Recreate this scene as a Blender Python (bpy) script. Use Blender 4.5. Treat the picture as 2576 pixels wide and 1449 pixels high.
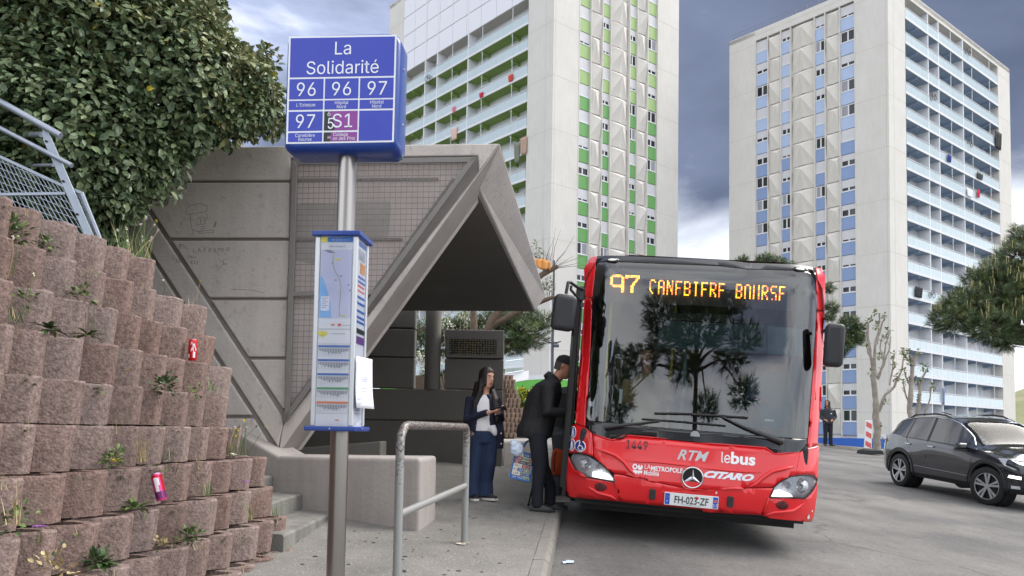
import bpy, bmesh, math, random
from mathutils import Vector, Matrix, noise as mnoise
random.seed(7)
for o in list(bpy.data.objects): bpy.data.objects.remove(o)
SC = bpy.context.scene
COL = SC.collection
rad = math.radians
# ------------------------------------------------------------------ camera
F_PX, CXP, CYP, WPX, HPX = 2050.0, 1288.0, 966.0, 2576.0, 1449.0
CAM = Vector((0, 0, 1.0))
PITCH, ROLL = math.atan((1085 - 966) / F_PX), rad(1.0)
_fw = Vector((0, math.cos(PITCH), math.sin(PITCH)))
_u0 = Vector((0, -math.sin(PITCH), math.cos(PITCH))); _r0 = Vector((1, 0, 0))
_rt = _r0 * math.cos(ROLL) + _u0 * math.sin(ROLL)
_up = _u0 * math.cos(ROLL) - _r0 * math.sin(ROLL)
cd = bpy.data.cameras.new('camera'); cam = bpy.data.objects.new('camera', cd); COL.objects.link(cam)
cam.matrix_world = Matrix(((_rt.x, _up.x, -_fw.x, CAM.x), (_rt.y, _up.y, -_fw.y, CAM.y), (_rt.z, _up.z, -_fw.z, CAM.z), (0, 0, 0, 1)))
cd.sensor_width = 36; cd.lens = 36 * F_PX / WPX; cd.shift_y = (CYP - HPX / 2) / WPX
cd.clip_end = 3000; cd.clip_start = 0.05
SC.camera = cam
# ------------------------------------------------------------------ world
SUN_AZ, SUN_EL = rad(66), rad(48)        # azimuth from +Y towards +X
w = bpy.data.worlds.new('World'); SC.world = w; w.use_nodes = True
nt = w.node_tree; nt.nodes.clear(); N = nt.nodes.new; L = nt.links.new
out = N('ShaderNodeOutputWorld'); bg = N('ShaderNodeBackground'); bg.inputs[1].default_value = 0.12
sky = N('ShaderNodeTexSky'); sky.sky_type = 'NISHITA'; sky.sun_disc = False
sky.sun_elevation = SUN_EL; sky.sun_rotation = SUN_AZ; sky.air_density = 1.2; sky.dust_density = 2.0
tc = N('ShaderNodeTexCoord'); sx = N('ShaderNodeSeparateXYZ'); L(tc.outputs['Generated'], sx.inputs[0])
def M_(op, a, b=None, c=None):
    n = N('ShaderNodeMath'); n.operation = op
    for i, v in enumerate((a, b, c)):
        if v is None: continue
        if hasattr(v, 'links') or hasattr(v, 'is_linked'): L(v, n.inputs[i])
        else: n.inputs[i].default_value = v
    return n.outputs[0]
zc = M_('MAXIMUM', sx.outputs[2], 0.0)
den = M_('ADD', zc, 0.22)
cx_ = N('ShaderNodeCombineXYZ'); L(M_('DIVIDE', sx.outputs[0], den), cx_.inputs[0]); L(M_('DIVIDE', sx.outputs[1], den), cx_.inputs[1])
def wnoise(scale, detail, rough, off, dist=0.0):
    m = N('ShaderNodeMapping'); m.inputs['Location'].default_value = off
    L(cx_.outputs[0], m.inputs[0])
    n = N('ShaderNodeTexNoise'); n.inputs['Scale'].default_value = scale; n.inputs['Detail'].default_value = detail
    n.inputs['Roughness'].default_value = rough; n.inputs['Distortion'].default_value = dist
    L(m.outputs[0], n.inputs['Vector']); return n.outputs[0]
def wramp(fac, stops):
    r = N('ShaderNodeValToRGB'); e = r.color_ramp.elements
    while len(e) < len(stops): e.new(0.5)
    for i, (p, c) in enumerate(stops): e[i].position = p; e[i].color = (*c, 1)
    L(fac, r.inputs[0]); return r.outputs[0]
def wmix(f, a, b):
    n = N('ShaderNodeMix'); n.data_type = 'RGBA'
    if isinstance(f, float): n.inputs[0].default_value = f
    else: L(f, n.inputs[0])
    L(a, n.inputs[6]); L(b, n.inputs[7]); return n.outputs[2]
cl1 = wnoise(0.5, 5, 0.5, (3.1, 1.7, 0), 0.3)
cl2 = wnoise(1.7, 7, 0.55, (7.3, 4.4, 2), 0.4)
# a storm front ahead, breaking up towards the rear (as the windscreen mirrors it)
dens = M_('ADD', M_('ADD', M_('MULTIPLY', cl1, 0.55), M_('MULTIPLY', cl2, 0.45)), M_('MULTIPLY_ADD', sx.outputs[1], 0.12, 0.022))
cloud = wramp(dens, [(0.36, (9.0, 8.9, 8.6)), (0.46, (5.2, 5.25, 5.5)), (0.54, (1.6, 1.85, 2.6)), (0.60, (0.66, 0.8, 1.2)), (0.72, (0.42, 0.53, 0.82))])
low = wramp(M_('ADD', M_('MULTIPLY', cl2, 0.14), zc), [(0.235, (1, 1, 1)), (0.36, (0, 0, 0))])
lowc = wramp(cl2, [(0.34, (6.6, 6.8, 7.0)), (0.68, (3.4, 3.7, 4.4))])
cl = wmix(low, cloud, lowc)
cov = wramp(dens, [(0.36, (0.45,) * 3), (0.45, (1.0,) * 3)])
fin = wmix(cov, sky.outputs[0], cl)
L(fin, bg.inputs[0]); L(bg.outputs[0], out.inputs[0])
# ------------------------------------------------------------------ sun
sd = bpy.data.lights.new('sun', 'SUN'); sun = bpy.data.objects.new('sun', sd); COL.objects.link(sun)
sd.energy = 1.5; sd.angle = rad(38); sd.color = (1.0, 0.95, 0.88)
_sv = Vector((math.sin(SUN_AZ) * math.cos(SUN_EL), math.cos(SUN_AZ) * math.cos(SUN_EL), math.sin(SUN_EL)))
sun.rotation_euler = _sv.to_track_quat('Z', 'Y').to_euler(); sun.location = (20, -20, 40)
SC.view_settings.view_transform = 'Standard'; SC.view_settings.look = 'None'
SC.view_settings.exposure = 1.55; SC.view_settings.gamma = 1.0
SC.render.engine = 'CYCLES'; SC.cycles.max_bounces = 8; SC.cycles.transparent_max_bounces = 12
# ------------------------------------------------------------------ pixel rays (photo 2576 px wide -> world)
def ray(px, py): return _fw + _rt * ((px - CXP) / F_PX) - _up * ((py - CYP) / F_PX)
def atY(px, py, y): r = ray(px, py); return CAM + r * (y / r.y)
def atZ(px, py, z): r = ray(px, py); return CAM + r * ((z - CAM.z) / r.z)
def onp(px, py, p0, n): r = ray(px, py); n = Vector(n); return CAM + r * ((Vector(p0) - CAM).dot(n) / r.dot(n))
RA, RB, RC = -0.48, -0.06, 0.055           # road plane z = RA + RB x + RC y
def roadz(x, y):
    y2 = min(y, 36.0); x2 = min(max(x, -8.0), 20.0)
    z = RA + RB * x2 + RC * y2
    if y > 36: t = min((y - 36) / 26.0, 1.0); t = t * t * (3 - 2 * t); z = z * (1 - t) + (-0.85) * t
    return z
def ongr(px, py, dz=0.0):
    n = Vector((-RB, -RC, 1)); r = ray(px, py); return CAM + r * ((RA + dz - CAM.dot(n)) / r.dot(n))
WALK = 0.13
# ------------------------------------------------------------------ materials
MATS = {}
def lin(c):
    return tuple((v / 255 / 12.92) if v / 255 <= 0.04045 else ((v / 255 + 0.055) / 1.055) ** 2.4 for v in c)
def mat(name, col, rough=0.7, metal=0.0, vary=0.0, vscale=8.0, bump=0.0, bscale=60.0, spec=0.5, coat=0.0, streak=False, col2=None, ramp=(0.35, 0.65), emit=None, estr=0.0, trans=0.0, alpha=1.0, detail=5.0, sheen=0.0, speck=None, drip=0.0):
    """col: linear rgb. vary mixes towards col2 (or darker col) with object-space noise; speck: (colour, scale, amount)."""
    if name in MATS: return MATS[name]
    m = bpy.data.materials.new(name); m.use_nodes = True; t = m.node_tree; b = t.nodes['Principled BSDF']; n = t.nodes.new; l = t.links.new
    b.inputs['Base Color'].default_value = (*col, 1); b.inputs['Roughness'].default_value = rough; b.inputs['Metallic'].default_value = metal
    b.inputs['Specular IOR Level'].default_value = spec; b.inputs['Coat Weight'].default_value = coat; b.inputs['Coat Roughness'].default_value = 0.04
    if trans: b.inputs['Transmission Weight'].default_value = trans
    if alpha < 1: b.inputs['Alpha'].default_value = alpha
    if sheen: b.inputs['Sheen Weight'].default_value = sheen
    if emit: b.inputs['Emission Color'].default_value = (*emit, 1); b.inputs['Emission Strength'].default_value = estr
    if vary or bump or speck or drip:
        g = n('ShaderNodeNewGeometry'); src = g.outputs['Position']
        if streak:
            mp = n('ShaderNodeMapping'); mp.inputs['Scale'].default_value = (1, 1, 0.12); l(src, mp.inputs[0]); src2 = mp.outputs[0]
        else: src2 = src
        c_out = None
        if vary:
            nz = n('ShaderNodeTexNoise'); nz.inputs['Scale'].default_value = vscale; nz.inputs['Detail'].default_value = detail; nz.inputs['Roughness'].default_value = 0.65; l(src2, nz.inputs['Vector'])
            rp = n('ShaderNodeValToRGB'); e = rp.color_ramp.elements
            c2 = col2 if col2 else tuple(v * 0.5 for v in col)
            e[0].position = ramp[0]; e[1].position = ramp[1]
            e[0].color = (*[col[i] * (1 - vary) + c2[i] * vary for i in range(3)], 1); e[1].color = (*col, 1)
            l(nz.outputs[0], rp.inputs[0]); c_out = rp.outputs[0]
        if speck:
            vz = n('ShaderNodeTexNoise'); vz.inputs['Scale'].default_value = speck[1]; vz.inputs['Detail'].default_value = 2.0; l(src, vz.inputs['Vector'])
            r2 = n('ShaderNodeValToRGB'); e = r2.color_ramp.elements; e[0].position = 0.5 + 0.1; e[0].color = (0, 0, 0, 1); e[1].position = 0.72; e[1].color = (speck[2],) * 3 + (1,)
            l(vz.outputs[0], r2.inputs[0])
            mx = n('ShaderNodeMix'); mx.data_type = 'RGBA'; l(r2.outputs[0], mx.inputs[0])
            if c_out: l(c_out, mx.inputs[6])
            else: mx.inputs[6].default_value = (*col, 1)
            mx.inputs[7].default_value = (*speck[0], 1); c_out = mx.outputs[2]
        if drip:      # rain streaks and grime with a shape of their own
            mp2 = n('ShaderNodeMapping'); mp2.inputs['Scale'].default_value = (5, 5, 0.35); l(src, mp2.inputs[0])
            n2 = n('ShaderNodeTexNoise'); n2.inputs['Scale'].default_value = 1.6; n2.inputs['Detail'].default_value = 8; n2.inputs['Roughness'].default_value = .7; l(mp2.outputs[0], n2.inputs['Vector'])
            r3 = n('ShaderNodeValToRGB'); e = r3.color_ramp.elements; e[0].position = .36; e[0].color = (1 - drip,) * 3 + (1,); e[1].position = .55; e[1].color = (1, 1, 1, 1); l(n2.outputs[0], r3.inputs[0])
            m3 = n('ShaderNodeMix'); m3.data_type = 'RGBA'; m3.blend_type = 'MULTIPLY'; m3.inputs[0].default_value = 1
            if c_out: l(c_out, m3.inputs[6])
            else: m3.inputs[6].default_value = (*col, 1)
            l(r3.outputs[0], m3.inputs[7]); c_out = m3.outputs[2]
        if c_out: l(c_out, b.inputs['Base Color'])
        if bump:
            nb = n('ShaderNodeTexNoise'); nb.inputs['Scale'].default_value = bscale; nb.inputs['Detail'].default_value = 4; l(src, nb.inputs['Vector'])
            bp = n('ShaderNodeBump'); bp.inputs['Strength'].default_value = bump; bp.inputs['Distance'].default_value = 0.02
            l(nb.outputs[0], bp.inputs['Height']); l(bp.outputs[0], b.inputs['Normal'])
    MATS[name] = m; return m
def glassy(name, tint, rough=0.02, body=(0.01, 0.012, 0.014), see=0.0, ior=1.5):
    """window glass: fresnel gloss over a tinted see-through (see>0) or dark body."""
    if name in MATS: return MATS[name]
    m = bpy.data.materials.new(name); m.use_nodes = True; t = m.node_tree; t.nodes.clear(); n = t.nodes.new; l = t.links.new
    o = n('ShaderNodeOutputMaterial'); fr = n('ShaderNodeFresnel'); fr.inputs[0].default_value = ior
    gl = n('ShaderNodeBsdfGlossy'); gl.inputs['Roughness'].default_value = rough; gl.inputs[0].default_value = (1, 1, 1, 1)
    df = n('ShaderNodeBsdfDiffuse'); df.inputs[0].default_value = (*body, 1)
    tr = n('ShaderNodeBsdfTransparent'); tr.inputs[0].default_value = (*tint, 1)
    m1 = n('ShaderNodeMixShader'); m1.inputs[0].default_value = see; l(df.outputs[0], m1.inputs[1]); l(tr.outputs[0], m1.inputs[2])
    m2 = n('ShaderNodeMixShader'); l(fr.outputs[0], m2.inputs[0]); l(m1.outputs[0], m2.inputs[1]); l(gl.outputs[0], m2.inputs[2])
    l(m2.outputs[0], o.inputs[0]); MATS[name] = m; return m
def leafmat(name, c1, c2, back, scale=2.5):
    if name in MATS: return MATS[name]
    m = bpy.data.materials.new(name); m.use_nodes = True; t = m.node_tree; b = t.nodes['Principled BSDF']; n = t.nodes.new; l = t.links.new
    g = n('ShaderNodeNewGeometry'); rp = n('ShaderNodeValToRGB'); e = rp.color_ramp.elements
    e[0].color = (*c1, 1); e[1].color = (*c2, 1); e[0].position = 0.15; e[1].position = 0.9
    l(g.outputs['Random Per Island'], rp.inputs[0])
    mx = n('ShaderNodeMix'); mx.data_type = 'RGBA'; l(g.outputs['Backfacing'], mx.inputs[0]); l(rp.outputs[0], mx.inputs[6]); mx.inputs[7].default_value = (*back, 1)
    l(mx.outputs[2], b.inputs['Base Color']); b.inputs['Roughness'].default_value = 0.42; b.inputs['Specular IOR Level'].default_value = 0.45
    MATS[name] = m; return m
# ------------------------------------------------------------------ object helpers
def tag(o, label=None, cat=None, group=None, kind=None):
    if label: o['label'] = label
    if cat: o['category'] = cat
    if group: o['group'] = group
    if kind: o['kind'] = kind
    return o
def thing(name, label, cat, loc=(0, 0, 0), group=None, rot=None, mtx=None):
    o = bpy.data.objects.new(name, None); o.empty_display_size = 0.1; COL.objects.link(o)
    o.location = loc
    if rot: o.rotation_euler = rot
    if mtx: o.matrix_world = mtx
    o['base'] = tuple(loc) if not mtx else (0, 0, 0)
    return tag(o, label, cat, group)
def base_of(p):
    v = Vector((0, 0, 0))
    while p is not None:
        v += p.location if not p.get('local') else Vector(); p = p.parent
    return v
class MB:
    def __init__(s): s.v = []; s.f = []; s.m = []; s.cur = 0
    def add(s, vs, fs):
        o = len(s.v); s.v += [tuple(x) for x in vs]
        for f in fs: s.f.append(tuple(i + o for i in f)); s.m.append(s.cur)
        return s
    def box(s, c, d, R=None):
        c = Vector(c); hx, hy, hz = d[0] / 2, d[1] / 2, d[2] / 2
        vs = [Vector((x, y, z)) for z in (-hz, hz) for y in (-hy, hy) for x in (-hx, hx)]
        if R: vs = [R @ q for q in vs]
        return s.add([c + q for q in vs], [(0, 2, 3, 1), (4, 5, 7, 6), (0, 1, 5, 4), (2, 6, 7, 3), (0, 4, 6, 2), (1, 3, 7, 5)])
    def hexa(s, b, t):            # bottom quad (ccw from above), top quad
        return s.add(list(b) + list(t), [(3, 2, 1, 0), (4, 5, 6, 7), (0, 1, 5, 4), (1, 2, 6, 5), (2, 3, 7, 6), (3, 0, 4, 7)])
    def prism(s, poly, d):        # 3-D polygon extruded by vector d
        n = len(poly); d = Vector(d); a = [Vector(p) for p in poly]
        nrm = Vector()
        for i in range(n): nrm += a[i].cross(a[(i + 1) % n])
        if nrm.dot(d) > 0: a.reverse()
        return s.add(a + [p + d for p in a], [tuple(range(n)), tuple(range(2 * n - 1, n - 1, -1))] + [(i, n + i, n + (i + 1) % n, (i + 1) % n)[::-1] if False else ((i + 1) % n, i, n + i, n + (i + 1) % n) for i in range(n)])
    def quad(s, *p): return s.add(p, [tuple(range(len(p)))])
    def tube(s, path, r, n=8, caps=True, flat=1.0):
        path = [Vector(p) for p in path]; k = len(path)
        rs = r if isinstance(r, (list, tuple)) else [r] * k
        t0 = (path[1] - path[0]).normalized(); a = t0.orthogonal().normalized(); vs = []; fs = []
        for i in range(k):
            t = (path[min(i + 1, k - 1)] - path[max(i - 1, 0)]).normalized()
            a = (a - t * a.dot(t)); a = a.normalized() if a.length > 1e-6 else t.orthogonal().normalized(); b = t.cross(a)
            for j in range(n):
                q = 2 * math.pi * j / n; vs.append(path[i] + a * (math.cos(q) * rs[i]) + b * (math.sin(q) * rs[i] * flat))
        for i in range(k - 1):
            for j in range(n): fs.append((i * n + j, i * n + (j + 1) % n, (i + 1) * n + (j + 1) % n, (i + 1) * n + j))
        if caps: fs.append(tuple(range(n - 1, -1, -1))); fs.append(tuple((k - 1) * n + j for j in range(n)))
        return s.add(vs, fs)
    def lathe(s, c, prof, n=20, axis='Z', R=None, caps=True):
        c = Vector(c); vs = []; fs = []; k = len(prof)
        for (r, h) in prof:
            for j in range(n):
                q = 2 * math.pi * j / n; p = Vector((r * math.cos(q), r * math.sin(q), h))
                if axis == 'Y': p = Vector((p.x, p.z, -p.y))
                if axis == 'X': p = Vector((p.z, p.x, p.y))
                vs.append(c + (R @ p if R else p))
        for i in range(k - 1):
            for j in range(n): fs.append((i * n + j, i * n + (j + 1) % n, (i + 1) * n + (j + 1) % n, (i + 1) * n + j))
        if caps: fs.append(tuple(range(n - 1, -1, -1))); fs.append(tuple((k - 1) * n + j for j in range(n)))
        return s.add(vs, fs)
    def loft(s, rings, closed=True, caps=True):
        n = len(rings[0]); k = len(rings); vs = [p for r in rings for p in r]; fs = []
        for i in range(k - 1):
            for j in range(n if closed else n - 1): fs.append((i * n + j, i * n + (j + 1) % n, (i + 1) * n + (j + 1) % n, (i + 1) * n + j))
        if caps and closed: fs.append(tuple(range(n - 1, -1, -1))); fs.append(tuple((k - 1) * n + j for j in range(n)))
        return s.add(vs, fs)
    def mesh(s, name, mats, off=Vector()):
        me = bpy.data.meshes.new(name); me.from_pydata([(x - off.x, y - off.y, z - off.z) for x, y, z in s.v], [], s.f)
        for m in (mats if isinstance(mats, (list, tuple)) else [mats]): me.materials.append(m)
        if any(s.m): me.polygons.foreach_set('material_index', s.m)
        me.update(); return me
    def build(s, name, mats, parent=None, smooth=None, bevel=0.0, seg=2, local=False, fix=False):
        off = Vector() if (parent is None or local) else base_of(parent)
        me = s.mesh(name, mats, off)
        if fix:
            bm = bmesh.new(); bm.from_mesh(me); bmesh.ops.remove_doubles(bm, verts=bm.verts, dist=1e-5); bmesh.ops.recalc_face_normals(bm, faces=bm.faces); bm.to_mesh(me); bm.free()
        if smooth is not None: shade(me, smooth)
        o = put(name, me, parent)
        if bevel:
            b = o.modifiers.new('bevel', 'BEVEL'); b.width = bevel; b.segments = seg; b.limit_method = 'ANGLE'; b.angle_limit = rad(35)
            b.harden_normals = False
        return o
def shade(me, ang=40):
    me.polygons.foreach_set('use_smooth', [True] * len(me.polygons)); me.set_sharp_from_angle(angle=rad(ang))
def put(name, me, parent=None, loc=None, rot=None):
    o = bpy.data.objects.new(name, me); COL.objects.link(o)
    if parent: o.parent = parent
    if loc is not None: o.location = loc
    if rot is not None: o.rotation_euler = rot
    return o
def copy_tree(o, parent=None):
    c = o.copy(); COL.objects.link(c); c.parent = parent
    for ch in o.children: copy_tree(ch, c)
    return c
_TX = {}
SANS = None
try:      # the plain grotesque that ships with Blender is closer to the sign's face than the default font
    import os
    for _d in ('LOCAL', 'SYSTEM'):
        _p = os.path.join(bpy.utils.resource_path(_d), 'datafiles', 'fonts', 'Inter.woff2')
        if SANS is None and os.path.exists(_p): SANS = bpy.data.fonts.load(_p)
except Exception: SANS = None
_CAP = {}
def cap_k(font):
    k = font.name if font else ''
    if k not in _CAP:
        cu = bpy.data.curves.new('t', 'FONT'); cu.body = 'H'
        if font: cu.font = font
        ob = bpy.data.objects.new('t', cu); me = ob.to_mesh(); ys = [v.co.y for v in me.vertices]; _CAP[k] = 0.70 / max(0.1, max(ys) - min(ys)); ob.to_mesh_clear(); bpy.data.objects.remove(ob); bpy.data.curves.remove(cu)
    return _CAP[k]
def text_geo(body, size=1.0, offset=0.0, shear=0.0, spacing=1.0, align='CENTER', res=3):
    """flat letter outlines in XY as (verts, faces); bbox-centred vertically on the cap height."""
    k = (body, size, offset, shear, spacing, align, res)
    if k in _TX: return _TX[k]
    cu = bpy.data.curves.new('t', 'FONT'); cu.body = body; cu.size = size
    fnt = SANS if (SANS and not offset) else None
    if fnt: cu.font = fnt
    cu.size = size * cap_k(fnt)
    cu.offset = offset; cu.shear = shear; cu.space_character = spacing
    cu.align_x = align; cu.resolution_u = res; ob = bpy.data.objects.new('t', cu); me = ob.to_mesh()
    vs = [tuple(v.co[:2]) for v in me.vertices]; fs = [tuple(p.vertices) for p in me.polygons]
    ob.to_mesh_clear(); bpy.data.objects.remove(ob); bpy.data.curves.remove(cu)
    _TX[k] = (vs, fs); return vs, fs
def put_text(mb, body, org, ax, ay, size, sx=1.0, **kw):
    """letters on the plane org + ax*a + ay*b"""
    vs, fs = text_geo(body, size, **kw); mb.add([org + ax * (a * sx) + ay * b for a, b in vs], fs); return mb
def srgb(*c): return lin(c)
# ================================================================== GROUND
def asphalt_mat():
    m = bpy.data.materials.new('asphalt'); m.use_nodes = True; t = m.node_tree; bs = t.nodes['Principled BSDF']; n = t.nodes.new; l = t.links.new
    g = n('ShaderNodeNewGeometry'); pos = g.outputs['Position']
    def nz(sc, det, rough, stretch=None):
        x = n('ShaderNodeTexNoise'); x.inputs['Scale'].default_value = sc; x.inputs['Detail'].default_value = det; x.inputs['Roughness'].default_value = rough
        if stretch: mp = n('ShaderNodeMapping'); mp.inputs['Scale'].default_value = stretch; mp.inputs['Rotation'].default_value = (0, 0, rad(6)); l(pos, mp.inputs[0]); l(mp.outputs[0], x.inputs['Vector'])
        else: l(pos, x.inputs['Vector'])
        return x.outputs[0]
    def rp(f, a, ca, b_, cb):
        r = n('ShaderNodeValToRGB'); e = r.color_ramp.elements; e[0].position = a; e[0].color = (*ca, 1); e[1].position = b_; e[1].color = (*cb, 1); l(f, r.inputs[0]); return r.outputs[0]
    def mul(a, b_, f=1.0):
        x = n('ShaderNodeMix'); x.data_type = 'RGBA'; x.blend_type = 'MULTIPLY'; x.inputs[0].default_value = f; l(a, x.inputs[6]); l(b_, x.inputs[7]); return x.outputs[2]
    base = rp(nz(120, 3, .8), .32, srgb(66, 65, 65), .70, srgb(140, 138, 134))          # aggregate
    base = mul(base, rp(nz(24, 4, .7), .3, (.72,) * 3, .65, (1.08,) * 3))
    base = mul(base, rp(nz(.55, 6, .6), .38, (.70, .70, .72), .58, (1.12, 1.11, 1.09)))    # old patches
    base = mul(base, rp(nz(1.1, 5, .65, (1, .12, 1)), .38, (.80,) * 3, .6, (1.05,) * 3))   # tyre-worn bands
    base = mul(base, rp(nz(3.1, 8, .75), .30, (.50,) * 3, .40, (1,) * 3))                # oil and gum spots
    v = n('ShaderNodeTexVoronoi'); v.feature = 'DISTANCE_TO_EDGE'; v.inputs['Scale'].default_value = .33
    ds = n('ShaderNodeTexNoise'); ds.inputs['Scale'].default_value = 1.6; ds.inputs['Detail'].default_value = 7; l(pos, ds.inputs['Vector'])
    mx = n('ShaderNodeMix'); mx.data_type = 'RGBA'; mx.inputs[0].default_value = .45; l(pos, mx.inputs[6]); l(ds.outputs['Color'], mx.inputs[7]); l(mx.outputs[2], v.inputs['Vector'])
    base = mul(base, rp(v.outputs[0], .0015, (.45,) * 3, .006, (1,) * 3), .7)              # hairline cracks
    l(base, bs.inputs['Base Color']); bs.inputs['Roughness'].default_value = .85
    b2 = n('ShaderNodeBump'); b2.inputs['Strength'].default_value = .6; b2.inputs['Distance'].default_value = .008; l(nz(140, 3, .8), b2.inputs['Height']); l(b2.outputs[0], bs.inputs['Normal']); return m
asphalt = asphalt_mat()
def grid_sheet(name, xs, ys, zf, m, kind='structure', cut=None):
    b = MB(); nx = len(xs)
    b.v = [(x, y, zf(x, y)) for y in ys for x in xs]
    for j in range(len(ys) - 1):
        for i in range(nx - 1):
            if cut and cut((xs[i] + xs[i + 1]) / 2, (ys[j] + ys[j + 1]) / 2): continue
            b.f.append((j * nx + i, j * nx + i + 1, (j + 1) * nx + i + 1, (j + 1) * nx + i)); b.m.append(0)
    o = b.build(name, m, smooth=60); return tag(o, kind=kind)
def frange(a, b, n): return [a + (b - a) * i / n for i in range(n + 1)]
grid_sheet('road', frange(-8, 60, 34), frange(-14, 160, 87), roadz, asphalt)
terr = mat('terrain_soil', (0.10, 0.10, 0.06), 0.95, vary=0.6, vscale=0.05)
b = MB(); b.quad((-1500, -300, -1.6), (1500, -300, -1.6), (1500, 2500, -1.6), (-1500, 2500, -1.6)); tag(b.build('terrain', terr), kind='structure')
# pavement with kerb stones
def kx(y): return 0.335 + 0.092 * (y - 6.7)
pavc = mat('pavement_concrete', srgb(132, 129, 124), 0.9, vary=0.55, vscale=1.6, bump=0.6, bscale=130, col2=srgb(92, 91, 88), detail=10, speck=(srgb(205, 200, 192), 70, 0.6))
b = MB(); ys = frange(-3, 32, 70)
for i in range(len(ys) - 1):
    y0, y1 = ys[i], ys[i + 1]
    for j in range(8):
        a0, a1 = [(-7.5) + (kx(y0) - 0.127 + 7.5) * q / 8 for q in (j, j + 1)]; c0, c1 = [(-7.5) + (kx(y1) - 0.127 + 7.5) * q / 8 for q in (j, j + 1)]
        b.quad((a0, y0, roadz(a0, y0) + WALK), (a1, y0, roadz(a1, y0) + WALK), (c1, y1, roadz(c1, y1) + WALK), (c0, y1, roadz(c0, y1) + WALK))
pav = tag(b.build('pavement', pavc, fix=True), kind='structure')
kerbm = mat('kerb_concrete', srgb(136, 132, 126), 0.9, vary=0.5, vscale=5, bump=0.5, bscale=90, col2=srgb(105, 102, 96))
y = -2.5; rk = random.Random(3)
while y < 30:
    Lk = 1.0; y1 = y + Lk - 0.012; dz = rk.uniform(-0.006, 0.006); b = MB()
    def kp(yy, n, z): return (kx(yy) + n, yy, roadz(kx(yy), yy) + z + dz)
    pr = [(-0.13, -0.05), (-0.13, WALK + 0.004), (-0.03, WALK + 0.004), (0.0, WALK - 0.03), (0.012, -0.05)]
    b.loft([[kp(y + 0.012, n, z) for n, z in pr], [kp((y + y1) / 2, n + rk.uniform(-.004, .004), z) for n, z in pr], [kp(y1, n, z) for n, z in pr]])
    b.build('kerb_stone', kerbm, pav, bevel=0.008, fix=True); y += Lk
# far pavement beyond the road, with its kerb
fk = [Vector((8.0, 38.5)), Vector((12.7, 33.4)), Vector((14.6, 29.0)), Vector((17.5, 24.5)), Vector((23, 20.5)), Vector((45, 14))]
b = MB(); farp = mat('far_pavement', srgb(176, 168, 156), 0.95, vary=0.5, vscale=1.5, bump=0.4, bscale=30, col2=srgb(120, 112, 98))
for i in range(len(fk) - 1):
    p, q = fk[i], fk[i + 1]; n = Vector((q - p).to_tuple()); n = Vector((-(q - p).y, (q - p).x)).normalized()
    if n.y < 0: n = -n
    zp, zq = roadz(*p), roadz(*q)
    b.quad((p.x, p.y, zp - .05), (q.x, q.y, zq - .05), (q.x, q.y, zq + .14), (p.x, p.y, zp + .14))
    b.quad((p.x, p.y, zp + .14), (q.x, q.y, zq + .14), (q.x + 3, q.y + 9, zq + .1), (p.x + 3, p.y + 9, zp + .1))
tag(b.build('far_pavement', farp), kind='structure')

# ================================================================== RETAINING WALL of planter blocks
ROWH = 0.225
def rowx(k, y): return -2.2 - 0.085 * k + 0.055 * (y - 3.8)
def row_y(k, px, py):
    p = onp(px, py, (rowx(k, 3.8), 3.8, 0), (1, -0.055, 0)); return p.y
rows = {5: [-250, -110, 0, 135, 265, 385, 490, 580], 4: [-260, -130, 0, 130, 270, 385, 495, 585, 690, 775], 3: [-290, -145, 18, 175, 310, 415, 515, 600, 685, 815],
        2: [-270, -140, 0, 152, 290, 415, 515, 603, 690, 770, 865], 1: [-300, -165, -20, 128, 275, 402, 510, 610, 692, 768, 842], 0: [-350, -205, -50, 98, 240, 390, 502, 608, 697, 775, 852, 890],
        -1: [-280, -120, 50, 222, 365, 500, 603, 700, 785, 860, 930, 992], -2: [-310, -150, 20, 178, 338, 470, 593, 692, 786, 858, 940, 1030],
        -3: [-350, -170, 0, 180, 325, 460, 585, 690, 786, 868, 950, 1012, 1072], -4: [-400, -200, -40, 130, 300, 455, 590, 700, 800, 880, 950, 1022, 1092], -5: [-300, -120, 60, 230, 390, 530, 650, 760, 850, 930]}
m = bpy.data.materials.new('planter_concrete'); m.use_nodes = True; t = m.node_tree; bs = t.nodes['Principled BSDF']; n_ = t.nodes.new; l_ = t.links.new
g_ = n_('ShaderNodeNewGeometry'); oi = n_('ShaderNodeObjectInfo')
nz = n_('ShaderNodeTexNoise'); nz.inputs['Scale'].default_value = 42; nz.inputs['Detail'].default_value = 6; nz.inputs['Roughness'].default_value = 0.75; l_(g_.outputs['Position'], nz.inputs['Vector'])
rp = n_('ShaderNodeValToRGB'); e = rp.color_ramp.elements; e[0].position = 0.36; e[0].color = (*srgb(104, 87, 81), 1); e[1].position = 0.66; e[1].color = (*srgb(156, 133, 125), 1)
l_(nz.outputs[0], rp.inputs[0])
hs = n_('ShaderNodeHueSaturation'); l_(rp.outputs[0], hs.inputs['Color'])
def mrange(src, a, b_):
    q = n_('ShaderNodeMapRange'); l_(src, q.inputs[0]); q.inputs[3].default_value = a; q.inputs[4].default_value = b_; return q.outputs[0]
l_(mrange(oi.outputs['Random'], 0.86, 1.08), hs.inputs['Value']); l_(mrange(oi.outputs['Random'], 1.08, 0.78), hs.inputs['Saturation'])
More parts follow.
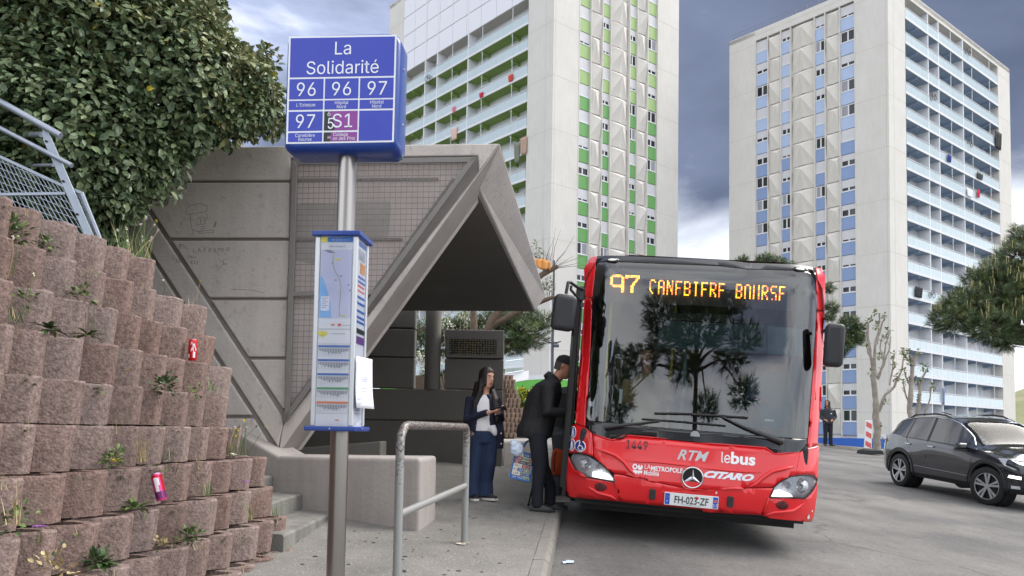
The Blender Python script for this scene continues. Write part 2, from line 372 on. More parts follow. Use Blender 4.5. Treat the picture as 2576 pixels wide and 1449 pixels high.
# lichen patches
nl2 = n_('ShaderNodeTexNoise'); nl2.inputs['Scale'].default_value = 3.2; nl2.inputs['Detail'].default_value = 8; l_(g_.outputs['Position'], nl2.inputs['Vector'])
rl = n_('ShaderNodeValToRGB'); e = rl.color_ramp.elements; e[0].position = 0.58; e[0].color = (0, 0, 0, 1); e[1].position = 0.72; e[1].color = (0.45, 0.45, 0.45, 1); l_(nl2.outputs[0], rl.inputs[0])
mx = n_('ShaderNodeMix'); mx.data_type = 'RGBA'; l_(rl.outputs[0], mx.inputs[0]); l_(hs.outputs[0], mx.inputs[6]); mx.inputs[7].default_value = (*srgb(128, 122, 112), 1)
l_(mx.outputs[2], bs.inputs['Base Color']); bs.inputs['Roughness'].default_value = 0.95; bs.inputs['Specular IOR Level'].default_value = 0.15
nb = n_('ShaderNodeTexNoise'); nb.inputs['Scale'].default_value = 110; nb.inputs['Detail'].default_value = 5; l_(g_.outputs['Position'], nb.inputs['Vector'])
vb = n_('ShaderNodeTexVoronoi'); vb.inputs['Scale'].default_value = 75; l_(g_.outputs['Position'], vb.inputs['Vector'])
ad = n_('ShaderNodeMath'); ad.operation = 'ADD'; l_(nb.outputs[0], ad.inputs[0]); l_(vb.outputs[0], ad.inputs[1])
bp = n_('ShaderNodeBump'); bp.inputs['Strength'].default_value = 0.5; bp.inputs['Distance'].default_value = 0.005; l_(ad.outputs[0], bp.inputs['Height']); l_(bp.outputs[0], bs.inputs['Normal'])
blockm = m
soil = mat('soil', srgb(84, 72, 58), 1.0, vary=0.7, vscale=25, bump=0.8, bscale=60)
def block_mesh(seed):
    r = random.Random(seed); b = MB()
    outl = [(0.03, -0.20), (0.03, -0.06), (0.045, -0.04), (0.15, 0.0), (0.51, 0.102), (0.55, 0.111), (0.60, 0.114), (0.80, 0.114), (0.85, 0.104), (0.945, 0.01), (0.97, -0.05), (0.97, -0.20)]
    inl = [(0.15, -0.16), (0.15, -0.09), (0.16, -0.075), (0.22, -0.04), (0.50, 0.048), (0.54, 0.057), (0.58, 0.060), (0.74, 0.060), (0.77, 0.052), (0.84, -0.02), (0.85, -0.05), (0.85, -0.16)]
    H = ROWH - 0.006; n = len(outl)
    def jit(p, z, a=0.0018): return (p[1] + r.uniform(-a, a), p[0], z + r.uniform(-a, a) * 0.7)
    tap = lambda p, f: (.5 + (p[0] - .5) * (1 - .03 * f), p[1] - (.02 * f if p[1] > -.1 else 0))
    R = [[jit(tap(p, 1), 0) for p in outl], [jit(tap(p, .5), H * .5) for p in outl], [jit(p, H - 0.012, .002) for p in outl], [(x * 0.96 - 0.001, y * .985 + .0075, H + r.uniform(-.005, .003)) for x, y, z in [jit(p, H) for p in outl]],
         [jit(p, H - 0.004, .002) for p in inl], [jit(p, H - 0.05 - r.uniform(0, .02)) for p in inl]]
    b.loft([q[::-1] for q in R], caps=False); b.cur = 1; b.add([(x, y, z) for x, y, z in R[-1]], [tuple(range(n))[::-1]])
    me = b.mesh('planter_block', [blockm, soil])
    bm = bmesh.new(); bm.from_mesh(me); bmesh.ops.recalc_face_normals(bm, faces=bm.faces); bm.to_mesh(me); bm.free(); shade(me, 24); return me
BL = [block_mesh(i) for i in range(7)]
wall = thing('retaining_wall', 'tall battered retaining wall of stacked reddish concrete planter blocks with weeds growing in them', 'retaining wall', (-2.0, 5.0, 0))
wb = Vector(wall.location); rk = random.Random(11); BLOCKS = []
for k, xs in rows.items():
    top = 1.0 + ROWH * k
    pyk = {5: 520, 4: 620, 3: 720, 2: 830, 1: 950, 0: 1068, -1: 1180, -2: 1290, -3: 1390, -4: 1440, -5: 1480}[k]
    ys = [row_y(k, 0.6526 * x, pyk) for x in xs]
    for a, c in zip(ys[:-1], ys[1:]):
        o = put('planter_block', rk.choice(BL), wall, Vector((rowx(k, a) - .02 + rk.uniform(-.018, .018), a, top - ROWH)) - wb, (rk.uniform(-.012, .012), rk.uniform(-.015, .015), -math.atan(0.055) + rk.uniform(-.05, .05)))
        o.scale = (1, (c - a) * 0.99, 1); BLOCKS.append((k, a, c, top))
    # rounded return at the end of each row, turning away up the steps
    e_y = ys[-1]
    for q in range(3):
        o = put('planter_block', rk.choice(BL), wall, Vector((rowx(k, e_y) - 0.07 - 0.2 * q, e_y + 0.1 + 0.09 * q, top - ROWH + rk.uniform(-.005, .005))) - wb, (0, 0, rad(62 + 14 * q))); o.scale = (0.85, 0.27, 1)
b = MB()
b.hexa([(-2.1, 2.0, -.3), (-1.95, 6.05, -.3), (-8, 6.05, -.3), (-8, 2.0, -.3)], [(-2.86, 2.0, 2.0), (-2.72, 5.5, 2.0), (-8, 5.9, 2.3), (-8, 2.0, 2.3)])
b.build('soil_core', soil, wall)

# ================================================================== STAIRS
stepm = mat('step_concrete', srgb(134, 132, 126), 0.92, vary=0.65, vscale=4, bump=0.5, bscale=80, col2=srgb(78, 79, 76), streak=True, detail=8)
st = thing('staircase', 'mossy grey concrete steps climbing left between the planter wall and the shelter', 'stairs', (-2.2, 7.0, 0.05))
rk = random.Random(5)
for i in range(9):
    x1 = -1.66 - 0.33 * i; z1 = 0.215 + 0.16 * i
    b = MB(); ys_ = frange(6.05, 8.4, 10)
    sec = lambda yy, j: [(x1 - 0.42, yy, z1 - 0.6), (x1 + j, yy, z1 - 0.6), (x1 + j, yy, z1 - .02), (x1 - 0.015 + j, yy, z1 - .003), (x1 - .06, yy, z1), (x1 - 0.42, yy, z1 + .005)]
    b.loft([sec(yy, rk.uniform(-.008, .006)) for yy in ys_]); b.build('step', stepm, st, smooth=30, fix=True)

# ================================================================== LOW SIDE WALL (front block + sloping stair coping)
taupe = mat('taupe_paint', srgb(198, 190, 184), 0.75, drip=.08, speck=(srgb(128, 121, 116), 14, .3), vary=0.28, vscale=1.3, bump=0.25, bscale=30, col2=srgb(138, 133, 131), detail=8)
f1 = Vector((-0.80, 7.28, 0)); fd = Vector((-0.73, 0.35, 0)).normalized(); fn = Vector((fd.y, -fd.x, 0)); fn = fn if fn.y < 0 else -fn
def onf(px, py): return onp(px, py, f1, fn)
lw = thing('low_side_wall', 'low taupe painted concrete side wall with chamfered top, its coping climbing beside the steps', 'low wall', (-1.3, 7.6, 0.05))
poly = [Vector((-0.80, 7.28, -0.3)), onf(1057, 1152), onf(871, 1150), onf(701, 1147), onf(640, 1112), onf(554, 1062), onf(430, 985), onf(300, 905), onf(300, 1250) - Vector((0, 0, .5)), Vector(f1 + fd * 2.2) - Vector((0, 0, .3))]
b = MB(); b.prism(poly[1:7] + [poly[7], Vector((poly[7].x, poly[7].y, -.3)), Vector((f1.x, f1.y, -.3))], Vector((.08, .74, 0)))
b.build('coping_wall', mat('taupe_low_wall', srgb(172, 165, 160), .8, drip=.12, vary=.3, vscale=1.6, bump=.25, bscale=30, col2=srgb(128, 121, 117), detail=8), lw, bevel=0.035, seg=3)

# ================================================================== SHELTER
FA = rad(5); fv = Vector((math.cos(FA), -math.sin(FA), 0)); FN = Vector((-math.sin(FA), -math.cos(FA), 0)); FO = Vector((-1.0, 8.30, 0))
def S(x, y): return (301.9 + 0.6019 * x, 335.4 + 0.6019 * y)
def T(x, y): return (301.9 + 0.4631 * x, 503.1 + 0.4631 * y)
def fp(q, d=0.0): return onp(q[0], q[1], FO - FN * d, FN)        # point on the shelter front plane, d metres behind it
sh = thing('bus_shelter', 'angular taupe concrete bus shelter with V-shaped grooved front wall and folded roof', 'bus shelter', (-1.0, 10.5, 0.15))
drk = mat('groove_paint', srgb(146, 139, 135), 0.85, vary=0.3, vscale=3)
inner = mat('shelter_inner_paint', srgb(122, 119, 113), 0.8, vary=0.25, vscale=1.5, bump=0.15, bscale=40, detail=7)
apex, vbot = S(1590, 48), S(670, 1330)
# core slab behind the raised panels
b = MB(); core = [fp(q, 0.035) for q in (S(-260, 74), apex, vbot, S(560, 1330), S(-260, 1330))]
b.prism(core, -FN * 0.5); b.build('front_wall', [drk], sh)
def panel(name, qs, d=0.04, m_=taupe, bev=0.012):
    b = MB(); b.prism([fp(q, 0.04) for q in qs], FN * d); return b.build(name, m_, sh, bevel=bev)
irib = lambda y: 100 + (y - 280) * (585 / 885.0)      # inner V groove, S coordinates
orib = lambda y: 45 + (y - 365) * (615 / 955.0)
panel('wall_panel', [S(-260, 70), S(1588, 48), S(1502, 100 + 68), S(1498, 98), S(716, 108), S(714, 200), S(-260, 203)])
g = 7
ysr = [(210, 440), (452, 688), (700, 935), (947, 1150)]
for (a, c) in ysr:
    panel('wall_panel', [S(irib(a) + g + 3, a), S(711 - (a > 600) * 8 - (a > 900) * 6, a), S(711 - (c > 600) * 8 - (c > 900) * 8, c), S(min(irib(c) + g + 3, 690), c)])
panel('wall_panel', [S(orib(210) + g, 210), S(irib(210) - 12, 210), S(irib(1165) - 8, 1178), S(686, 1225), S(orib(1305) + 16, 1312), S(orib(300) + g, 300)])
panel('wall_panel', [S(-255, 210), S(orib(210) - 12, 210), S(orib(1178) - 12, 1178), S(-255, 1178)])
panel('wall_panel', [S(-255, 1192), S(orib(1192) - 14, 1192), S(orib(1310) - 12, 1322), S(-255, 1322)])
panel('leg_panel', [S(1502, 170), S(1588, 50), vbot, S(688, 1228), S(690, 1222)])
# leg underside (thickness of the sloping leg, seen from below) is the side of a deeper prism
b = MB(); b.prism([fp(q, 0.04) for q in (S(1588, 50), S(672, 1328), S(600, 1328), S(1480, 100))], -FN * 0.62); b.build('leg_return', taupe, sh)
# grille recess: pinkish repainted panel with a grey cleaned patch behind wire mesh
pink = mat('pinkish_patch_paint', srgb(204, 192, 188), 0.85, vary=0.5, vscale=2.2, col2=srgb(168, 156, 152), detail=8)
gpatch = mat('grey_patch_paint', srgb(172, 165, 161), 0.85, vary=0.3, vscale=4)
b = MB(); b.prism([fp(q, 0.036) for q in (S(722, 118), S(1480, 106), S(696, 1205))], FN * 0.004); b.build('recess_panel', pink, sh)
for qs in ([(735, 300), (760, 290), (900, 292), (980, 282), (1130, 284), (1132, 330), (1120, 440), (725, 440)], [(724, 452), (1020, 452), (1010, 520), (880, 560), (724, 530)]):
    b = MB(); b.prism([fp(S(*q), 0.031) for q in qs], FN * 0.002); b.build('paint_patch', gpatch, sh)
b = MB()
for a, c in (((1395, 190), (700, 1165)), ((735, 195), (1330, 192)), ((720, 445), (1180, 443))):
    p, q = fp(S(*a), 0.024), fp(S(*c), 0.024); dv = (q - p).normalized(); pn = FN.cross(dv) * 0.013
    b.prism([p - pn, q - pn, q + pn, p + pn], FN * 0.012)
b.build('groove_shadow_strip', mat('grille_shadow_paint', srgb(140, 133, 130), 0.9), sh)  # thin darker strips painting in the shadow of the recess grooves
gr = bpy.data.objects.new('mesh_grille', None); COL.objects.link(gr); gr.parent = sh
steel = mat('grille_steel', srgb(128, 123, 120), 0.5, 0.1, vary=0.2, vscale=12)
A_, B_, C_ = fp(S(722, 112), -0.03), fp(S(1496, 101), -0.03), fp(S(690, 1214), -0.03)
cen = (A_ + B_ + C_) / 3; b = MB()
for p, q in ((A_, B_), (B_, C_), (C_, A_)):
    n1 = (cen - p).normalized(); n2 = (cen - q).normalized(); dv = (q - p).normalized(); pn = FN.cross(dv); pn = pn if pn.dot(cen - p) > 0 else -pn
    b.prism([p, q, q + pn * 0.055 - dv * 0.06, p + pn * 0.055 + dv * 0.06], FN * 0.025)
p, q = fp(S(712, 662), -0.03), fp(S(1085, 655), -0.03); b.prism([p, q, q - Vector((0, 0, .05)), p - Vector((0, 0, .05))], FN * 0.02)
b.build('grille_frame', steel, gr, bevel=0.004)
b = MB(); up = Vector((0, 0, 1)); W = (B_ - A_).length; H = (A_ - C_).z; axr = (B_ - A_).normalized()
wr = 0.0042; i = 1
while i * 0.058 < W:
    u = i * 0.058; zt = -0.03; zb = -(1 - u / W) * H + 0.05
    if zb < zt: b.tube([A_ + axr * u + up * zt - FN * .012, A_ + axr * u + up * zb - FN * .012], wr, 4)
    i += 1
i = 1
while i * 0.058 < H:
    v = i * 0.058; u1 = W * (1 - v / H) - 0.04
    sk = (C_ - A_).dot(axr) * v / H
    if u1 > 0.06: b.tube([A_ - up * v + axr * (sk + .03) - FN * .018, A_ - up * v + axr * u1 - FN * .018], wr, 4)
    i += 1
tag(b.build('wire_mesh', steel, gr), kind='stuff')
b = MB()
for q in [(728, 340), (724, 520), (716, 770), (706, 1000), (1290, 360), (1115, 600), (960, 835), (830, 1010), (900, 112), (1180, 108)]:
    b.lathe(fp(S(*q), -0.05), [(0.012, -.006), (0.012, .004), (.006, .01)], 8, R=FN.to_track_quat('Z', 'Y').to_matrix())
b.build('bolt', steel, gr)
# roof: slab falling to the rear, its right edge the folded fascia
ap = fp(apex, 0.0); in_f = fp(S(1500, 232), 0.35)
rr = atY(*S(1780, 678), 13.3); ru = atY(*S(1735, 742), 13.2)
lx = -4.2
b = MB()
topf = [Vector((lx, ap.y + 0.36, ap.z)), Vector((ap.x, ap.y, ap.z)), rr, Vector((lx, 13.6, rr.z))]
botf = [Vector((lx, in_f.y + .3, in_f.z)), in_f, ru, Vector((lx, 13.5, ru.z))]
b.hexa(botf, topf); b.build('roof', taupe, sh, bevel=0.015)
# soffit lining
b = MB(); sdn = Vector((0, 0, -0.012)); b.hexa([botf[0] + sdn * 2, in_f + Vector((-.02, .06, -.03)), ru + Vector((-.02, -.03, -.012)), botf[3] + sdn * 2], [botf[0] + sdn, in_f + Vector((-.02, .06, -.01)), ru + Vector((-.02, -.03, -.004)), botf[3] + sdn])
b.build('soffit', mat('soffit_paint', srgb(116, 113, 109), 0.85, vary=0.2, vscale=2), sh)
# rear wall with grooves, window gap, pier, mosaic wall
BY = 13.65; U = lambda x, y: (905.6 + 0.3241 * x, 670.8 + 0.3241 * y)
def bz(py, px=1150): return atY(px, py, BY).z
def bxx(px, py=950): return atY(px, py, BY).x
zc_ = bz(981); z_g = [bz(1060), bz(901), bz(828)]
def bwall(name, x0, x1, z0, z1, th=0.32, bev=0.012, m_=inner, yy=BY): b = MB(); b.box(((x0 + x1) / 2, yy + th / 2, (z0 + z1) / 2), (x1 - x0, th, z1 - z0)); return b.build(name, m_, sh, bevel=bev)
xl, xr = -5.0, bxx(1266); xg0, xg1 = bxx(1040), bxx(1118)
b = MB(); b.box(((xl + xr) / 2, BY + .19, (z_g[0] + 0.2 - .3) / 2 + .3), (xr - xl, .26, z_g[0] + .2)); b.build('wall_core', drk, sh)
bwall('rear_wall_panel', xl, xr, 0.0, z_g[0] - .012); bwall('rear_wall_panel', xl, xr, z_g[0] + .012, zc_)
for z0, z1 in ((zc_ + .02, z_g[1] - .012), (z_g[1] + .012, z_g[2] - .012), (z_g[2] + .012, 3.6)): bwall('rear_wall_panel', xl, xg0, z0, z1)
bwall('rear_wall_panel', xg1, xr, zc_ + .02, z_g[1] - .012); zt_ = bz(830, 1200)
bwall('mosaic_wall_panel', xg1, xr, z_g[1] + .012, zt_)
b = MB(); xc = bxx(1086); b.lathe((xc, BY + .1, 0), [(0.135, zc_), (0.135, 3.4)], 24); b.build('column', inner, sh, smooth=40)
# mosaic: framed field of small coloured tiles behind a grid
mo = bpy.data.objects.new('mosaic', None); COL.objects.link(mo); mo.parent = sh
m0, m1 = atY(1131, 853, BY), atY(1248, 895, BY); b = MB(); mw, mh = m1.x - m0.x, m0.z - m1.z; mc = (m0 + m1) / 2
for dx, dz, w_, h_ in ((0, mh / 2 + .02, mw + .1, .045), (0, -mh / 2 - .02, mw + .1, .045), (-mw / 2 - .025, 0, .045, mh), (mw / 2 + .025, 0, .045, mh)): b.box((mc.x + dx, BY - .012, mc.z + dz), (w_, .05, h_))
b.build('mosaic_frame', inner, mo)
cols = [srgb(190, 170, 60), srgb(120, 140, 150), srgb(165, 150, 90), srgb(90, 110, 140), srgb(200, 190, 150), srgb(170, 120, 60), srgb(70, 80, 70)]
tm = [mat('mosaic_tile_%d' % i, c, 0.35) for i, c in enumerate(cols)]
b = MB(); rk = random.Random(2)
for i in range(34):
    for j in range(14):
        b.cur = rk.choice([0, 0, 1, 2, 2, 3, 4, 5, 6]); b.box((m0.x + (i + .5) * mw / 34, BY - .004, m0.z - (j + .5) * mh / 14), (mw / 34 * .94, .012, mh / 14 * .92))
tag(b.build('mosaic_tiles', tm, mo), kind='stuff')
b = MB()
for i in range(18): b.box((m0.x + i * mw / 17, BY - .018, mc.z), (.012, .012, mh))
for j in range(8): b.box((mc.x, BY - .02, m0.z - j * mh / 7), (mw, .012, .012))
b.build('mosaic_grid', mat('black_bar', (0.01, 0.01, 0.01), 0.5), mo)
# bench inside, side wall on the left
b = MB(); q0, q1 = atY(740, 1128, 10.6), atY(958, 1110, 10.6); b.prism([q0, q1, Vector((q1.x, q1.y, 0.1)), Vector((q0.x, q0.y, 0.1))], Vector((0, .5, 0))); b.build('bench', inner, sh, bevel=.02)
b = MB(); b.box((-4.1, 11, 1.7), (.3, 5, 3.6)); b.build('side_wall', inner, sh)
# lower kerb/planter ledge right of the rear wall, lit from outside
# graffiti scribbles on the wall
ink = mat('marker_ink', srgb(124, 117, 114), 0.9); b = MB()
def stroke(pts, w_=0.0026):
    ps = [fp(T(*q), -0.0005) for q in pts]
    for p, q in zip(ps[:-1], ps[1:]):
        dv = q - p
        if dv.length < 1e-5: continue
        pn = FN.cross(dv.normalized()) * w_; b.quad(p - pn, q - pn, q + pn, p + pn)
def tstroke(*segs):
    for s_ in segs: stroke(s_)
tstroke([(358, 55), (356, 75), (375, 78), (470, 62), (478, 35), (440, 18), (385, 28), (360, 48)], [(382, 78), (384, 130), (392, 160), (400, 185), (385, 192)], [(470, 70), (474, 100), (462, 112)], [(415, 105), (435, 95), (440, 130), (420, 138), (413, 120)], [(442, 95), (462, 98), (460, 130), (444, 132)],
        [(438, 145), (455, 142), (462, 152), (440, 160)], [(428, 170), (505, 162), (512, 175), (430, 182), (428, 170)], [(508, 150), (520, 115), (514, 150), (526, 118)], [(395, 160), (432, 176)])
tstroke([(370, 268), (322, 240)], [(322, 240), (330, 262)], [(322, 240), (346, 244)], [(398, 262), (398, 284), (415, 284)], [(422, 284), (430, 262), (440, 284)], [(424, 276), (438, 276)], [(458, 284), (456, 262), (474, 260)], [(457, 272), (470, 271)], [(484, 284), (482, 262), (496, 264), (494, 272), (484, 273), (498, 284)],
        [(506, 284), (514, 262), (524, 284)], [(508, 276), (522, 276)], [(534, 284), (532, 262), (546, 264), (544, 273), (534, 274)], [(554, 284), (552, 262), (566, 264), (564, 273), (554, 274)], [(582, 268), (596, 266), (592, 258), (580, 262), (578, 276), (598, 274)])
tstroke([(380, 302), (368, 304), (378, 312), (368, 318)], [(388, 304), (394, 312), (386, 316), (386, 304)], [(400, 300), (402, 316), (408, 315)], [(410, 302), (412, 314)], [(314, 318), (302, 322), (312, 334), (302, 340)], [(320, 320), (320, 340), (332, 332), (320, 320)], [(386, 348), (384, 330), (396, 332), (386, 340), (398, 350)], [(410, 332), (402, 334), (404, 346), (412, 344)], [(416, 332), (420, 342), (426, 330)], [(420, 342), (418, 352)],
        [(536, 322), (580, 355)], [(560, 325), (584, 318)], [(560, 325), (566, 345), (526, 385)], [(584, 345), (562, 350)], [(600, 485), (720, 490), (780, 505)])
b.build('graffiti', ink, sh)
# ================================================================== BUS STOP POLE
SA = rad(5.0); sv = Vector((math.cos(SA), -math.sin(SA), 0)); SN = Vector((-math.sin(SA), -math.cos(SA), 0)); UP = Vector((0, 0, 1))
PO = Vector((-1.02, 4.86, 0)); PO.z = roadz(PO.x, PO.y) + WALK                   # pole foot
SF = PO + SN * 0.125                                                            # front plane of the sign box
bs_ = thing('bus_stop_sign', 'steel pole with blue square stop sign box and glazed timetable case on the pavement', 'bus stop sign', PO)
inox = mat('brushed_steel', srgb(165, 160, 155), 0.28, 0.95, vary=0.35, vscale=3, streak=True)
topz = onp(866, 395, PO, SN).z
b = MB(); b.tube([PO, PO + UP * (topz - PO.z + .02)], 0.0545, 28); b.build('pole', inox, bs_, smooth=40)
blue = mat('sign_blue', srgb(6, 58, 142), 0.35, coat=0.3, vary=0.12, vscale=6)
def Cz(x, y): return (670.8 + 0.3797 * x, 53.7 + 0.3797 * y)
def sp(x, y, d=0.0): p = Cz(x, y); return onp(p[0], p[1], SF + SN * d, SN)
# box: loft of rounded-corner rings, bulging rim
cnr = [sp(127, 82), sp(884, 66), sp(866, 858), sp(108, 858)]
c0 = (cnr[0] + cnr[2]) / 2; hw = ((cnr[1] - cnr[0]).dot(sv) + (cnr[2] - cnr[3]).dot(sv)) / 4; hh = (cnr[0].z + cnr[1].z - cnr[2].z - cnr[3].z) / 4
def rrect(cx, w_, h_, r, d, n=6):
    pts = []
    for (sx_, sz_, a0) in ((1, 1, 0), (-1, 1, 90), (-1, -1, 180), (1, -1, 270)):
        for i in range(n + 1):
            a = rad(a0 + 90 * i / n); pts.append(cx + sv * (sx_ * (w_ - r) + r * math.cos(a)) + UP * (sz_ * (h_ - r) + r * math.sin(a)) + SN * d)
    return pts
box = MB(); box.loft([rrect(c0, hw - .035, hh - .035, .05, .004), rrect(c0, hw - .012, hh - .012, .055, -.006), rrect(c0, hw, hh, .06, -.04), rrect(c0, hw, hh, .06, -.21), rrect(c0, hw - .012, hh - .012, .055, -.244), rrect(c0, hw - .035, hh - .035, .05, -.25)])
sb = box.build('sign_box', blue, bs_, smooth=50, fix=True)
white = mat('sign_white', srgb(232, 236, 244), 0.45); pan = mat('sign_panel_blue', srgb(54, 70, 182), 0.45, vary=0.1, vscale=9)
purple = mat('sign_purple', srgb(140, 62, 150), 0.45); blk = mat('sign_black', srgb(38, 40, 44), 0.5)
def rect(mb, x0, y0, x1, y1, d):     # sign-plane rectangle in zoom coordinates, following the panel's slight skew
    def q(x, y): return sp(x - (y - 100) * 0.028, y - (x - 148) * 0.0175 + 0, d)
    mb.quad(q(x0, y1), q(x1, y1), q(x1, y0), q(x0, y0))
b = MB(); rect(b, 148, 100, 862, 812, .0052); b.build('white_border', white, sb)
cells = [(160, 112, 850, 372), (160, 384, 386, 518), (396, 384, 618, 518), (628, 384, 850, 518), (160, 528, 386, 588), (396, 528, 618, 588), (628, 528, 850, 588), (160, 600, 386, 728), (160, 740, 386, 800), (628, 600, 850, 800)]
for c in cells: b = MB(); rect(b, *c, .0066); b.build('panel', pan, sb)
b = MB(); rect(b, 396, 600, 618, 728, .0066); b.build('panel', purple, sb); b = MB(); rect(b, 396, 740, 618, 800, .0066); b.build('panel', purple, sb)
b = MB(); 
def qs(x, y): return sp(x - (y - 100) * 0.028, y - (x - 148) * 0.0175, .0072)
b.add([qs(396, 728), qs(462, 728), qs(474, 700), qs(455, 660), (qs(440, 640)), qs(436, 600), qs(396, 600)], [tuple(range(7))]); b.add([qs(396, 800), qs(440, 800), qs(444, 740), qs(396, 740)], [(0, 1, 2, 3)]); b.build('torn_sticker', blk, sb)
mz = (sp(300, 500) - sp(200, 500)).length / 100          # metres per zoom px
def txt(s_, x, y, cap, **kw):        # centre x, baseline y, cap height in zoom px
    b = MB()
    q = sp(x - (y - 100) * 0.028, y - (x - 148) * 0.0175, .0085); ax = (sv * 1.0 + UP * 0.0).normalized()
    put_text(b, s_, q, ax, UP, cap * mz / 0.70, **kw); b.build('lettering', white, sb)
txt('La', 508, 225, 84, sx=.95); txt('Solidarité', 508, 352, 84, sx=.95)
for x_, y_, s_ in ((272, 496, '96'), (506, 496, '96'), (742, 496, '97'), (272, 708, '97'), (520, 708, 'S1')): txt(s_, x_, y_, 88, sx=.93)
for x_, y_, s_ in ((272, 566, "L'Estaque"), (508, 555, 'Hôpital'), (508, 582, 'Nord'), (742, 555, 'Hôpital'), (742, 582, 'Nord'), (272, 768, 'Canebière'), (272, 794, 'Bourse'), (508, 766, 'Collège'), (530, 792, 'on des Pins')): txt(s_, x_, y_, 21.5, sx=.93)
txt('5', 440, 716, 70, sx=.8); txt('6', 428, 632, 30); txt('H', 432, 784, 20)
zincm = mat('zinc', srgb(170, 172, 175), 0.35, 0.8)
for q in (.5, -.45): b = MB(); b.lathe(c0 + sv * hw + SN * -.12 + UP * hh * q, [(.007, 0), (.007, .004), (.003, .006)], 8, R=sv.to_track_quat('Z', 'Y').to_matrix()); b.build('screw', zincm, sb)
for sg in (-.5, .45): b = MB(); b.lathe(c0 + sv * hw * sg - UP * hh + SN * -.09, [(.007, 0), (.007, -.004), (.003, -.006)], 8); b.build('screw', zincm, sb)
# timetable case
def E_(x, y): return (737.9 + 0.3933 * x, 570.2 + 0.3933 * y)
TF = PO + SN * 0.13
def tp(x, y, d=0.0): p = E_(x, y); return onp(p[0], p[1], TF + SN * d, SN)
tz1, tz0 = tp(270, 60).z, tp(240, 1276).z; tl, tr_ = (tp(140, 64) - TF).dot(sv), (tp(410, 64) - TF).dot(sv)
tl = ((tp(106, 1270) - TF).dot(sv) + tl) / 2; tr_ = ((tp(382, 1270) - TF).dot(sv) + tr_) / 2; td = 0.26
def tq(a, z, d): return TF + sv * a + UP * (z - TF.z) - SN * d
case = bpy.data.objects.new('timetable_case', None); COL.objects.link(case); case.parent = bs_
alu = mat('aluminium', srgb(205, 208, 212), 0.4, 0.6); paper = mat('paper', srgb(232, 234, 240), 0.6)
b = MB(); b.hexa([tq(tl + .012, tz0, .012), tq(tr_ - .012, tz0, .012), tq(tr_ - .012, tz0, td - .012), tq(tl + .012, tz0, td - .012)], [tq(tl + .012, tz1, .012), tq(tr_ - .012, tz1, .012), tq(tr_ - .012, tz1, td - .012), tq(tl + .012, tz1, td - .012)]); b.build('case_core', paper, case)
for a, d in ((tl, 0), (tr_ - .03, 0), (tl, td - .03), (tr_ - .03, td - .03)):
    b = MB(); b.hexa([tq(a, tz0, d), tq(a + .03, tz0, d), tq(a + .03, tz0, d + .03), tq(a, tz0, d + .03)], [tq(a, tz1, d), tq(a + .03, tz1, d), tq(a + .03, tz1, d + .03), tq(a, tz1, d + .03)]); b.build('corner_profile', alu, case, bevel=.006)
for z0, z1, e in ((tz1, tz1 + .03, .018), (tz0 - .028, tz0, .026)):
    b = MB(); b.hexa([tq(tl - e, z0, -e), tq(tr_ + e, z0, -e), tq(tr_ + e, z0, td + e), tq(tl - e, z0, td + e)], [tq(tl - e, z1, -e), tq(tr_ + e, z1, -e), tq(tr_ + e, z1, td + e), tq(tl - e, z1, td + e)]); b.build('case_cap', blue, case, bevel=.006)
# printed sheets on the front: map above, timetables below
pr = {}
def P_(name, c, r_=.6): return mat('print_' + name, srgb(*c), r_)
Wc = tr_ - tl - .06; z_at = lambda y: tz1 + (tz0 - tz1) * (y - 64) / (1270 - 64)
def tr(mb, u0, v0, u1, v1, d): 
    a0, a1 = tl + .03 + Wc * u0, tl + .03 + Wc * u1; mb.quad(tq(a0, z_at(v1), -d), tq(a1, z_at(v1), -d), tq(a1, z_at(v0), -d), tq(a0, z_at(v0), -d))
SHD = -.0105
def sheet(name, col, items, lift=0):
    b = MB()
    for it in items: tr(b, *it, SHD + .0008 * (lift + 1))
    return b.build(name, P_(col[0], col[1]), case)
sheet('map_sheet', ('map', (205, 208, 232)), [(.02, 150, .98, 585)], 1)
b = MB(); pts = [(.02, 585), (.40, 585), (.36, 500), (.28, 430), (.16, 360), (.10, 330), (.02, 320)]
b.add([tq(tl + .03 + Wc * u, z_at(v), -(SHD + .0026)) for u, v in pts], [tuple(range(7))]); b.build('map_sea', P_('sea', (138, 190, 240)), case)
sheet('print_header', ('header', (62, 120, 200)), [(.22, 68, .99, 100)], 2); sheet('print_tag', ('yellow', (232, 222, 70)), [(.02, 68, .2, 100)], 2)
b = MB(); pts = [(.38, 180), (.40, 200), (.38, 235), (.46, 285), (.60, 330), (.66, 380), (.655, 450), (.63, 530), (.64, 570), (.74, 572)]
for p, q in zip(pts[:-1], pts[1:]):
    P0, P1 = [tq(tl + .03 + Wc * u, z_at(v), -(SHD + .0036)) for u, v in (p, q)]; pn = SN.cross((P1 - P0).normalized()) * .0016; b.quad(P0 - pn, P1 - pn, P1 + pn, P0 + pn)
b.build('map_route', P_('route', (176, 172, 110)), case)
rk = random.Random(8); sheet('map_marks', ('mark', (60, 62, 90)), [(x, y, x + .05, y + 5) for x, y in ((.36, 234), (.47, 342), (.64, 316), (.87, 373), (.92, 408))] + [(.1 + .05 * i, 152 + 5 * i, .3 + .05 * i, 154 + 5 * i) for i in range(4)], 3)
sheet('map_legend', ('legend', (235, 236, 246)), [(.06, 448, .32, 540)], 3); sheet('legend_text', ('greytext', (165, 168, 190)), [(.09, 458 + 12 * i, .28 - .05 * (i % 2), 462 + 12 * i) for i in range(6)], 4)
sheet('print_stop_yellow', ('yellow', (232, 222, 70)), [(.46, 208, .66, 216), (.72, 568, .82, 576)], 4)
b = MB(); hc = tq(tl + .03 + Wc * .14, z_at(688), -(SHD + .0028)); hp = []
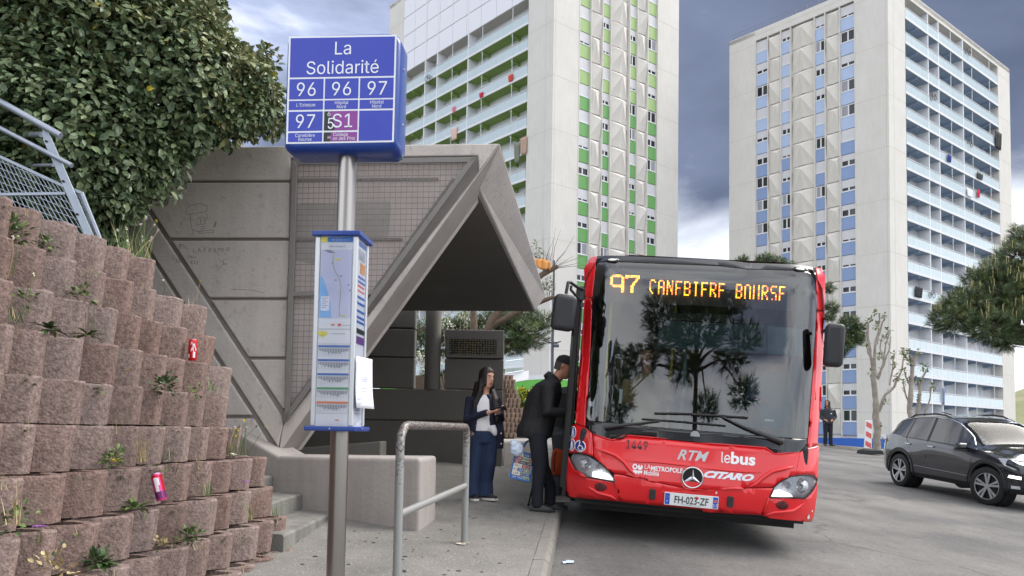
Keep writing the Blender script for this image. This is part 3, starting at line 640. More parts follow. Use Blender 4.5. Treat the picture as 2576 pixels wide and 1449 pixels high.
for i in range(24):
    a = 2 * math.pi * i / 24; hx, hy = 16 * math.sin(a) ** 3, 13 * math.cos(a) - 5 * math.cos(2 * a) - 2 * math.cos(3 * a) - math.cos(4 * a); hp.append(hc + sv * hx * .0018 + UP * hy * .0014)
b.add(hp, [tuple(range(24))[::-1]]); b.build('print_heart', P_('yellow', (232, 222, 70)), case)
sheet('print_rule', ('rule', (178, 180, 190)), [(0, 655, 1, 659), (0, 1188, 1, 1190), (0, 750, 1, 752)], 2)
tabs = [(760, 'blue'), (848, 'blue'), (937, 'blue'), (1026, 'green'), (1115, 'orange')]; tc_ = {'blue': (60, 110, 190), 'green': (70, 160, 110), 'orange': (228, 130, 80)}
for cn in ('blue', 'green', 'orange'): sheet('print_bar', ('bar_' + cn, tc_[cn]), [(.02, y, .98, y + 13) for y, c in tabs if c == cn], 2)
cell = []
for y, c in tabs:
    for i in range(19):
        h_ = 12 + 30 * max(0, math.sin(i / 19 * 3.1)) * rk.uniform(.4, 1); cell.append((.04 + i * .049, y + 20, .072 + i * .049, y + 20 + h_))
sheet('print_times', ('times', (150, 152, 165)), cell, 2); sheet('print_shade', ('shade', (222, 224, 232)), [(.02 + .1 * i, y + 18, .07 + .1 * i, y + 66) for y, c in tabs for i in range(10)], 1)
sheet('print_red_logo', ('redlogo', (225, 95, 80)), [(.40, 625, .5, 634), (.6, 622, .7, 638), (.6, 1228, .72, 1234)], 3)
b = MB()
def tt(s_, u, y, cap, m_=None): put_text(b, s_, tq(tl + .03 + Wc * u, z_at(y), -(SHD + .0045)), sv, UP, cap)
tt('Plan de ligne', .5, 133, .013); tt('[', .27, 135, .018); tt(']', .73, 135, .018); tt('> Canebière Bourse', .6, 690, .010); tt('97', .13, 680, .010); tt('97JET', .13, 700, .010); tt('LAMETROPOLE', .85, 636, .0075)
b.build('print_lettering', P_('darktext', (70, 74, 96)), case)
b = MB(); put_text(b, 'VERS  Canebière Bourse', tq(tl + .03 + Wc * .60, z_at(91), -(SHD + .0045)), sv, UP, .0095); b.build('print_lettering', white, case)
# right-hand side sheets
def trs(mb, w0, v0, w1, v1, d): mb.quad(tq(tr_ - .012 + d, z_at(v1), .03 + (td - .06) * w0), tq(tr_ - .012 + d, z_at(v1), .03 + (td - .06) * w1), tq(tr_ - .012 + d, z_at(v0), .03 + (td - .06) * w1), tq(tr_ - .012 + d, z_at(v0), .03 + (td - .06) * w0))
for c, its in ((('bar_blue', tc_['blue']), [(.1, y, .95, y + 16) for y in (300, 330, 430, 470, 520, 560, 590)] + [(.05, 80, .95, 110)]), (('redlogo', (225, 95, 80)), [(.1, 360, .9, 372), (.1, 392, .9, 402)]), (('sideorange', (220, 160, 100)), [(.4, 210, .9, 280)]), (('dark', (50, 60, 60)), [(.02, 640, .98, 672)]), (('purple', (120, 80, 150)), [(.02, 690, .98, 740)]), (('greytext', (165, 168, 190)), [(.1, y, .9, y + 4) for y in range(130, 200, 10)] + [(.1, y, .8, y + 4) for y in range(900, 1200, 22)])):
    b = MB()
    for it in its: trs(b, *it, .002)
    b.build('side_print', P_(*c), case)
clear = glassy('clear_pane', (0.97, 0.98, 1.0), 0.03, see=1.0, ior=1.35)
b = MB(); tr(b, 0, 66, 1, 1268, .004); b.build('case_pane', clear, case)
b = MB(); b.quad(tq(tr_ - .004, tz0 + .004, .03), tq(tr_ - .004, tz0 + .004, td - .03), tq(tr_ - .004, tz1 - .004, td - .03), tq(tr_ - .004, tz1 - .004, .03)); b.build('case_pane', clear, case)
b = MB()
for u in (.5,): b.lathe(tq(tl + .03 + Wc * u, tz0 - .014, -.027), [(.006, 0), (.005, .003)], 8, R=SN.to_track_quat('Z', 'Y').to_matrix())
b.lathe(tq(tr_ + .026, tz0 - .014, .12), [(.006, 0), (.005, .003)], 8, R=sv.to_track_quat('Z', 'Y').to_matrix()); b.build('screw', MATS['zinc'], case)
# taped notice on the right side, curling off
nb_ = MB(); rings = []
for i in range(9):
    f_ = i / 8; z_ = z_at(828 + 325 * f_); cur = .012 + .03 * max(0, f_ - .5) ** 2 * 2
    rings.append([tq(tr_ + cur * .7 + .0 + (.004 if j else 0) + .05 * w_ * (0.8 + .2 * f_), z_, .005 + .21 * w_ + j * .0008) for j in (0,) for w_ in (0, .25, .5, .75, 1.0)])
nb_.loft(rings, closed=False)
no = nb_.build('paper_notice', [paper], smooth=60); tag(no, 'white paper notice taped to the right side of the timetable case', 'notice')
md = no.modifiers.new('solid', 'SOLIDIFY'); md.thickness = .0008
b = MB()
def np_(u, v): i = min(int(v * 8), 7); f_ = v * 8 - i; w_ = u; A0 = rings[i]; A1 = rings[i + 1]; p = A0[0].lerp(A0[4], w_).lerp(A1[0].lerp(A1[4], w_), f_); return p + SN * .004 + sv * .004
for v0, u0, u1 in ((.15, .42, .58), (.38, .3, .75), (.42, .3, .72), (.46, .36, .68), (.6, .28, .74), (.66, .36, .62), (.8, .1, .3), (.83, .1, .35), (.9, .1, .3)):
    b.quad(np_(u0, v0 + .012), np_(u1, v0 + .012), np_(u1, v0), np_(u0, v0))
no2 = b.build('notice_text', P_('greytext', (165, 168, 190)), no)

# ================================================================== BARRIER
bar = thing('pedestrian_barrier', 'worn grey tubular steel barrier with one mid rail set in the pavement', 'barrier', (-0.5, 6.2, 0.0))
wm = bpy.data.materials.new('worn_grey_tube'); wm.use_nodes = True; t = wm.node_tree; bs2 = t.nodes['Principled BSDF']; n_ = t.nodes.new; l_ = t.links.new
g_ = n_('ShaderNodeNewGeometry'); nz = n_('ShaderNodeTexNoise'); nz.inputs['Scale'].default_value = 55; nz.inputs['Detail'].default_value = 8; nz.inputs['Roughness'].default_value = .75; l_(g_.outputs['Position'], nz.inputs['Vector'])
n3 = n_('ShaderNodeTexNoise'); n3.inputs['Scale'].default_value = 4; l_(g_.outputs['Position'], n3.inputs['Vector'])
mp_ = n_('ShaderNodeSeparateXYZ'); l_(g_.outputs['Position'], mp_.inputs[0])
mr = n_('ShaderNodeMapRange'); l_(mp_.outputs[2], mr.inputs[0]); mr.inputs[1].default_value = .55; mr.inputs[2].default_value = 1.05; mr.inputs[3].default_value = -.11; mr.inputs[4].default_value = .06
ad = n_('ShaderNodeMath'); ad.operation = 'ADD'; l_(nz.outputs[0], ad.inputs[0]); l_(mr.outputs[0], ad.inputs[1])
rp = n_('ShaderNodeValToRGB'); e = rp.color_ramp.elements; e[0].position = .5; e[0].color = (*srgb(150, 152, 150), 1); e[1].position = .56; e[1].color = (*srgb(92, 78, 72), 1); l_(ad.outputs[0], rp.inputs[0]); l_(rp.outputs[0], bs2.inputs['Base Color']); bs2.inputs['Roughness'].default_value = .45; bs2.inputs['Metallic'].default_value = .35
bl, br_ = Vector((-.725, 5.35, 0)), ongr(1168, 1366, WALK); bl.z = roadz(bl.x, bl.y) + WALK
ztl, ztr = atY(1030, 1062, bl.y).z, atY(1168, 1062, br_.y).z; ztl = ztr = (ztl + ztr) / 2 - .03
d_ = (br_ - bl); d_.z = 0; d_.normalize(); R_ = .14; path = [bl, Vector((bl.x, bl.y, ztl - R_))]
for i in range(1, 7): a = rad(15 * i); path.append(Vector((bl.x, bl.y, ztl - R_)) + d_ * (R_ * (1 - math.cos(a))) + UP * (R_ * math.sin(a)))
tp_ = Vector((br_.x, br_.y, ztr - .06))
for i in range(0, 7): a = rad(90 - 15 * i); path.append(tp_ - d_ * (.06 * (1 - math.cos(a))) + UP * (.06 * math.sin(a)))
path.append(br_); b = MB(); b.tube(path, .029, 16); b.build('hoop', wm, bar, smooth=60)
m1_, m2_ = atY(1035, 1295, bl.y), atY(1170, 1222, br_.y); m1_.x, m1_.y = bl.x, bl.y; m2_.x, m2_.y = br_.x, br_.y
b = MB(); b.tube([m1_, m2_], .026, 14); b.build('mid_rail', wm, bar, smooth=60)
b = MB()
for q in (bl, br_): b.lathe(q + UP * -.004, [(.06, 0), (.055, .012), (.034, .018)], 14)
b.build('foot_mortar', kerbm, bar)

# ================================================================== STAIR HANDRAIL FENCE (upper left)
galv = mat('galvanised_steel', srgb(158, 166, 178), 0.42, 0.55, vary=0.3, vscale=14, col2=srgb(120, 128, 140))
def Hq(x, y, yy): p = (0.2777 * x, 234.8 + 0.2777 * y); return atY(p[0], p[1], yy)
hr = thing('stair_handrail_fence', 'galvanised steel handrail with leaning posts and diamond mesh above the planter wall', 'railing', (-3.0, 6.0, 2.0))
RY = 6.0
for a, c, nm in (((-330, -110), (550, 385), 'handrail'), ((-330, 145), (652, 655), 'handrail')):
    b = MB(); b.tube([Hq(*a, RY - .04), Hq(*c, RY - .04)], .026 if a[1] < 0 else .019, 12); b.build(nm, galv, hr, smooth=60)
for a, c in (((-60, 395), (372, 372)), ((-60, 662), (478, 650))):
    b = MB(); b.tube([Hq(*a, RY + .5), Hq(*c, RY + .02)], .021 if a[1] < 500 else .013, 12); b.build('far_rail', galv, hr, smooth=60)
def flat(name, pts, w_, yy, th=.012):
    b = MB(); P = [Hq(*q, yy) for q in pts]; d = (P[-1] - P[0]).normalized(); n = d.cross(Vector((0, 1, 0))).normalized() * w_ / 2
    if len(P) > 2: poly = [P[0] - n * .2, P[1] - n, P[-1] - n, P[-1] + n, P[1] + n, P[0] + n * .2]
    else: poly = [P[0] - n, P[1] - n, P[1] + n, P[0] + n]
    b.prism(poly, Vector((0, th, 0))); return b.build(name, galv, hr, bevel=.002)
flat('post', [(385, 300), (425, 410), (850, 1390)], .06, RY)
flat('post', [(122, 415), (118, 500), (55, 1100)], .055, RY + .3)
for s_ in (((-60, 545), (585, 845)), ((-60, 915), (590, 905)), ((650, 865), (735, 900)), ((735, 895), (945, 1420)), ((585, 845), (830, 1400))): flat('mesh_frame', s_, .022, RY + .02, .02)
b = MB(); wrs = .0032
for i in range(26):     # long wires, leaning like the posts
    x0 = -260 + i * 44; t0 = Hq(x0, 560 + (x0 - 0) * .47 if x0 > 0 else 560 + x0 * .47, RY + .03); x1 = x0 + 390 + 0; y1 = 1390
    if x0 > 560: break
    b.tube([t0, Hq(x1 - max(0, -x0) * .0, y1, RY + .03)], wrs, 4)
for i in range(20):
    y0 = 600 + i * 62; xa = -40; xe = 590 + (i * 62) * .42; ye = y0 + (xe - xa) * .40
    if ye < 560 + xe * .47: ye = 560 + xe * .47
    xe = min(xe, 830); b.tube([Hq(xa, y0, RY + .034), Hq(xe, min(ye, 1420), RY + .034)], wrs, 4)
for i in range(5): b.tube([Hq(668 + i * 17, 880 + i * 5, RY + .035), Hq(855 + i * 17, 1395, RY + .035)], wrs, 4)
for i in range(8): b.tube([Hq(665 + i * 24, 920 + i * 60, RY + .036), Hq(765 + i * 24, 965 + i * 60, RY + .036)], wrs, 4)
tag(b.build('diamond_mesh', galv, hr), kind='stuff')
b = MB()
for q in ((418, 434), (572, 796), (698, 1095)): b.lathe(Hq(*q, RY - .004), [(.009, 0), (.009, .005), (.004, .008)], 8, R=Vector((0, -1, 0)).to_track_quat('Z', 'Y').to_matrix())
b.build('bolt', mat('dark_bolt', (.03, .03, .035), .5, .5), hr)

# ================================================================== CANS
def Z2(x, y): return (0.6526 * x, 503 + 0.6526 * y)
red = mat('can_red', srgb(205, 12, 30), 0.3, 0.3, coat=.4); cwh = mat('can_white', srgb(238, 234, 236), 0.35); cal = mat('can_aluminium', srgb(200, 200, 205), .25, .9)
def can(name, label, q, k, tilt, mats, r_=.029, h=.146):
    p = onp(*Z2(*q), (rowx(k, 3.8) + .075, 3.8, 0), (1, -.055, 0))
    o = thing(name, label, 'drink can', p, rot=tilt); o['local'] = 1
    b = MB(); b.lathe((0, 0, 0), [(r_ * .78, 0), (r_ * .95, .008), (r_, .014), (r_, h - .016), (r_ * .93, h - .008), (r_ * .84, h)], 24); b.build('can_body', mats[0], o, smooth=40, local=True)
    b = MB(); b.lathe((0, 0, h), [(r_ * .84, 0), (r_ * .84, .003), (r_ * .74, .003), (r_ * .74, -.001)], 24); b.build('can_lid', cal, o, smooth=40, local=True)
    return o
c1 = can('drink_can', 'upright slim red drink can with white script standing in the upper planter block', (741, 620), 2, (0, 0, 0), [red])
b = MB(); r0 = .0296; prev = None
for band in ((.3, .9, .055, .018), (.7, 1.25, .085, .016), (.2, .7, .10, .012)):
    ring = []
    for i in range(13):
        a = -1.9 + band[0] + (band[1] - band[0]) * i / 12 * 1.6; z = band[2] + .018 * math.sin(i / 12 * 5); ring.append([(r0 * math.cos(a), r0 * math.sin(a), z), (r0 * math.cos(a), r0 * math.sin(a), z + band[3])])
    for i in range(12): b.quad(ring[i][0], ring[i + 1][0], ring[i + 1][1], ring[i][1])
for (a0, a1, z0, z1) in ((-2.3, -1.9, .018, .045), (-1.1, -.6, .02, .06)):
    for i in range(5):
        q0, q1 = a0 + (a1 - a0) * i / 5, a0 + (a1 - a0) * (i + 1) / 5; b.quad(*[(r0 * math.cos(a), r0 * math.sin(a), z) for a, z in ((q0, z0), (q1, z0), (q1, z1), (q0, z1))])
b.build('can_print', cwh, c1, local=True)
pk = mat('can_pink', srgb(225, 70, 140), .3, .3, coat=.3); vio = mat('can_violet', srgb(92, 40, 100), .3, .2)
c2 = can('drink_can', 'tilted pink, red and violet drink can stuck in a lower planter block', (625, 1158), -2, (rad(-8), rad(-14), .5), [pk], h=.15)
for (z0, z1, mm, a0, a1) in ((.012, .05, vio, -3.1, 3.1), (.128, .141, red, -3.1, 3.1), (.05, .128, cwh, -2.3, -1.7), (.085, .125, cwh, -1.9, -1.4), (.05, .14, red, -1.1, -.4)):
    b = MB(); n = 16
    for i in range(n):
        q0, q1 = a0 + (a1 - a0) * i / n, a0 + (a1 - a0) * (i + 1) / n; b.quad(*[(.0294 * math.cos(a), .0294 * math.sin(a), z) for a, z in ((q0, z0), (q1, z0), (q1, z1), (q0, z1))])
    b.build('can_print', mm, c2, local=True)
# ================================================================== WEEDS in the blocks
wg = leafmat('weed_green', srgb(70, 92, 48), srgb(112, 132, 70), srgb(100, 118, 76)); wd = leafmat('weed_dry', srgb(150, 132, 92), srgb(190, 172, 126), srgb(170, 150, 110)); wy = mat('weed_yellow', srgb(214, 196, 52), .6); ww = mat('weed_white', srgb(226, 222, 205), .7); wp = mat('weed_purple', srgb(160, 90, 190), .6); wdk = leafmat('weed_dark', srgb(44, 66, 34), srgb(70, 96, 50), srgb(74, 92, 58))
WM = [wg, wd, wy, ww, wp, wdk]; wd_ = MB(); rw = random.Random(21)
def blade(mb, p, d, L_, w_, droop, n=3):
    p = Vector(p); d = Vector(d).normalized(); s_ = d.cross(Vector((0, 0, 1)));
    s_ = s_.normalized() if s_.length > 1e-3 else Vector((1, 0, 0)); vs = []; q = p.copy()
    for i in range(n + 1):
        f_ = i / n; ww_ = w_ * (1 - f_ * .95); vs += [q - s_ * ww_, q + s_ * ww_]; q = q + d * (L_ / n); d = (d + Vector((0, 0, -droop / n))).normalized()
    mb.add(vs, [(2 * i, 2 * i + 1, 2 * i + 3, 2 * i + 2) for i in range(n)])
def tuft(mb, p, n, h, sp_, mi=0, w_=.0022, droop=.5):
    for i in range(n):
        mb.cur = mi if rw.random() > .2 else 1; a = rw.uniform(0, 6.28); t_ = rw.uniform(.1, 1) * sp_
        blade(mb, Vector(p) + Vector((rw.uniform(-.02, .02), rw.uniform(-.05, .05), 0)), (math.cos(a) * t_, math.sin(a) * t_, 1), h * rw.uniform(.5, 1.1), w_, droop)
def leaf(mb, p, d, up_, L_, w_, fold=.25, curl=.2):
    d = d.normalized(); s_ = d.cross(up_); s_ = s_.normalized() if s_.length > 1e-4 else d.orthogonal().normalized(); n = s_.cross(d).normalized()
    m1 = p + d * L_ * .5 - n * L_ * curl * .2; tip = p + d * L_ - n * L_ * curl; a1 = p + d * L_ * .22; a2 = p + d * L_ * .62 - n * L_ * curl * .35; u = n * w_ * fold
    mb.add([p, m1, tip, a1 - s_ * w_ * .8 + u * .8, a2 - s_ * w_ * .92 + u, a1 + s_ * w_ * .8 + u * .8, a2 + s_ * w_ * .92 + u], [(0, 1, 3), (3, 1, 4), (4, 1, 2), (0, 5, 1), (5, 6, 1), (6, 2, 1)])
def rosette(mb, p, n, L_, mi=0):
    for i in range(n):
        mb.cur = mi; a = rw.uniform(0, 6.28); d = Vector((math.cos(a), math.sin(a), rw.uniform(-.2, .9))); leaf(mb, Vector(p) + d * .01, d, Vector((0, 0, 1)), L_ * rw.uniform(.6, 1.2), L_ * .17, curl=.25)
def bushy(mb, p, n, R_, L_, mi=0):
    for i in range(n):
        mb.cur = mi if rw.random() > .12 else 5; d = Vector((rw.gauss(0, 1), rw.gauss(0, 1), rw.gauss(0, .8) + .3)).normalized(); leaf(mb, Vector(p) + d * R_ * rw.uniform(.2, 1), d + Vector((0, 0, .3)), Vector((rw.gauss(0, .4), rw.gauss(0, .4), 1)), L_ * rw.uniform(.6, 1.2), L_ * .32)
for (k, a, c, top) in BLOCKS:
    if a < 2.6: continue
    r_ = rw.random(); yy = a + (c - a) * rw.uniform(.3, .75); p = Vector((rowx(k, yy) + .045, yy, top - .05))
    if rw.random() < .5: tuft(wd_, p + Vector((.02, rw.uniform(-.06, .06), 0)), rw.randint(3, 8), rw.uniform(.04, .1), .8, rw.choice([0, 1, 5]), .0018)
    if r_ < .2: tuft(wd_, p, rw.randint(5, 12), .09, .7)
    elif r_ < .36: rosette(wd_, p, rw.randint(6, 11), .05, rw.choice([0, 5]))
    elif r_ < .48: bushy(wd_, p, 26, .045, .024, 0)
    elif r_ < .56: tuft(wd_, p, 5, .13, .5, 1)
def zp(q, k, n=.06): return onp(*Z2(*q), (rowx(k, 3.8) + n, 3.8, 0), (1, -.055, 0))
bushy(wd_, zp((640, 715), 0), 110, .075, .03, 5); bushy(wd_, zp((735, 1300), -3), 110, .075, .03, 0); bushy(wd_, zp((430, 1005), -1), 80, .07, .028, 0); tuft(wd_, zp((545, 1010), -1), 26, .2, .5, 1); tuft(wd_, zp((640, 1005), -1), 20, .12, .8, 5)
rosette(wd_, zp((385, 1400), -3), 22, .08, 5); bushy(wd_, zp((380, 1400), -3), 40, .07, .035, 5); tuft(wd_, zp((60, 470), 2), 26, .15, .9, 5); rosette(wd_, zp((190, 500), 2), 16, .09, 5); rosette(wd_, zp((340, 525), 2), 16, .09, 0); tuft(wd_, zp((340, 525), 2), 6, .24, .15, 0); bushy(wd_, zp((50, 130), 5), 100, .09, .032, 0)
bushy(wd_, zp((310, 370), 3), 40, .07, .035, 0); bushy(wd_, zp((180, 170), 5), 30, .06, .035, 0); tuft(wd_, zp((815, 735), 0), 20, .13, 1.0, 0); bushy(wd_, zp((60, 1240), -2), 40, .09, .03, 0); tuft(wd_, zp((60, 1250), -2), 12, .2, .8, 1); rosette(wd_, zp((525, 1190), -2), 18, .1, 0); tuft(wd_, zp((800, 1140), -2), 26, .13, .4, 0); bushy(wd_, zp((220, 1440), -4), 60, .12, .03, 1); bushy(wd_, zp((90, 380), 3), 20, .05, .03, 0); tuft(wd_, zp((620, 1330), -3), 20, .06, .9, 5); bushy(wd_, zp((620, 1335), -3), 24, .05, .03, 1); tuft(wd_, zp((965, 1235), -3), 24, .16, .5, 0); tuft(wd_, zp((1060, 1220), -3), 20, .13, .6, 0); bushy(wd_, zp((760, 735), 0), 20, .05, .03, 0)
# yellow leaf, purple petals, dandelion-like stalks
for q, k, mi in (((445, 1010), -1, 2), ((440, 1003), -1, 2), ((490, 660), 1, 2), ((145, 1262), -2, 4), ((155, 1262), -2, 4), ((940, 1085), -2, 4), ((950, 1088), -2, 4), ((898, 980), -1, 3), ((905, 985), -1, 3)):
    for i in range(5): wd_.cur = mi; a = rw.uniform(0, 6.28); leaf(wd_, zp(q, k, .1), Vector((math.cos(a), math.sin(a), .4)), Vector((0, 0, 1)), .03, .009)
def stalk(p, h, lean, mi=3, n=1):
    p = Vector(p); tip = p + Vector((lean[0], lean[1], h)); mid = p.lerp(tip, .5) + Vector((rw.uniform(-.02, .02), 0, .02)); wd_.cur = 1 if rw.random() < .4 else 0; wd_.tube([p, mid, tip], [.0022, .0018, .0014], 4)
    wd_.cur = mi
    for i in range(9): d = Vector((rw.gauss(0, 1), rw.gauss(0, 1), rw.gauss(0, 1) + .4)).normalized(); leaf(wd_, tip, d, Vector((0, 0, 1)), .014, .006)
for i in range(16):
    k = rw.choice([5, 5, 4]); x_ = rw.uniform(480, 580) if k == 5 else rw.uniform(590, 770); p = zp((x_, 225 if k == 5 else 385), k, -.05); stalk(p, rw.uniform(.12, .3), (rw.uniform(-.05, .1), rw.uniform(-.05, .08)), 2 if rw.random() < .15 else 3)
for q in ((30, 300), (50, 300), (110, 440)): stalk(zp(q, 3), .2, (.0, .02), 3)
for i in range(10): p = zp((880 + 8 * i, 985), -1, .0); stalk(p, rw.uniform(.1, .28), (rw.uniform(-.02, .12), rw.uniform(0, .1)), rw.choice([0, 2, 3])); tuft(wd_, p, 4, .14, .6)
for i in range(12): p = zp((440 + 12 * i, 205 + 2 * i), 5, -.12); tuft(wd_, p, 6, .24, .5, 0)
# loose straw lines and kerb-side weeds
for i in range(26): y = rw.uniform(4.5, 9.5); p = Vector((kx(y) + .012, y, roadz(kx(y), y))); tuft(wd_, p, 3, .03, .8, 0, .0015)
for i in range(14): y = rw.uniform(6.3, 8); p = Vector((-1.66 + rw.uniform(0, .02), y, roadz(-1.66, y) + WALK)); tuft(wd_, p, 3, .04, .8, 5, .0015)
tag(wd_.build('weeds', WM), 'weeds, dry grass and small flowers sprouting from the planter blocks', 'weeds', kind='stuff')

# ================================================================== LARGE SHRUB behind the shelter wall
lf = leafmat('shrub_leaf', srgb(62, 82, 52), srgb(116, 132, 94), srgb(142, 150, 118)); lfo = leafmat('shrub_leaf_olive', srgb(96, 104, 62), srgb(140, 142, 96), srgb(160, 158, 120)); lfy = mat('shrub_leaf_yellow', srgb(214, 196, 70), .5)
bark = mat('bark_grey', srgb(120, 112, 102), .95, vary=.6, vscale=12, bump=.8, bscale=40)
shrub = thing('large_shrub', 'large dense shrub with oval grey-green leaves overhanging the shelter wall', 'shrub', (-4.5, 8.5, 1.9))
lobes = []
for (px, py, yy, R_) in ((60, 150, 7.0, 1.0), (230, 110, 7.2, .95), (400, 50, 7.4, .58), (400, 190, 7.2, .75), (500, 210, 7.4, .52), (535, 120, 7.9, .24), (520, 60, 8.0, .16), (600, 240, 7.6, .38), (645, 285, 7.9, .26), (640, 190, 8.1, .2), (565, 285, 7.5, .3), (470, 300, 7.2, .26), (385, 360, 7.1, .28), (322, 405, 7.0, .3), (300, 340, 7.1, .62), (150, 330, 6.9, .9), (40, 420, 6.8, .8), (200, 460, 6.9, .5), (255, 455, 6.9, .28), (80, 560, 6.9, .5), (170, 550, 7.0, .4), (450, -60, 7.8, .42), (200, -40, 7.4, 1.1), (-60, 60, 7.2, 1.2), (-80, 350, 6.9, 1.0), (674, 145, 8.2, .12), (690, 310, 8.05, .14), (672, 240, 8.1, .15), (250, 590, 7.1, .22), (575, 160, 7.9, .22), (545, 20, 8.0, .12), (610, 150, 8.1, .14)):
    p = atY(px, py, yy); lobes.append((p, R_))
rl_ = random.Random(33)
def rdir(r): 
    while True:
        v = Vector((r.uniform(-1, 1), r.uniform(-1, 1), r.uniform(-1, 1)))
        if .05 < v.length < 1: return v.normalized()
fo = MB(); big = []
tot = sum(R_ ** 2 for _, R_ in lobes); NL = 125000
def wall_hit(p): return (p - FO).dot(FN) < -0.02 and p.z < 3.72 and p.x > -3.55 and (p - FO).dot(FN) > -.7
for (c, R_) in lobes:
    for i in range(int(NL * R_ ** 2 / tot)):
        v = rdir(rl_)
        if v.y > .45: continue
        dp = 1 - abs(rl_.gauss(0, .16)); lump = 1 + .18 * mnoise.noise(v * 2.3 + c * 1.7); p = c + v * R_ * dp * lump
        if any((p - c2).length < R2 * .6 for c2, R2 in lobes if c2 is not c): continue
        if wall_hit(p): continue
        d = (v * .45 + Vector((rl_.gauss(0, .5), rl_.gauss(0, .5) - .25, rl_.gauss(0, .4) - .25))).normalized()
        n = (v * .8 + Vector((rl_.gauss(0, .3), rl_.gauss(0, .3) - .25, .55 + rl_.gauss(0, .3)))).normalized()
        L_ = rl_.uniform(.048, .1); fo.cur = 0
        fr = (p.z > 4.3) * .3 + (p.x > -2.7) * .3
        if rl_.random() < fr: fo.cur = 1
        if rl_.random() < .003: fo.cur = 2
        if dp > .93 and v.y < -.3 and p.x > -4.4 and rl_.random() < .25: big.append((p, d, n, L_, fo.cur)); continue
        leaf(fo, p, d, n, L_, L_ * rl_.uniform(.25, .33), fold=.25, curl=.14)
for (c, R_) in lobes:          # inner and rear leaves close the gaps
    if R_ < .3: continue
    for i in range(int(16000 * R_ ** 2 / tot)):
        v = rdir(rl_); p = c + v * R_ * rl_.uniform(.35, .9) + Vector((0, .25 * R_, 0))
        if wall_hit(p): continue
        fo.cur = 0; leaf(fo, p, rdir(rl_), Vector((rl_.gauss(0, .4), -.7, .5)), .12, .04, fold=.2, curl=.1)
rl_.shuffle(big)
for (p, d, n, L_, mi) in big[300:]: fo.cur = mi; leaf(fo, p, d, n, L_, L_ * .28, fold=.3, curl=.16)
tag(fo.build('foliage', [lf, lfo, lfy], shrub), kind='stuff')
LM = []
for mi in range(3):
    mb = MB(); leaf(mb, Vector(), Vector((0, 1, 0)), Vector((0, 0, 1)), 1, .28, fold=.3, curl=.16); LM.append(mb.mesh('leaf', [lf, lfo, lfy][mi]))
sbase = base_of(shrub)
for (p, d, n, L_, mi) in big[:300]:
    o = put('leaf', LM[mi], shrub); s_ = d.cross(n).normalized(); n2 = s_.cross(d).normalized()
    o.matrix_basis = Matrix.Translation(p - sbase) @ Matrix((s_, d, n2)).transposed().to_4x4() @ Matrix.Scale(L_, 4)
b = MB(); rb_ = random.Random(4)
for (c, R_) in lobes:
    root = Vector((-4.6, c.y + 1.6, 2.0))
    if c.x < -3.7: b.tube([root, root.lerp(c, .5) + Vector((rb_.uniform(-.2, .2), .25, .1)), c, c + rdir(rb_) * R_ * .6], [.05, .035, .02, .006], 6)
    for i in range(6): b.tube([c, c + rdir(rb_) * R_ * .5, c + rdir(rb_) * R_ * .85], [.012, .008, .003], 4)
b.build('branches', bark, shrub)
b = MB(); b.hexa([(-9, 6.2, 0), (-3.4, 6.6, 0), (-3.9, 14, 0), (-9, 14, 0)], [(-9, 6.2, 2.3), (-3.6, 6.6, 1.9), (-3.9, 14, 2.4), (-9, 14, 2.8)])
tag(b.build('earth_bank', soil), kind='structure')
# ================================================================== TOWERS
TR, TL = Vector((.771, .637, 0)), Vector((-.637, .771, 0)); NR, NLn = Vector((.637, -.771, 0)), Vector((-.771, -.637, 0))
twc = mat('tower_concrete', srgb(212, 209, 204), .9, drip=.07, vary=.16, vscale=.35, bump=.08, bscale=6, detail=10, col2=srgb(165, 160, 150)); twr = mat('tower_relief', srgb(212, 208, 202), .9, vary=.15, vscale=.8, col2=srgb(190, 184, 174))
twhite = mat('tower_white', srgb(216, 218, 222), .7); shut = mat('roller_shutter', srgb(206, 206, 210), .6); dkglass = glassy('dark_pane', (.2, .2, .2), .05, body=(.02, .022, .026)); curt = mat('curtain', srgb(150, 150, 158), .9)
balg = mat('balustrade_glass', srgb(186, 201, 207), .25, spec=.5, vary=.2, vscale=.7, col2=srgb(206, 216, 220)); joint = mat('panel_joint', srgb(188, 184, 176), .9); clad = mat('white_cladding', srgb(222, 222, 230), .5)
doorm = mat('balcony_door', srgb(150, 156, 160), .4)
class FaceFrame:
    def __init__(s, org, d, n): s.o, s.d, s.n = org, d, n
    def p(s, a, z, out=0.0): return Vector((s.o.x, s.o.y, 0)) + s.d * a + s.n * out + Vector((0, 0, z))
def fbox(fr, a0, a1, z0, z1, o0, o1):
    """box on a facade; o0..o1 outward range"""
    b = MB(); P = [fr.p(a0, 0, o0), fr.p(a1, 0, o0), fr.p(a1, 0, o1), fr.p(a0, 0, o1)]
    cr = (P[1] - P[0]).cross(P[2] - P[1]).z
    if cr < 0: P.reverse()
    return b.hexa([p + Vector((0, 0, z0)) for p in P], [p + Vector((0, 0, z1)) for p in P])
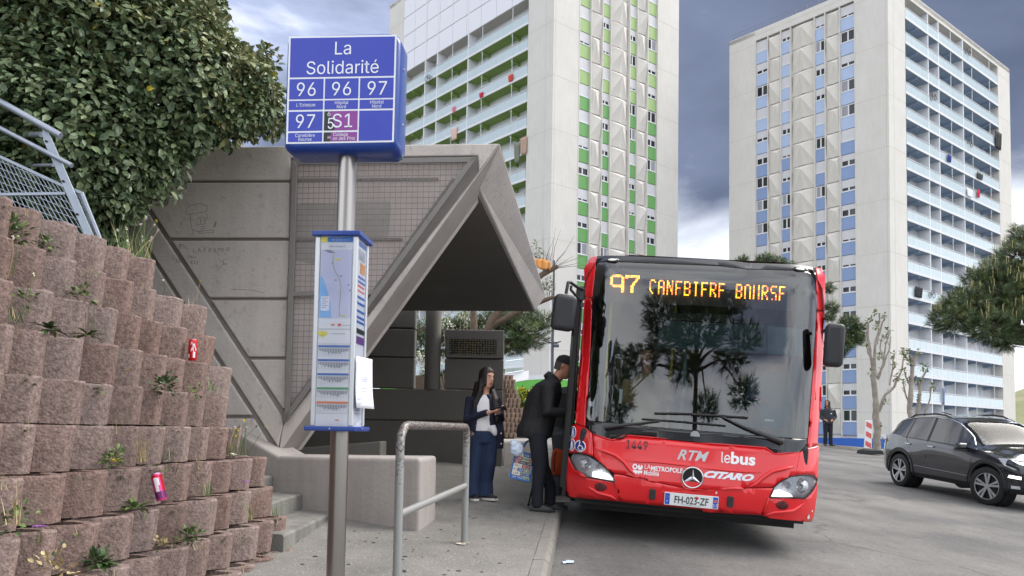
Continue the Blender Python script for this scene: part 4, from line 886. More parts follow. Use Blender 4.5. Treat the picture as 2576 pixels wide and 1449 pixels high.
def build_tower(name, label, org, win, bal, lo_c, hi_c, soffit_c, plinth_c, nf, z_sill0, fh, z_top, zb, bays, blen, wlen, n_hi, clad_rows=0, seed=1):
    """win / bal: FaceFrames of the window face and the balcony face sharing the corner org."""
    tw = thing(name, label, 'tower block', (org.x, org.y, zb)); T0 = base_of(tw); rk = random.Random(seed)
    dp = .45
    # ---- core volume: inner body
    P = [win.p(0, 0), win.p(wlen, 0), win.p(wlen, 0) + bal.d * blen, bal.p(blen, 0)]
    ctr = sum(P, Vector()) / 4; Q = [ctr + (p - ctr) * 1.0 for p in P]
    # window face: slab set back dp, with blank piers proud
    cols = [(3.9, 5.68), (7.6, 8.85), (12.1, 13.35), (15.25, 16.95)]; reliefs = [(5.78, 7.5, 0), (8.93, 12.03, 1), (13.45, 15.17, 0)]
    def add(nm, mb, m_, parent=tw, **kw): return mb.build(nm, m_, parent, **kw)
    add('pier_wall', fbox(win, 0, 3.85, zb, z_top, -1.2, 0), twc); add('pier_wall', fbox(win, 17.0, wlen, zb, z_top, -1.2, 0), twc)
    add('back_wall', fbox(win, 3.8, 17.05, zb, z_top - 1.5, -1.6, -.5), twc)
    zr = z_sill0 + 1.55
    add('parapet', fbox(win, 3.85, 17.0, zr, z_top, -1.2, -.02), twc)
    # balcony face piers + parapet + floor of recess
    add('pier_wall', fbox(bal, 1.2, bays[0], zb, z_top, -2.4, 0), twc); add('pier_wall', fbox(bal, bays[-1], blen, zb, z_top, -2.4, 0), twc)
    add('recess_wall', fbox(bal, bays[0] - .1, bays[-1] + .1, zb, z_top - .5, -2.6, -1.45), twhite)
    zbt = z_sill0 - .7
    # joint lines on blank piers
    for k in range(nf + 1):
        z = z_sill0 + 1.0 - fh * k
        if k % 2 == 0:
            for fr, a0, a1 in ((win, 0, 3.85), (win, 17.0, wlen), (bal, .02, bays[0]), (bal, bays[-1], blen)):
                add('joint_line', fbox(fr, a0, a1, z, z + .05, -.01, .006), joint)
    for fr, a in ((win, .25), (bal, 1.2)): add('joint_line', fbox(fr, a, a + .05, zb + 2, z_top, -.01, .006), joint)
    # ---- window columns
    wm_ = {}
    def shared(key, mk):
        if key not in wm_: wm_[key] = mk()
        return wm_[key]
    E0 = FaceFrame(Vector((0, 0, 0)), win.d, win.n)
    off = .45 if win is not None else 0
    for ci, (a0, a1) in enumerate(cols):
        w_ = a1 - a0; stag = 0.0
        for k in range(nf):
            z = z_sill0 - fh * k
            if z < zb + 1.2: continue
            fr_me = shared(('fr', round(w_, 2)), lambda: (lambda b: b)(frame_mesh(E0, w_)))
            o = put('window', fr_me, tw, win.p(a0, z, -.32) - T0)
            # panes
            for s_ in (0, 1):
                pm = shared(('pane', round(w_, 2)), lambda: fbox(E0, 0, w_ / 2 - .17, .1, 1.22, 0, .03).mesh('pane', dkglass)); put('pane', pm, o, win.d * (.1 + s_ * (w_ / 2 - .03)))
            sh_f = rk.choice([1.0, 1.0, 1.0, .82, .7, .7, .6, .55, .45, 0.0, 0.0])
            if sh_f > 0:
                h_ = 1.32 * sh_f; sm = shared(('sh', round(w_, 2), h_), lambda: shutter_mesh(E0, w_, h_)); put('shutter', sm, o, Vector((0, 0, 0)))
            elif rk.random() < .5:
                sm = shared(('cu', round(w_, 2)), lambda: fbox(E0, w_ * .55, w_ - .12, .12, 1.2, .032, .05).mesh('curtain', curt)); put('curtain', sm, o)
            c_ = hi_c if k < n_hi else lo_c
            sp_me = shared(('sp', round(w_, 2), k < n_hi), lambda: fbox(E0, 0, w_, -fh + 1.42, -.06, 0, .14).mesh('spandrel_panel', c_)); put('spandrel_panel', sp_me, tw, win.p(a0, z, -.34) - T0)
    # ---- relief panels, one per floor
    for ri, (a0, a1, bigp) in enumerate(reliefs):
        w_ = a1 - a0
        for k in range(-0, nf):
            z = z_sill0 - fh * k + 1.5
            if z - fh < zb: continue
            rm = shared(('re', round(w_, 2), bigp, k % 2 if not bigp else 0, ri), lambda: relief_mesh(E0, w_, fh, bigp, k % 2 if ri == 0 else 1 - k % 2)); put('relief_panel', rm, tw, win.p(a0, z, -.02) - T0)
    for a in (3.85, 5.7, 7.52, 8.87, 12.05, 13.37, 15.19, 16.97): add('fin', fbox(win, a - .04, a + .06, zb + 2, zr, -.5, .04), twc)
    # plinth
    add('plinth', fbox(win, -.02, wlen + .02, min(zb, 0) - 1.0, zb + 1.75, -.6, .03), plinth_c); add('plinth', fbox(bal, -.02, blen, min(zb, 0) - 1.0, zb + 1.75, -.6, .03), plinth_c); add('plinth_band', fbox(win, -.02, 3.9, zb + 1.75, zb + 2.2, -.6, .02), twhite)
    add('plinth_band', fbox(bal, -.02, bays[0], zb + 1.75, zb + 2.2, -.6, .02), twhite)
    # ---- balconies
    E1 = FaceFrame(Vector((0, 0, 0)), bal.d, bal.n)
    for a in bays[1:-1]: add('partition_wall', fbox(bal, a - .09, a + .09, zb, zbt + 2.6, -1.8, .0), twhite)
    for k in range(nf + 1):
        zs = zbt - fh * k           # slab underside level of floor k's balcony
        if zs < zb + 1.5: break
        if k >= clad_rows:
            o = put('floor_slab', shared('slab', lambda: slab_mesh(E1, bays[-1] - bays[0], twhite, soffit_c)), tw, bal.p(bays[0], zs) - T0)
        for bi in range(len(bays) - 1):
            a0, a1 = bays[bi], bays[bi + 1]; w_ = a1 - a0
            if k < clad_rows: continue
            bo = put('balustrade', shared(('ba', bi), lambda: bal_mesh(E1, w_ - .14)), tw, bal.p(a0 + .07, zs + .26) - T0)
            put('handrail', shared(('hr', bi), lambda: fbox(E1, 0, w_ - .14, 1.08, 1.14, -.06, .02).mesh('handrail', twhite)), bo)
            # bracket beams, thin post, door and window at the back
            nb = 2 if w_ > 9 else 1
            for q in range(nb):
                aa = a0 + w_ * (q + .55) / nb
                if w_ > 4: put('bracket_beam', shared('bb', lambda: beam_mesh(E1, soffit_c)), tw, bal.p(aa, zs) - T0)
                if w_ > 6: put('thin_post', shared('tp', lambda: fbox(E1, -.03, .03, .26, fh - .02, -.08, -.02).mesh('thin_post', twhite)), tw, bal.p(a0 + w_ * (q + .5) / nb, zs) - T0)
                pos = aa - 1.2 + rk.uniform(-.2, .2)
                d_ = put('balcony_window', shared('bw', lambda: back_window(E1)), tw, bal.p(pos, zs + .26, -1.45) - T0)
                put('pane', shared('bwp', lambda: fbox(E1, .08, 1.12, .9, 2.0, 0, .075).mesh('pane', doorm)), d_)
                if rk.random() < .5: put('shutter', shared('bws', lambda: fbox(E1, .06, 1.14, 1.3, 2.05, .07, .1).mesh('shutter', shut)), d_)
                if w_ > 4:
                    put('balcony_door', shared('bd', lambda: fbox(E1, 0, 1.5, .0, 2.15, 0, .06).mesh('balcony_door', [shut])), tw, bal.p(pos + 1.6, zs + .26, -1.45) - T0)
    for k in range(clad_rows, nf + 1): pass
    if clad_rows:
        z1, z0 = z_top - .9, zbt - fh * (clad_rows - 1) + .1 ; ncx = 9; nr = clad_rows + 1
        for i in range(ncx):
            for j in range(nr):
                u0 = bays[0] + (bays[-1] - bays[0]) * i / ncx; u1 = bays[0] + (bays[-1] - bays[0]) * (i + 1) / ncx; w0 = z0 + (z1 - z0) * j / nr; w1 = z0 + (z1 - z0) * (j + 1) / nr
                add('cladding_panel', fbox(bal, u0 + .03, u1 - .03, w0 + .05, w1 - .05, -.15, -.02), clad)
        add('cladding_backing', fbox(bal, bays[0], bays[-1], z0, z1, -2.0, -.12), joint)
        add('parapet', fbox(bal, bays[0], bays[-1], z1, z_top, -1.2, .0), twc)
    else: add('parapet', fbox(bal, bays[0], bays[-1], zbt + fh - .3, z_top, -2.0, .0), twc)
    add('roof_slab', MB().hexa([Vector((p.x, p.y, z_top - .6)) for p in (P if (P[1] - P[0]).cross(P[2] - P[1]).z > 0 else P[::-1])], [Vector((p.x, p.y, z_top - .1)) for p in (P if (P[1] - P[0]).cross(P[2] - P[1]).z > 0 else P[::-1])]), twc)
    return tw, rk
def frame_mesh(E, w_):
    b = MB()
    for (a0, a1, z0, z1, o1) in ((0, w_, 0, .1, .1), (0, w_, 1.24, 1.36, .06), (0, .1, .1, 1.24, .06), (w_ - .1, w_, .1, 1.24, .06), (w_ / 2 - .08, w_ / 2 + .08, .1, 1.24, .06), (-.02, w_ + .02, -.06, 0, .16)):
        q = fbox(E, a0, a1, z0, z1, -.05, o1); b.add(q.v, q.f)
    return b.mesh('window', twhite)
def shutter_mesh(E, w_, h_):
    b = MB(); n = max(2, int(h_ / .12))
    for i in range(n): q = fbox(E, .06, w_ - .06, 1.36 - h_ * (i + 1) / n + .008, 1.36 - h_ * i / n, .055, .085); b.add(q.v, q.f)
    return b.mesh('shutter', shut)
def relief_mesh(E, w_, h, big, par):
    g = .03; x = lambda u, v, d: E.p(u * w_, -v * h, d - .36)
    if big: pts = {'tl': (0, g, 0), 'tr': (1, g, 0), 'bl': (0, 1, 0), 'br': (1, 1, 0), 'tm': (.5, g, .12), 'pk': (.5, .22, .78), 'lm': (.04, .30, .02), 'rm': (.96, .30, .02), 'bm': (.5, 1, .16), 'bl2': (.3, 1, .0), 'br2': (.7, 1, .0)}
    else:
        c_ = .78 if par else .22; pts = {'tl': (0, g, .05), 'tr': (1, g, .05), 'bl': (0, 1, .05), 'br': (1, 1, .05), 'tm': (.5, g, 0), 'pk': (c_, .24, .70), 'lm': (0, .34, .12 - .1 * par), 'rm': (1, .34, .02 + .1 * par), 'bm': (.5, 1, .0), 'bl2': (.25, 1, .05), 'br2': (.75, 1, .05)}
    v = [x(*pts[k]) for k in ('tl', 'tm', 'tr', 'rm', 'br', 'br2', 'bm', 'bl2', 'bl', 'lm', 'pk')]
    f = [(i, (i + 1) % 10, 10) for i in range(10)]
    # make facets face outward
    n0 = (v[1] - v[0]).cross(v[10] - v[0])
    if n0.dot(E.n) < 0: f = [t[::-1] for t in f]
    b = MB(); b.add(v, f); return b.mesh('relief_panel', twr)
def slab_mesh(E, L_, edge, under):
    b = MB(); q = fbox(E, 0, L_, 0, .26, -1.8, .05); b.add(q.v, q.f); b.cur = 1; q = fbox(E, 0, L_, -.02, 0.0, -1.78, -.02); b.add(q.v, q.f); return b.mesh('floor_slab', [edge, under])
def beam_mesh(E, m_):
    b = MB(); P = [(0, 0), (-.45, 0), (-.3, -.04)]; v = []
    for a in (-.1, .1): v += [E.p(a, -.02, -.1), E.p(a, -.02, -1.75), E.p(a, -.5, -1.75), E.p(a, -.22, -.1)]
    b.add(v, [(0, 1, 2, 3), (7, 6, 5, 4), (0, 4, 5, 1), (1, 5, 6, 2), (2, 6, 7, 3), (3, 7, 4, 0)]); return b.mesh('bracket_beam', m_)
def bal_mesh(E, L_):
    b = MB(); n = max(1, round(L_ / 1.4))
    for i in range(n): q = fbox(E, L_ * i / n + .012, L_ * (i + 1) / n - .012, .02, 1.0, -.03, 0.0); b.add(q.v, q.f)
    return b.mesh('balustrade', balg)
def back_window(E):
    b = MB()
    for (a0, a1, z0, z1) in ((0, 1.2, .82, .9), (0, 1.2, 2.0, 2.1), (0, .08, .9, 2.0), (1.12, 1.2, .9, 2.0)): q = fbox(E, a0, a1, z0, z1, 0, .09); b.add(q.v, q.f)
    return b.mesh('balcony_window', twhite)
NB = atY(1811 + .5554 * 770, 555, 88); NB.z = 0; NG = atY(972.7 + .4861 * 852, 486, 85); NG.z = 0
gl_hi = mat('spandrel_light_green', srgb(156, 184, 122), .6, vary=.15, vscale=.5); gl_lo = mat('spandrel_green', srgb(106, 162, 94), .6, vary=.2, vscale=.5, streak=True); bl_hi = mat('spandrel_light_blue', srgb(170, 188, 220), .6, vary=.1, vscale=.5); bl_lo = mat('spandrel_blue', srgb(134, 155, 196), .6, vary=.12, vscale=.5)
gsof = mat('soffit_green', srgb(142, 172, 92), .8, vary=.3, vscale=.4); bsof = mat('soffit_blue', srgb(146, 166, 192), .8, vary=.3, vscale=.4)
tb, rkb = build_tower('tower_block', 'pale concrete tower with light blue window panels and glass balconies at the right', NB, FaceFrame(NB, TL, NLn), FaceFrame(NB, TR, NR), bl_lo, bl_hi, bsof, mat('plinth_blue', srgb(45, 98, 190), .6, vary=.2, vscale=.6), 17, 49.65, 2.93, 52.5, -.85, [4.1, 10, 12.85, 19.9, 31.3], 35.5, 20.9, 5, 0, 3)
tg, rkg = build_tower('tower_block', 'pale concrete tower with green window panels and green balcony soffits behind the shelter', NG, FaceFrame(NG, TR, NR), FaceFrame(NG, TL, NLn), gl_lo, gl_hi, gsof, mat('plinth_green', srgb(98, 178, 70), .6, vary=.2, vscale=.6), 19, 55.85, 2.95, 60.6, 4.8, [4.2, 15.5, 22.2, 25.0, 30.6], 34.4, 20.9, 6, 3, 8)
# roof railing on the blue tower
b = MB(); rlw = FaceFrame(NB, TL, NLn); pr_ = mat('rail_grey', srgb(120, 122, 128), .5, .4)
for i in range(14): p = rlw.p(20.5 - i * 1.5, 52.4, -.4); b.tube([p, p + Vector((0, 0, 1.0))], .03, 5)
for h_ in (.55, 1.0): b.tube([rlw.p(20.5, 52.4 + h_, -.4), rlw.p(.5, 52.4 + h_, -.4)], .025, 5)
b.build('roof_railing', pr_, tb)
# ---- things on balconies
def bicycle(name, label, fr, a, z, tilt):
    o = thing(name, label, 'bicycle', fr.p(a, z, .12)); b = MB(); T0 = base_of(o)
    for s_ in (-.52, .52):
        ring = [o.location + fr.d * (s_ + .33 * math.cos(q)) + Vector((0, 0, .33 * math.sin(q) + s_ * tilt)) for q in [i * math.pi / 8 for i in range(17)]]; w_ = MB(); w_.tube(ring, .03, 5, caps=False); w_.build('wheel', MATS['black_bar'], o)
    L0 = o.location; pt = lambda x, y: L0 + fr.d * x + Vector((0, 0, y + x * tilt)) + fr.n * .03
    for seg in (((-.52, 0), (-.1, 0)), ((-.1, 0), (-.2, .5)), ((-.2, .45), (-.52, 0)), ((-.2, .42), (.38, .45)), ((-.1, 0), (.38, .42)), ((.52, 0), (.34, .58)), ((.2, .62), (.42, .6)), ((-.32, .54), (-.1, .54))): b.tube([pt(*seg[0]), pt(*seg[1])], .022, 5)
    b.build('frame', mat('bike_frame', srgb(70, 72, 80), .4, .3), o)
FB = FaceFrame(NB, TR, NR); FG = FaceFrame(NG, TL, NLn)
def zof(fr, px, py): p = onp(px, py, fr.o, fr.n); return (p - Vector((fr.o.x, fr.o.y, 0))).dot(fr.d), p.z
for (px, py, fr, lb, t_) in ((1806 + .0 - 0, 0, None, '', 0),): pass
for fr, q, lb, t_ in ((FG, (1080, 199), 'bicycle hung outside a narrow balcony of the green tower', .35), (FB, (2345, 246), 'bicycle hung on the blue tower balconies, higher of the two near the left bays', .3), (FB, (2437, 360), 'bicycle hung on the wide right bay of the blue tower', -.2), (FB, (2342, 743), 'bicycle hung low on the blue tower beside hanging laundry', .1), (FB, (2432, 132), 'bicycle on the topmost occupied balcony of the blue tower', .1)):
    a, z = zof(fr, *q); bicycle('bicycle', lb, fr, a, z, t_)
def cloth(label, fr, q, w_, h_, col, name='laundry', out=.12):
    a, z = zof(fr, *q); o = thing(name, label, 'laundry', fr.p(a, z, out)); b = MB(); n = 8; rk = random.Random(hash(label) % 999); rings = []
    for j in range(7):
        rings.append([fr.p(a - w_ / 2 + w_ * i / n * (1 - .02 * j), z - h_ * j / 6 - rk.uniform(0, .03), out + .05 * math.sin(i * 1.7 + j * .3) + .02) for i in range(n + 1)])
    b.loft(rings, closed=False); ob = b.build('fabric', mat('cloth_%d_%d_%d' % col, srgb(*col), .9), o, smooth=60); md = ob.modifiers.new('s', 'SOLIDIFY'); md.thickness = .02
    return o
for lb, fr, q, w_, h_, c_ in (('grey-green cloth hanging from a low green-tower balcony', FG, (1303, 362), .9, 2.2, (120, 122, 108)), ('wooden board leaning on a low green-tower balcony by the pier', FG, (1320, 345), 1.1, 2.0, (176, 148, 132)), ('red garment on the green tower balcony rail near the pier', FG, (1287, 188), .8, .8, (196, 70, 50)), ('small red cloth on a middle green-tower balcony', FG, (1213, 233), .7, .6, (190, 40, 60)),
                              ('pink towel in the narrow middle bay of the green tower', FG, (1144, 268), .6, .8, (205, 120, 140)), ('white panel stored on the lower green-tower balcony', FG, (1145, 322), 1.2, 1.5, (214, 180, 170)), ('dark round awning bag hung off the far right edge of the blue tower', FB, (2508, 332), 2.2, 2.4, (24, 25, 28)), ('red shirt drying on the blue tower balcony', FB, (2458, 478), .8, 1.0, (196, 30, 60)),
                              ('white laundry drying next to the red shirt', FB, (2436, 476), 1.6, 1.0, (220, 222, 228)), ('black and lime clothes drying above the red shirt', FB, (2462, 436), 1.8, .8, (40, 44, 46)), ('dark blue garment on the middle bay of the blue tower', FB, (2385, 390), 1.0, .9, (30, 42, 120)), ('black laundry hung on the lower left bay of the blue tower', FB, (2308, 722), 1.8, 1.2, (22, 24, 34)), ('lilac curtain strip blowing on a lower blue-tower balcony', FB, (2370, 975), .5, 2.0, (120, 130, 170))):
    cloth(lb, fr, q, w_, h_, c_)
# ================================================================== BUS
_yw, _pt, _rl = -0.14778, 0.055, 0.06502
BM = Matrix.Translation((1.772, 8.248, -0.118)) @ Matrix.Rotation(_yw, 4, 'Z') @ Matrix.Rotation(_pt, 4, 'X') @ Matrix.Rotation(_rl, 4, 'Y')
bus = thing('city_bus', 'red single-deck city bus stopped at the kerb with its front door open', 'bus', mtx=BM); bus['local'] = 1
BMi = BM.inverted(); bc = BMi @ CAM
_pf = [(.20, .12), (.30, .06), (.42, .02), (.58, 0), (.78, .02), (1.0, .06), (1.15, .09), (2.0, .21), (2.7, .33), (2.86, .39), (2.96, .48), (3.05, .75)]
def yprof(z):
    if z <= _pf[0][0]: return _pf[0][1]
    for (z0, y0), (z1, y1) in zip(_pf[:-1], _pf[1:]):
        if z <= z1: return y0 + (y1 - y0) * (z - z0) / (z1 - z0)
    return _pf[-1][1]
def yS(x, z): a = abs(x); return yprof(z) + .03 * a * a + (.25 * ((a - .88) / .395) ** 2 if a > .88 else 0)
def bxz(q, off=0.0):
    """photo pixel -> (x, z) on the bus front skin"""
    d = (BMi.to_3x3() @ ray(*q)); y = .2
    for _ in range(12): t = (y - bc.y) / d.y; p = bc + d * t; y = yS(max(-1.29, min(1.29, p.x)), p.z) + off
    return max(-1.285, min(1.285, p.x)), p.z
def bpt(x, z, off=0.0): return Vector((x, yS(x, z) - off, z))
def z3(x, y): return (1341.7 + .2546 * x, 637.3 + .2546 * y)
def z4(x, y): return (1677.0 + .2546 * x, 637.3 + .2546 * y)
def z5(x, y): return (1395.3 + .2546 * x, 972.7 + .2546 * y)
def z6(x, y): return (1744.0 + .2546 * x, 972.7 + .2546 * y)
def skin(name, poly, m_, off=0.0, th=.02, parent=None, step=.07, xz=False, bev=0.0, dep=None):
    P = poly if xz else [bxz(q) for q in poly]; bm = bmesh.new(); vs = [bm.verts.new((x, 0, z)) for x, z in P]; bm.faces.new(vs)
    bmesh.ops.triangulate(bm, faces=bm.faces[:])
    x0, x1 = min(p[0] for p in P), max(p[0] for p in P); zz0, zz1 = min(p[1] for p in P), max(p[1] for p in P)
    def cuts(a, b_, n_, ax):
        k = math.ceil(a / step)
        while k * step < b_:
            co = (k * step, 0, 0) if ax == 0 else (0, 0, k * step); bmesh.ops.bisect_plane(bm, geom=bm.verts[:] + bm.edges[:] + bm.faces[:], plane_co=co, plane_no=n_, dist=1e-5); k += 1
    cuts(x0, x1, (1, 0, 0), 0); cuts(zz0, zz1, (0, 0, 1), 1)
    for v in bm.verts: v.co.y = yS(v.co.x, v.co.z) - off + (dep(v.co.x, v.co.z) if dep else 0)
    bm.normal_update()
    if sum(f.normal.y for f in bm.faces) > 0: bmesh.ops.reverse_faces(bm, faces=bm.faces[:])
    me = bpy.data.meshes.new(name); bm.to_mesh(me); bm.free(); me.materials.append(m_); shade(me, 50); o = put(name, me, parent or bus)
    if th: md = o.modifiers.new('solid', 'SOLIDIFY'); md.thickness = th; md.offset = -1
    return o
redp = mat('bus_red', srgb(224, 28, 36), .25, coat=.6, spec=.5, vary=.14, vscale=2.2, col2=srgb(150, 52, 48), ramp=(.3, .5), detail=9, bump=.02, bscale=3); blkg = mat('bus_black_gloss', (.012, .013, .015), .12, coat=.3); blkm = mat('bus_black_matt', (.022, .023, .026), .5); chrome = mat('chrome', (.75, .76, .78), .12, 1.0); rubber = mat('rubber', (.012, .012, .013), .7); whitep = mat('decal_white', srgb(240, 240, 242), .4); blkd = mat('decal_black', (.01, .01, .011), .4)
winds = glassy('windscreen_glass', (.68, .78, .77), .01, see=1.0, ior=1.95)
# ---- red lower front
Ljoin = z5(575, 852); 
bonnet = [z5(374, 468), z5(470, 505), z5(565, 535), z5(610, 525), z5(700, 487), z5(1100, 525), z5(1686, 582), z6(350, 578), z6(712, 606), z6(800, 668), z6(900, 662), z6(1052, 648), z6(1040, 720), z6(1005, 882), z6(930, 900), z6(850, 940), z6(792, 994), z6(530, 998), z6(300, 1012), z6(0, 1018), z5(1500, 1018), z5(1270, 997), z5(1050, 950), z5(830, 893), z5(690, 868), z5(578, 850), z5(520, 812), z5(450, 745), z5(388, 695)]
skin('bonnet_panel', bonnet, redp)
skin('corner_panel', [z5(148, 420), z5(165, 385), z5(205, 368), z5(300, 402), z5(366, 458), z5(380, 690), z5(300, 662), z5(210, 648), z5(160, 655), z5(130, 660)], redp)
skin('corner_panel', [z6(1060, 646), z6(1130, 608), z6(1230, 582), z6(1255, 590), z6(1250, 800), z6(1232, 930), z6(1195, 876), z6(1110, 866), z6(1014, 878), z6(1045, 720)], redp)
skin('bumper', [z5(584, 860), z5(830, 901), z5(1050, 958), z5(1270, 1005), z5(1500, 1026), z6(0, 1026), z6(300, 1020), z6(530, 1006), z6(786, 1002), z6(765, 1050), z6(738, 1100), z6(672, 1268), z6(390, 1255), z6(100, 1235), z5(1660, 1230), z5(1200, 1190), z5(900, 1163), z5(656, 1138), z5(640, 1060), z5(606, 950)], redp, off=.004)
skin('bumper_corner', [z5(128, 680), z5(150, 740), z5(200, 830), z5(250, 885), z5(310, 900), z5(598, 952), z5(632, 1060), z5(650, 1136), z5(400, 1112), z5(150, 1088), z5(118, 1050), z5(116, 850)], redp)
skin('bumper_corner', [z6(744, 1104), z6(900, 1106), z6(1115, 1110), z6(1165, 1062), z6(1222, 965), z6(1234, 940), z6(1225, 1060), z6(1190, 1290), z6(1165, 1338), z6(1000, 1325), z6(760, 1300), z6(680, 1270)], redp)
# backing shell behind the shut lines
skin('front_shell', [(-1.27, .34), (1.27, .34), (1.27, 1.12), (-1.27, 1.12)], blkm, off=-.09, xz=True)
# ---- windscreen, black apron, roof cap, red pillars
skin('black_apron', [z5(303, 335), z5(600, 362), z5(1000, 405), z5(1686, 460), z6(500, 480), z6(1148, 518), z6(1140, 560), z6(1115, 622), z6(1050, 640), z6(900, 655), z6(805, 660), z6(712, 598), z6(350, 570), z5(1686, 575), z5(1100, 518), z5(695, 480), z5(605, 518), z5(565, 528), z5(470, 498), z5(374, 460), z5(303, 400)], blkg, off=.002)
glass_poly = [z3(618, 92), z3(1200, 100), z3(1844, 124), z4(800, 160), z4(1478, 192), z4(1482, 400), z4(1478, 600), z4(1470, 1000), z4(1458, 1449), z6(1196, 0), z6(1175, 250), z6(1150, 512), z6(500, 474), z5(1686, 454), z5(1000, 399), z5(600, 356), z5(303, 328), z5(305, 0), z3(525, 1400), z3(555, 1000), z3(572, 560), z3(596, 300)]
skin('windscreen', glass_poly, winds, th=0, off=.001)
skin('roof_cap', [z3(628, 30), z3(1200, 40), z3(1844, 62), z4(800, 95), z4(1465, 138), z4(1476, 186), z4(800, 155), z3(1844, 118), z3(1200, 95), z3(622, 86)], mat('roof_cap_black', (.025, .027, .032), .35, coat=.2), off=.012)
for q, s_ in ((z3(778, 65), 1), (z4(1315, 155), 1)):
    x, z = bxz(q); pts = [(x + .075 * math.cos(a) * (1 if abs(math.cos(a)) < .8 else 1), z + .022 * math.sin(a)) for a in [i * math.pi / 8 for i in range(16)]]; skin('marker_light_bezel', pts, blkg, off=.022, xz=True, th=.015); skin('marker_light', [(x + (a - x) * .62, z + (b_ - z) * .6) for a, b_ in pts], mat('marker_lens', srgb(225, 225, 215), .3), off=.027, xz=True, th=.005)
skin('pillar', [z3(622, 30), z3(616, 92), z3(594, 300), z3(576, 436), z3(514, 436), z3(506, 300), z3(500, 150), z3(560, 45)], redp, off=.006, th=.012, step=.035)
skin('pillar', [z3(576, 446), z3(570, 560), z3(553, 1000), z3(523, 1400), z5(303, 0), z5(300, 328), z5(300, 398), z5(210, 362), z5(235, 200), z5(245, 0), z3(455, 1449), z3(490, 1000), z3(512, 446)], redp, off=.006, th=.012, step=.035)
skin('pillar', [z4(1468, 138), z4(1480, 190), z4(1486, 400), z4(1492, 564), z4(1556, 566), z4(1580, 300), z4(1560, 200), z4(1520, 145)], redp, off=.006, th=.012, step=.035)
skin('pillar', [z4(1492, 574), z4(1482, 1000), z4(1462, 1449), z6(1200, 0), z6(1178, 250), z6(1152, 512), z6(1135, 600), z6(1228, 578), z6(1248, 250), z6(1258, 0), z4(1520, 1449), z4(1545, 1000), z4(1556, 576)], redp, off=.006, th=.012, step=.035)
# ---- body behind the front: sides, roof, floor
side = mat('bus_side_glass', (.015, .018, .02), .06, coat=.5)
def sect(y, w_=1.27, top=2.97): return [Vector(p) for p in ((-w_, y, .34), (-w_, y, 2.5), (-w_ * .97, y, 2.72), (-w_ * .88, y, top - .06), (-w_ * .6, y, top), (w_ * .6, y, top), (w_ * .88, y, top - .06), (w_ * .97, y, 2.72), (w_, y, 2.5), (w_, y, .34))]
def sect2(y): q = sect(y); return [q[0], Vector((-1.27, y, 1.08)), Vector((-1.27, y, 2.42))] + q[1:9] + [Vector((1.27, y, 2.42)), Vector((1.27, y, 1.08)), q[9]]
b = MB(); sg2 = MB(); yl = [.52, 1.75, 2.9, 4.3, 5.7, 7.1, 8.5, 9.9, 11.9]; rg = [sect2(y) for y in yl]
for i in range(len(yl) - 1):
    A, B_ = rg[i], rg[i + 1]
    for j in range(13):
        if i == 0 and j in (0, 1, 2): continue            # open front doorway on the kerb side
        if j in (1, 11):
            sx_ = A[j].x; y0, y1 = yl[i] + .05, yl[i + 1] - .05; sg2.quad((sx_, y0, 1.12), (sx_, y1, 1.12), (sx_, y1, 2.38), (sx_, y0, 2.38))
            for z0, z1, u0, u1 in ((1.08, 1.12, yl[i], yl[i + 1]), (2.38, 2.42, yl[i], yl[i + 1]), (1.12, 2.38, yl[i], y0), (1.12, 2.38, y1, yl[i + 1])): b.cur = 1; b.quad((sx_, u0, z0), (sx_, u1, z0), (sx_, u1, z1), (sx_, u0, z1))
            continue
        b.cur = 0; b.quad(A[j], B_[j], B_[j + 1], A[j + 1])
b.quad(*[rg[-1][j] for j in range(14)]); b.build('body_shell', [mat('bus_side_grey', srgb(196, 196, 198), .35, coat=.3), blkg], bus, local=True, smooth=40)  # unseen sides made light grey to cut red bounce and brighten the shelter fascia
sg2.build('side_window', glassy('bus_side_glass', (.55, .62, .62), .02, see=1.0, ior=1.6), bus, local=True)
b = MB(); b.box((0, 6.2, .37), (2.5, 11.3, .08)); b.build('floor', blkm, bus, local=True)
b = MB(); b.box((0, 6, .28), (2.2, 11.2, .12)); b.box((0, .6, .33), (2.3, .8, .06)); b.build('underbody', rubber, bus, local=True)
for sx_ in (-1, 1):
    for y_ in (2.75, 8.6):
        b = MB(); b.lathe((sx_ * 1.09, y_, .48), [(.30, -.14), (.46, -.14), (.48, -.11), (.48, .11), (.46, .14), (.30, .14)], 28, axis='X'); wh = b.build('wheel', rubber, bus, local=True, smooth=40); b = MB(); b.lathe((sx_ * 1.09, y_, .48), [(.08, -.1), (.29, -.13), (.29, .13), (.08, .1)], 20, axis='X'); b.build('rim', mat('steel_rim', srgb(150, 150, 152), .4, .7), wh, local=True, smooth=40)
# ---- interior: dash, blind, seats, poles
dark = mat('bus_interior', srgb(40, 44, 46), .8); teal = mat('sun_blind', srgb(56, 82, 86), .7)
b = MB(); b.box((0, .42, .98), (2.3, .5, .22)); b.box((.65, .75, 1.0), (.9, .5, .3)); b.build('dashboard', dark, bus, local=True, bevel=.04)
def inner_quad(name, qs_, m_, y_in, th=.02):
    P = [bxz(q) for q in qs_]; b = MB(); b.prism([Vector((x * .985, yS(x, z) + y_in, z)) for x, z in P], Vector((0, th, 0))); return b.build(name, m_, bus, local=True)
inner_quad('sun_blind', [z3(1235, 650), z3(1235, 915), z4(1020, 985), z4(1020, 700)], teal, .16); inner_quad('blind_roller', [z3(1230, 565), z3(1230, 640), z4(1000, 690), z4(1000, 610)], dark, .14, .06); inner_quad('blind_roller', [z4(1040, 700), z4(1040, 985), z4(1440, 1010), z4(1440, 740)], mat('sun_blind_grey', srgb(96, 112, 118), .7), .2)
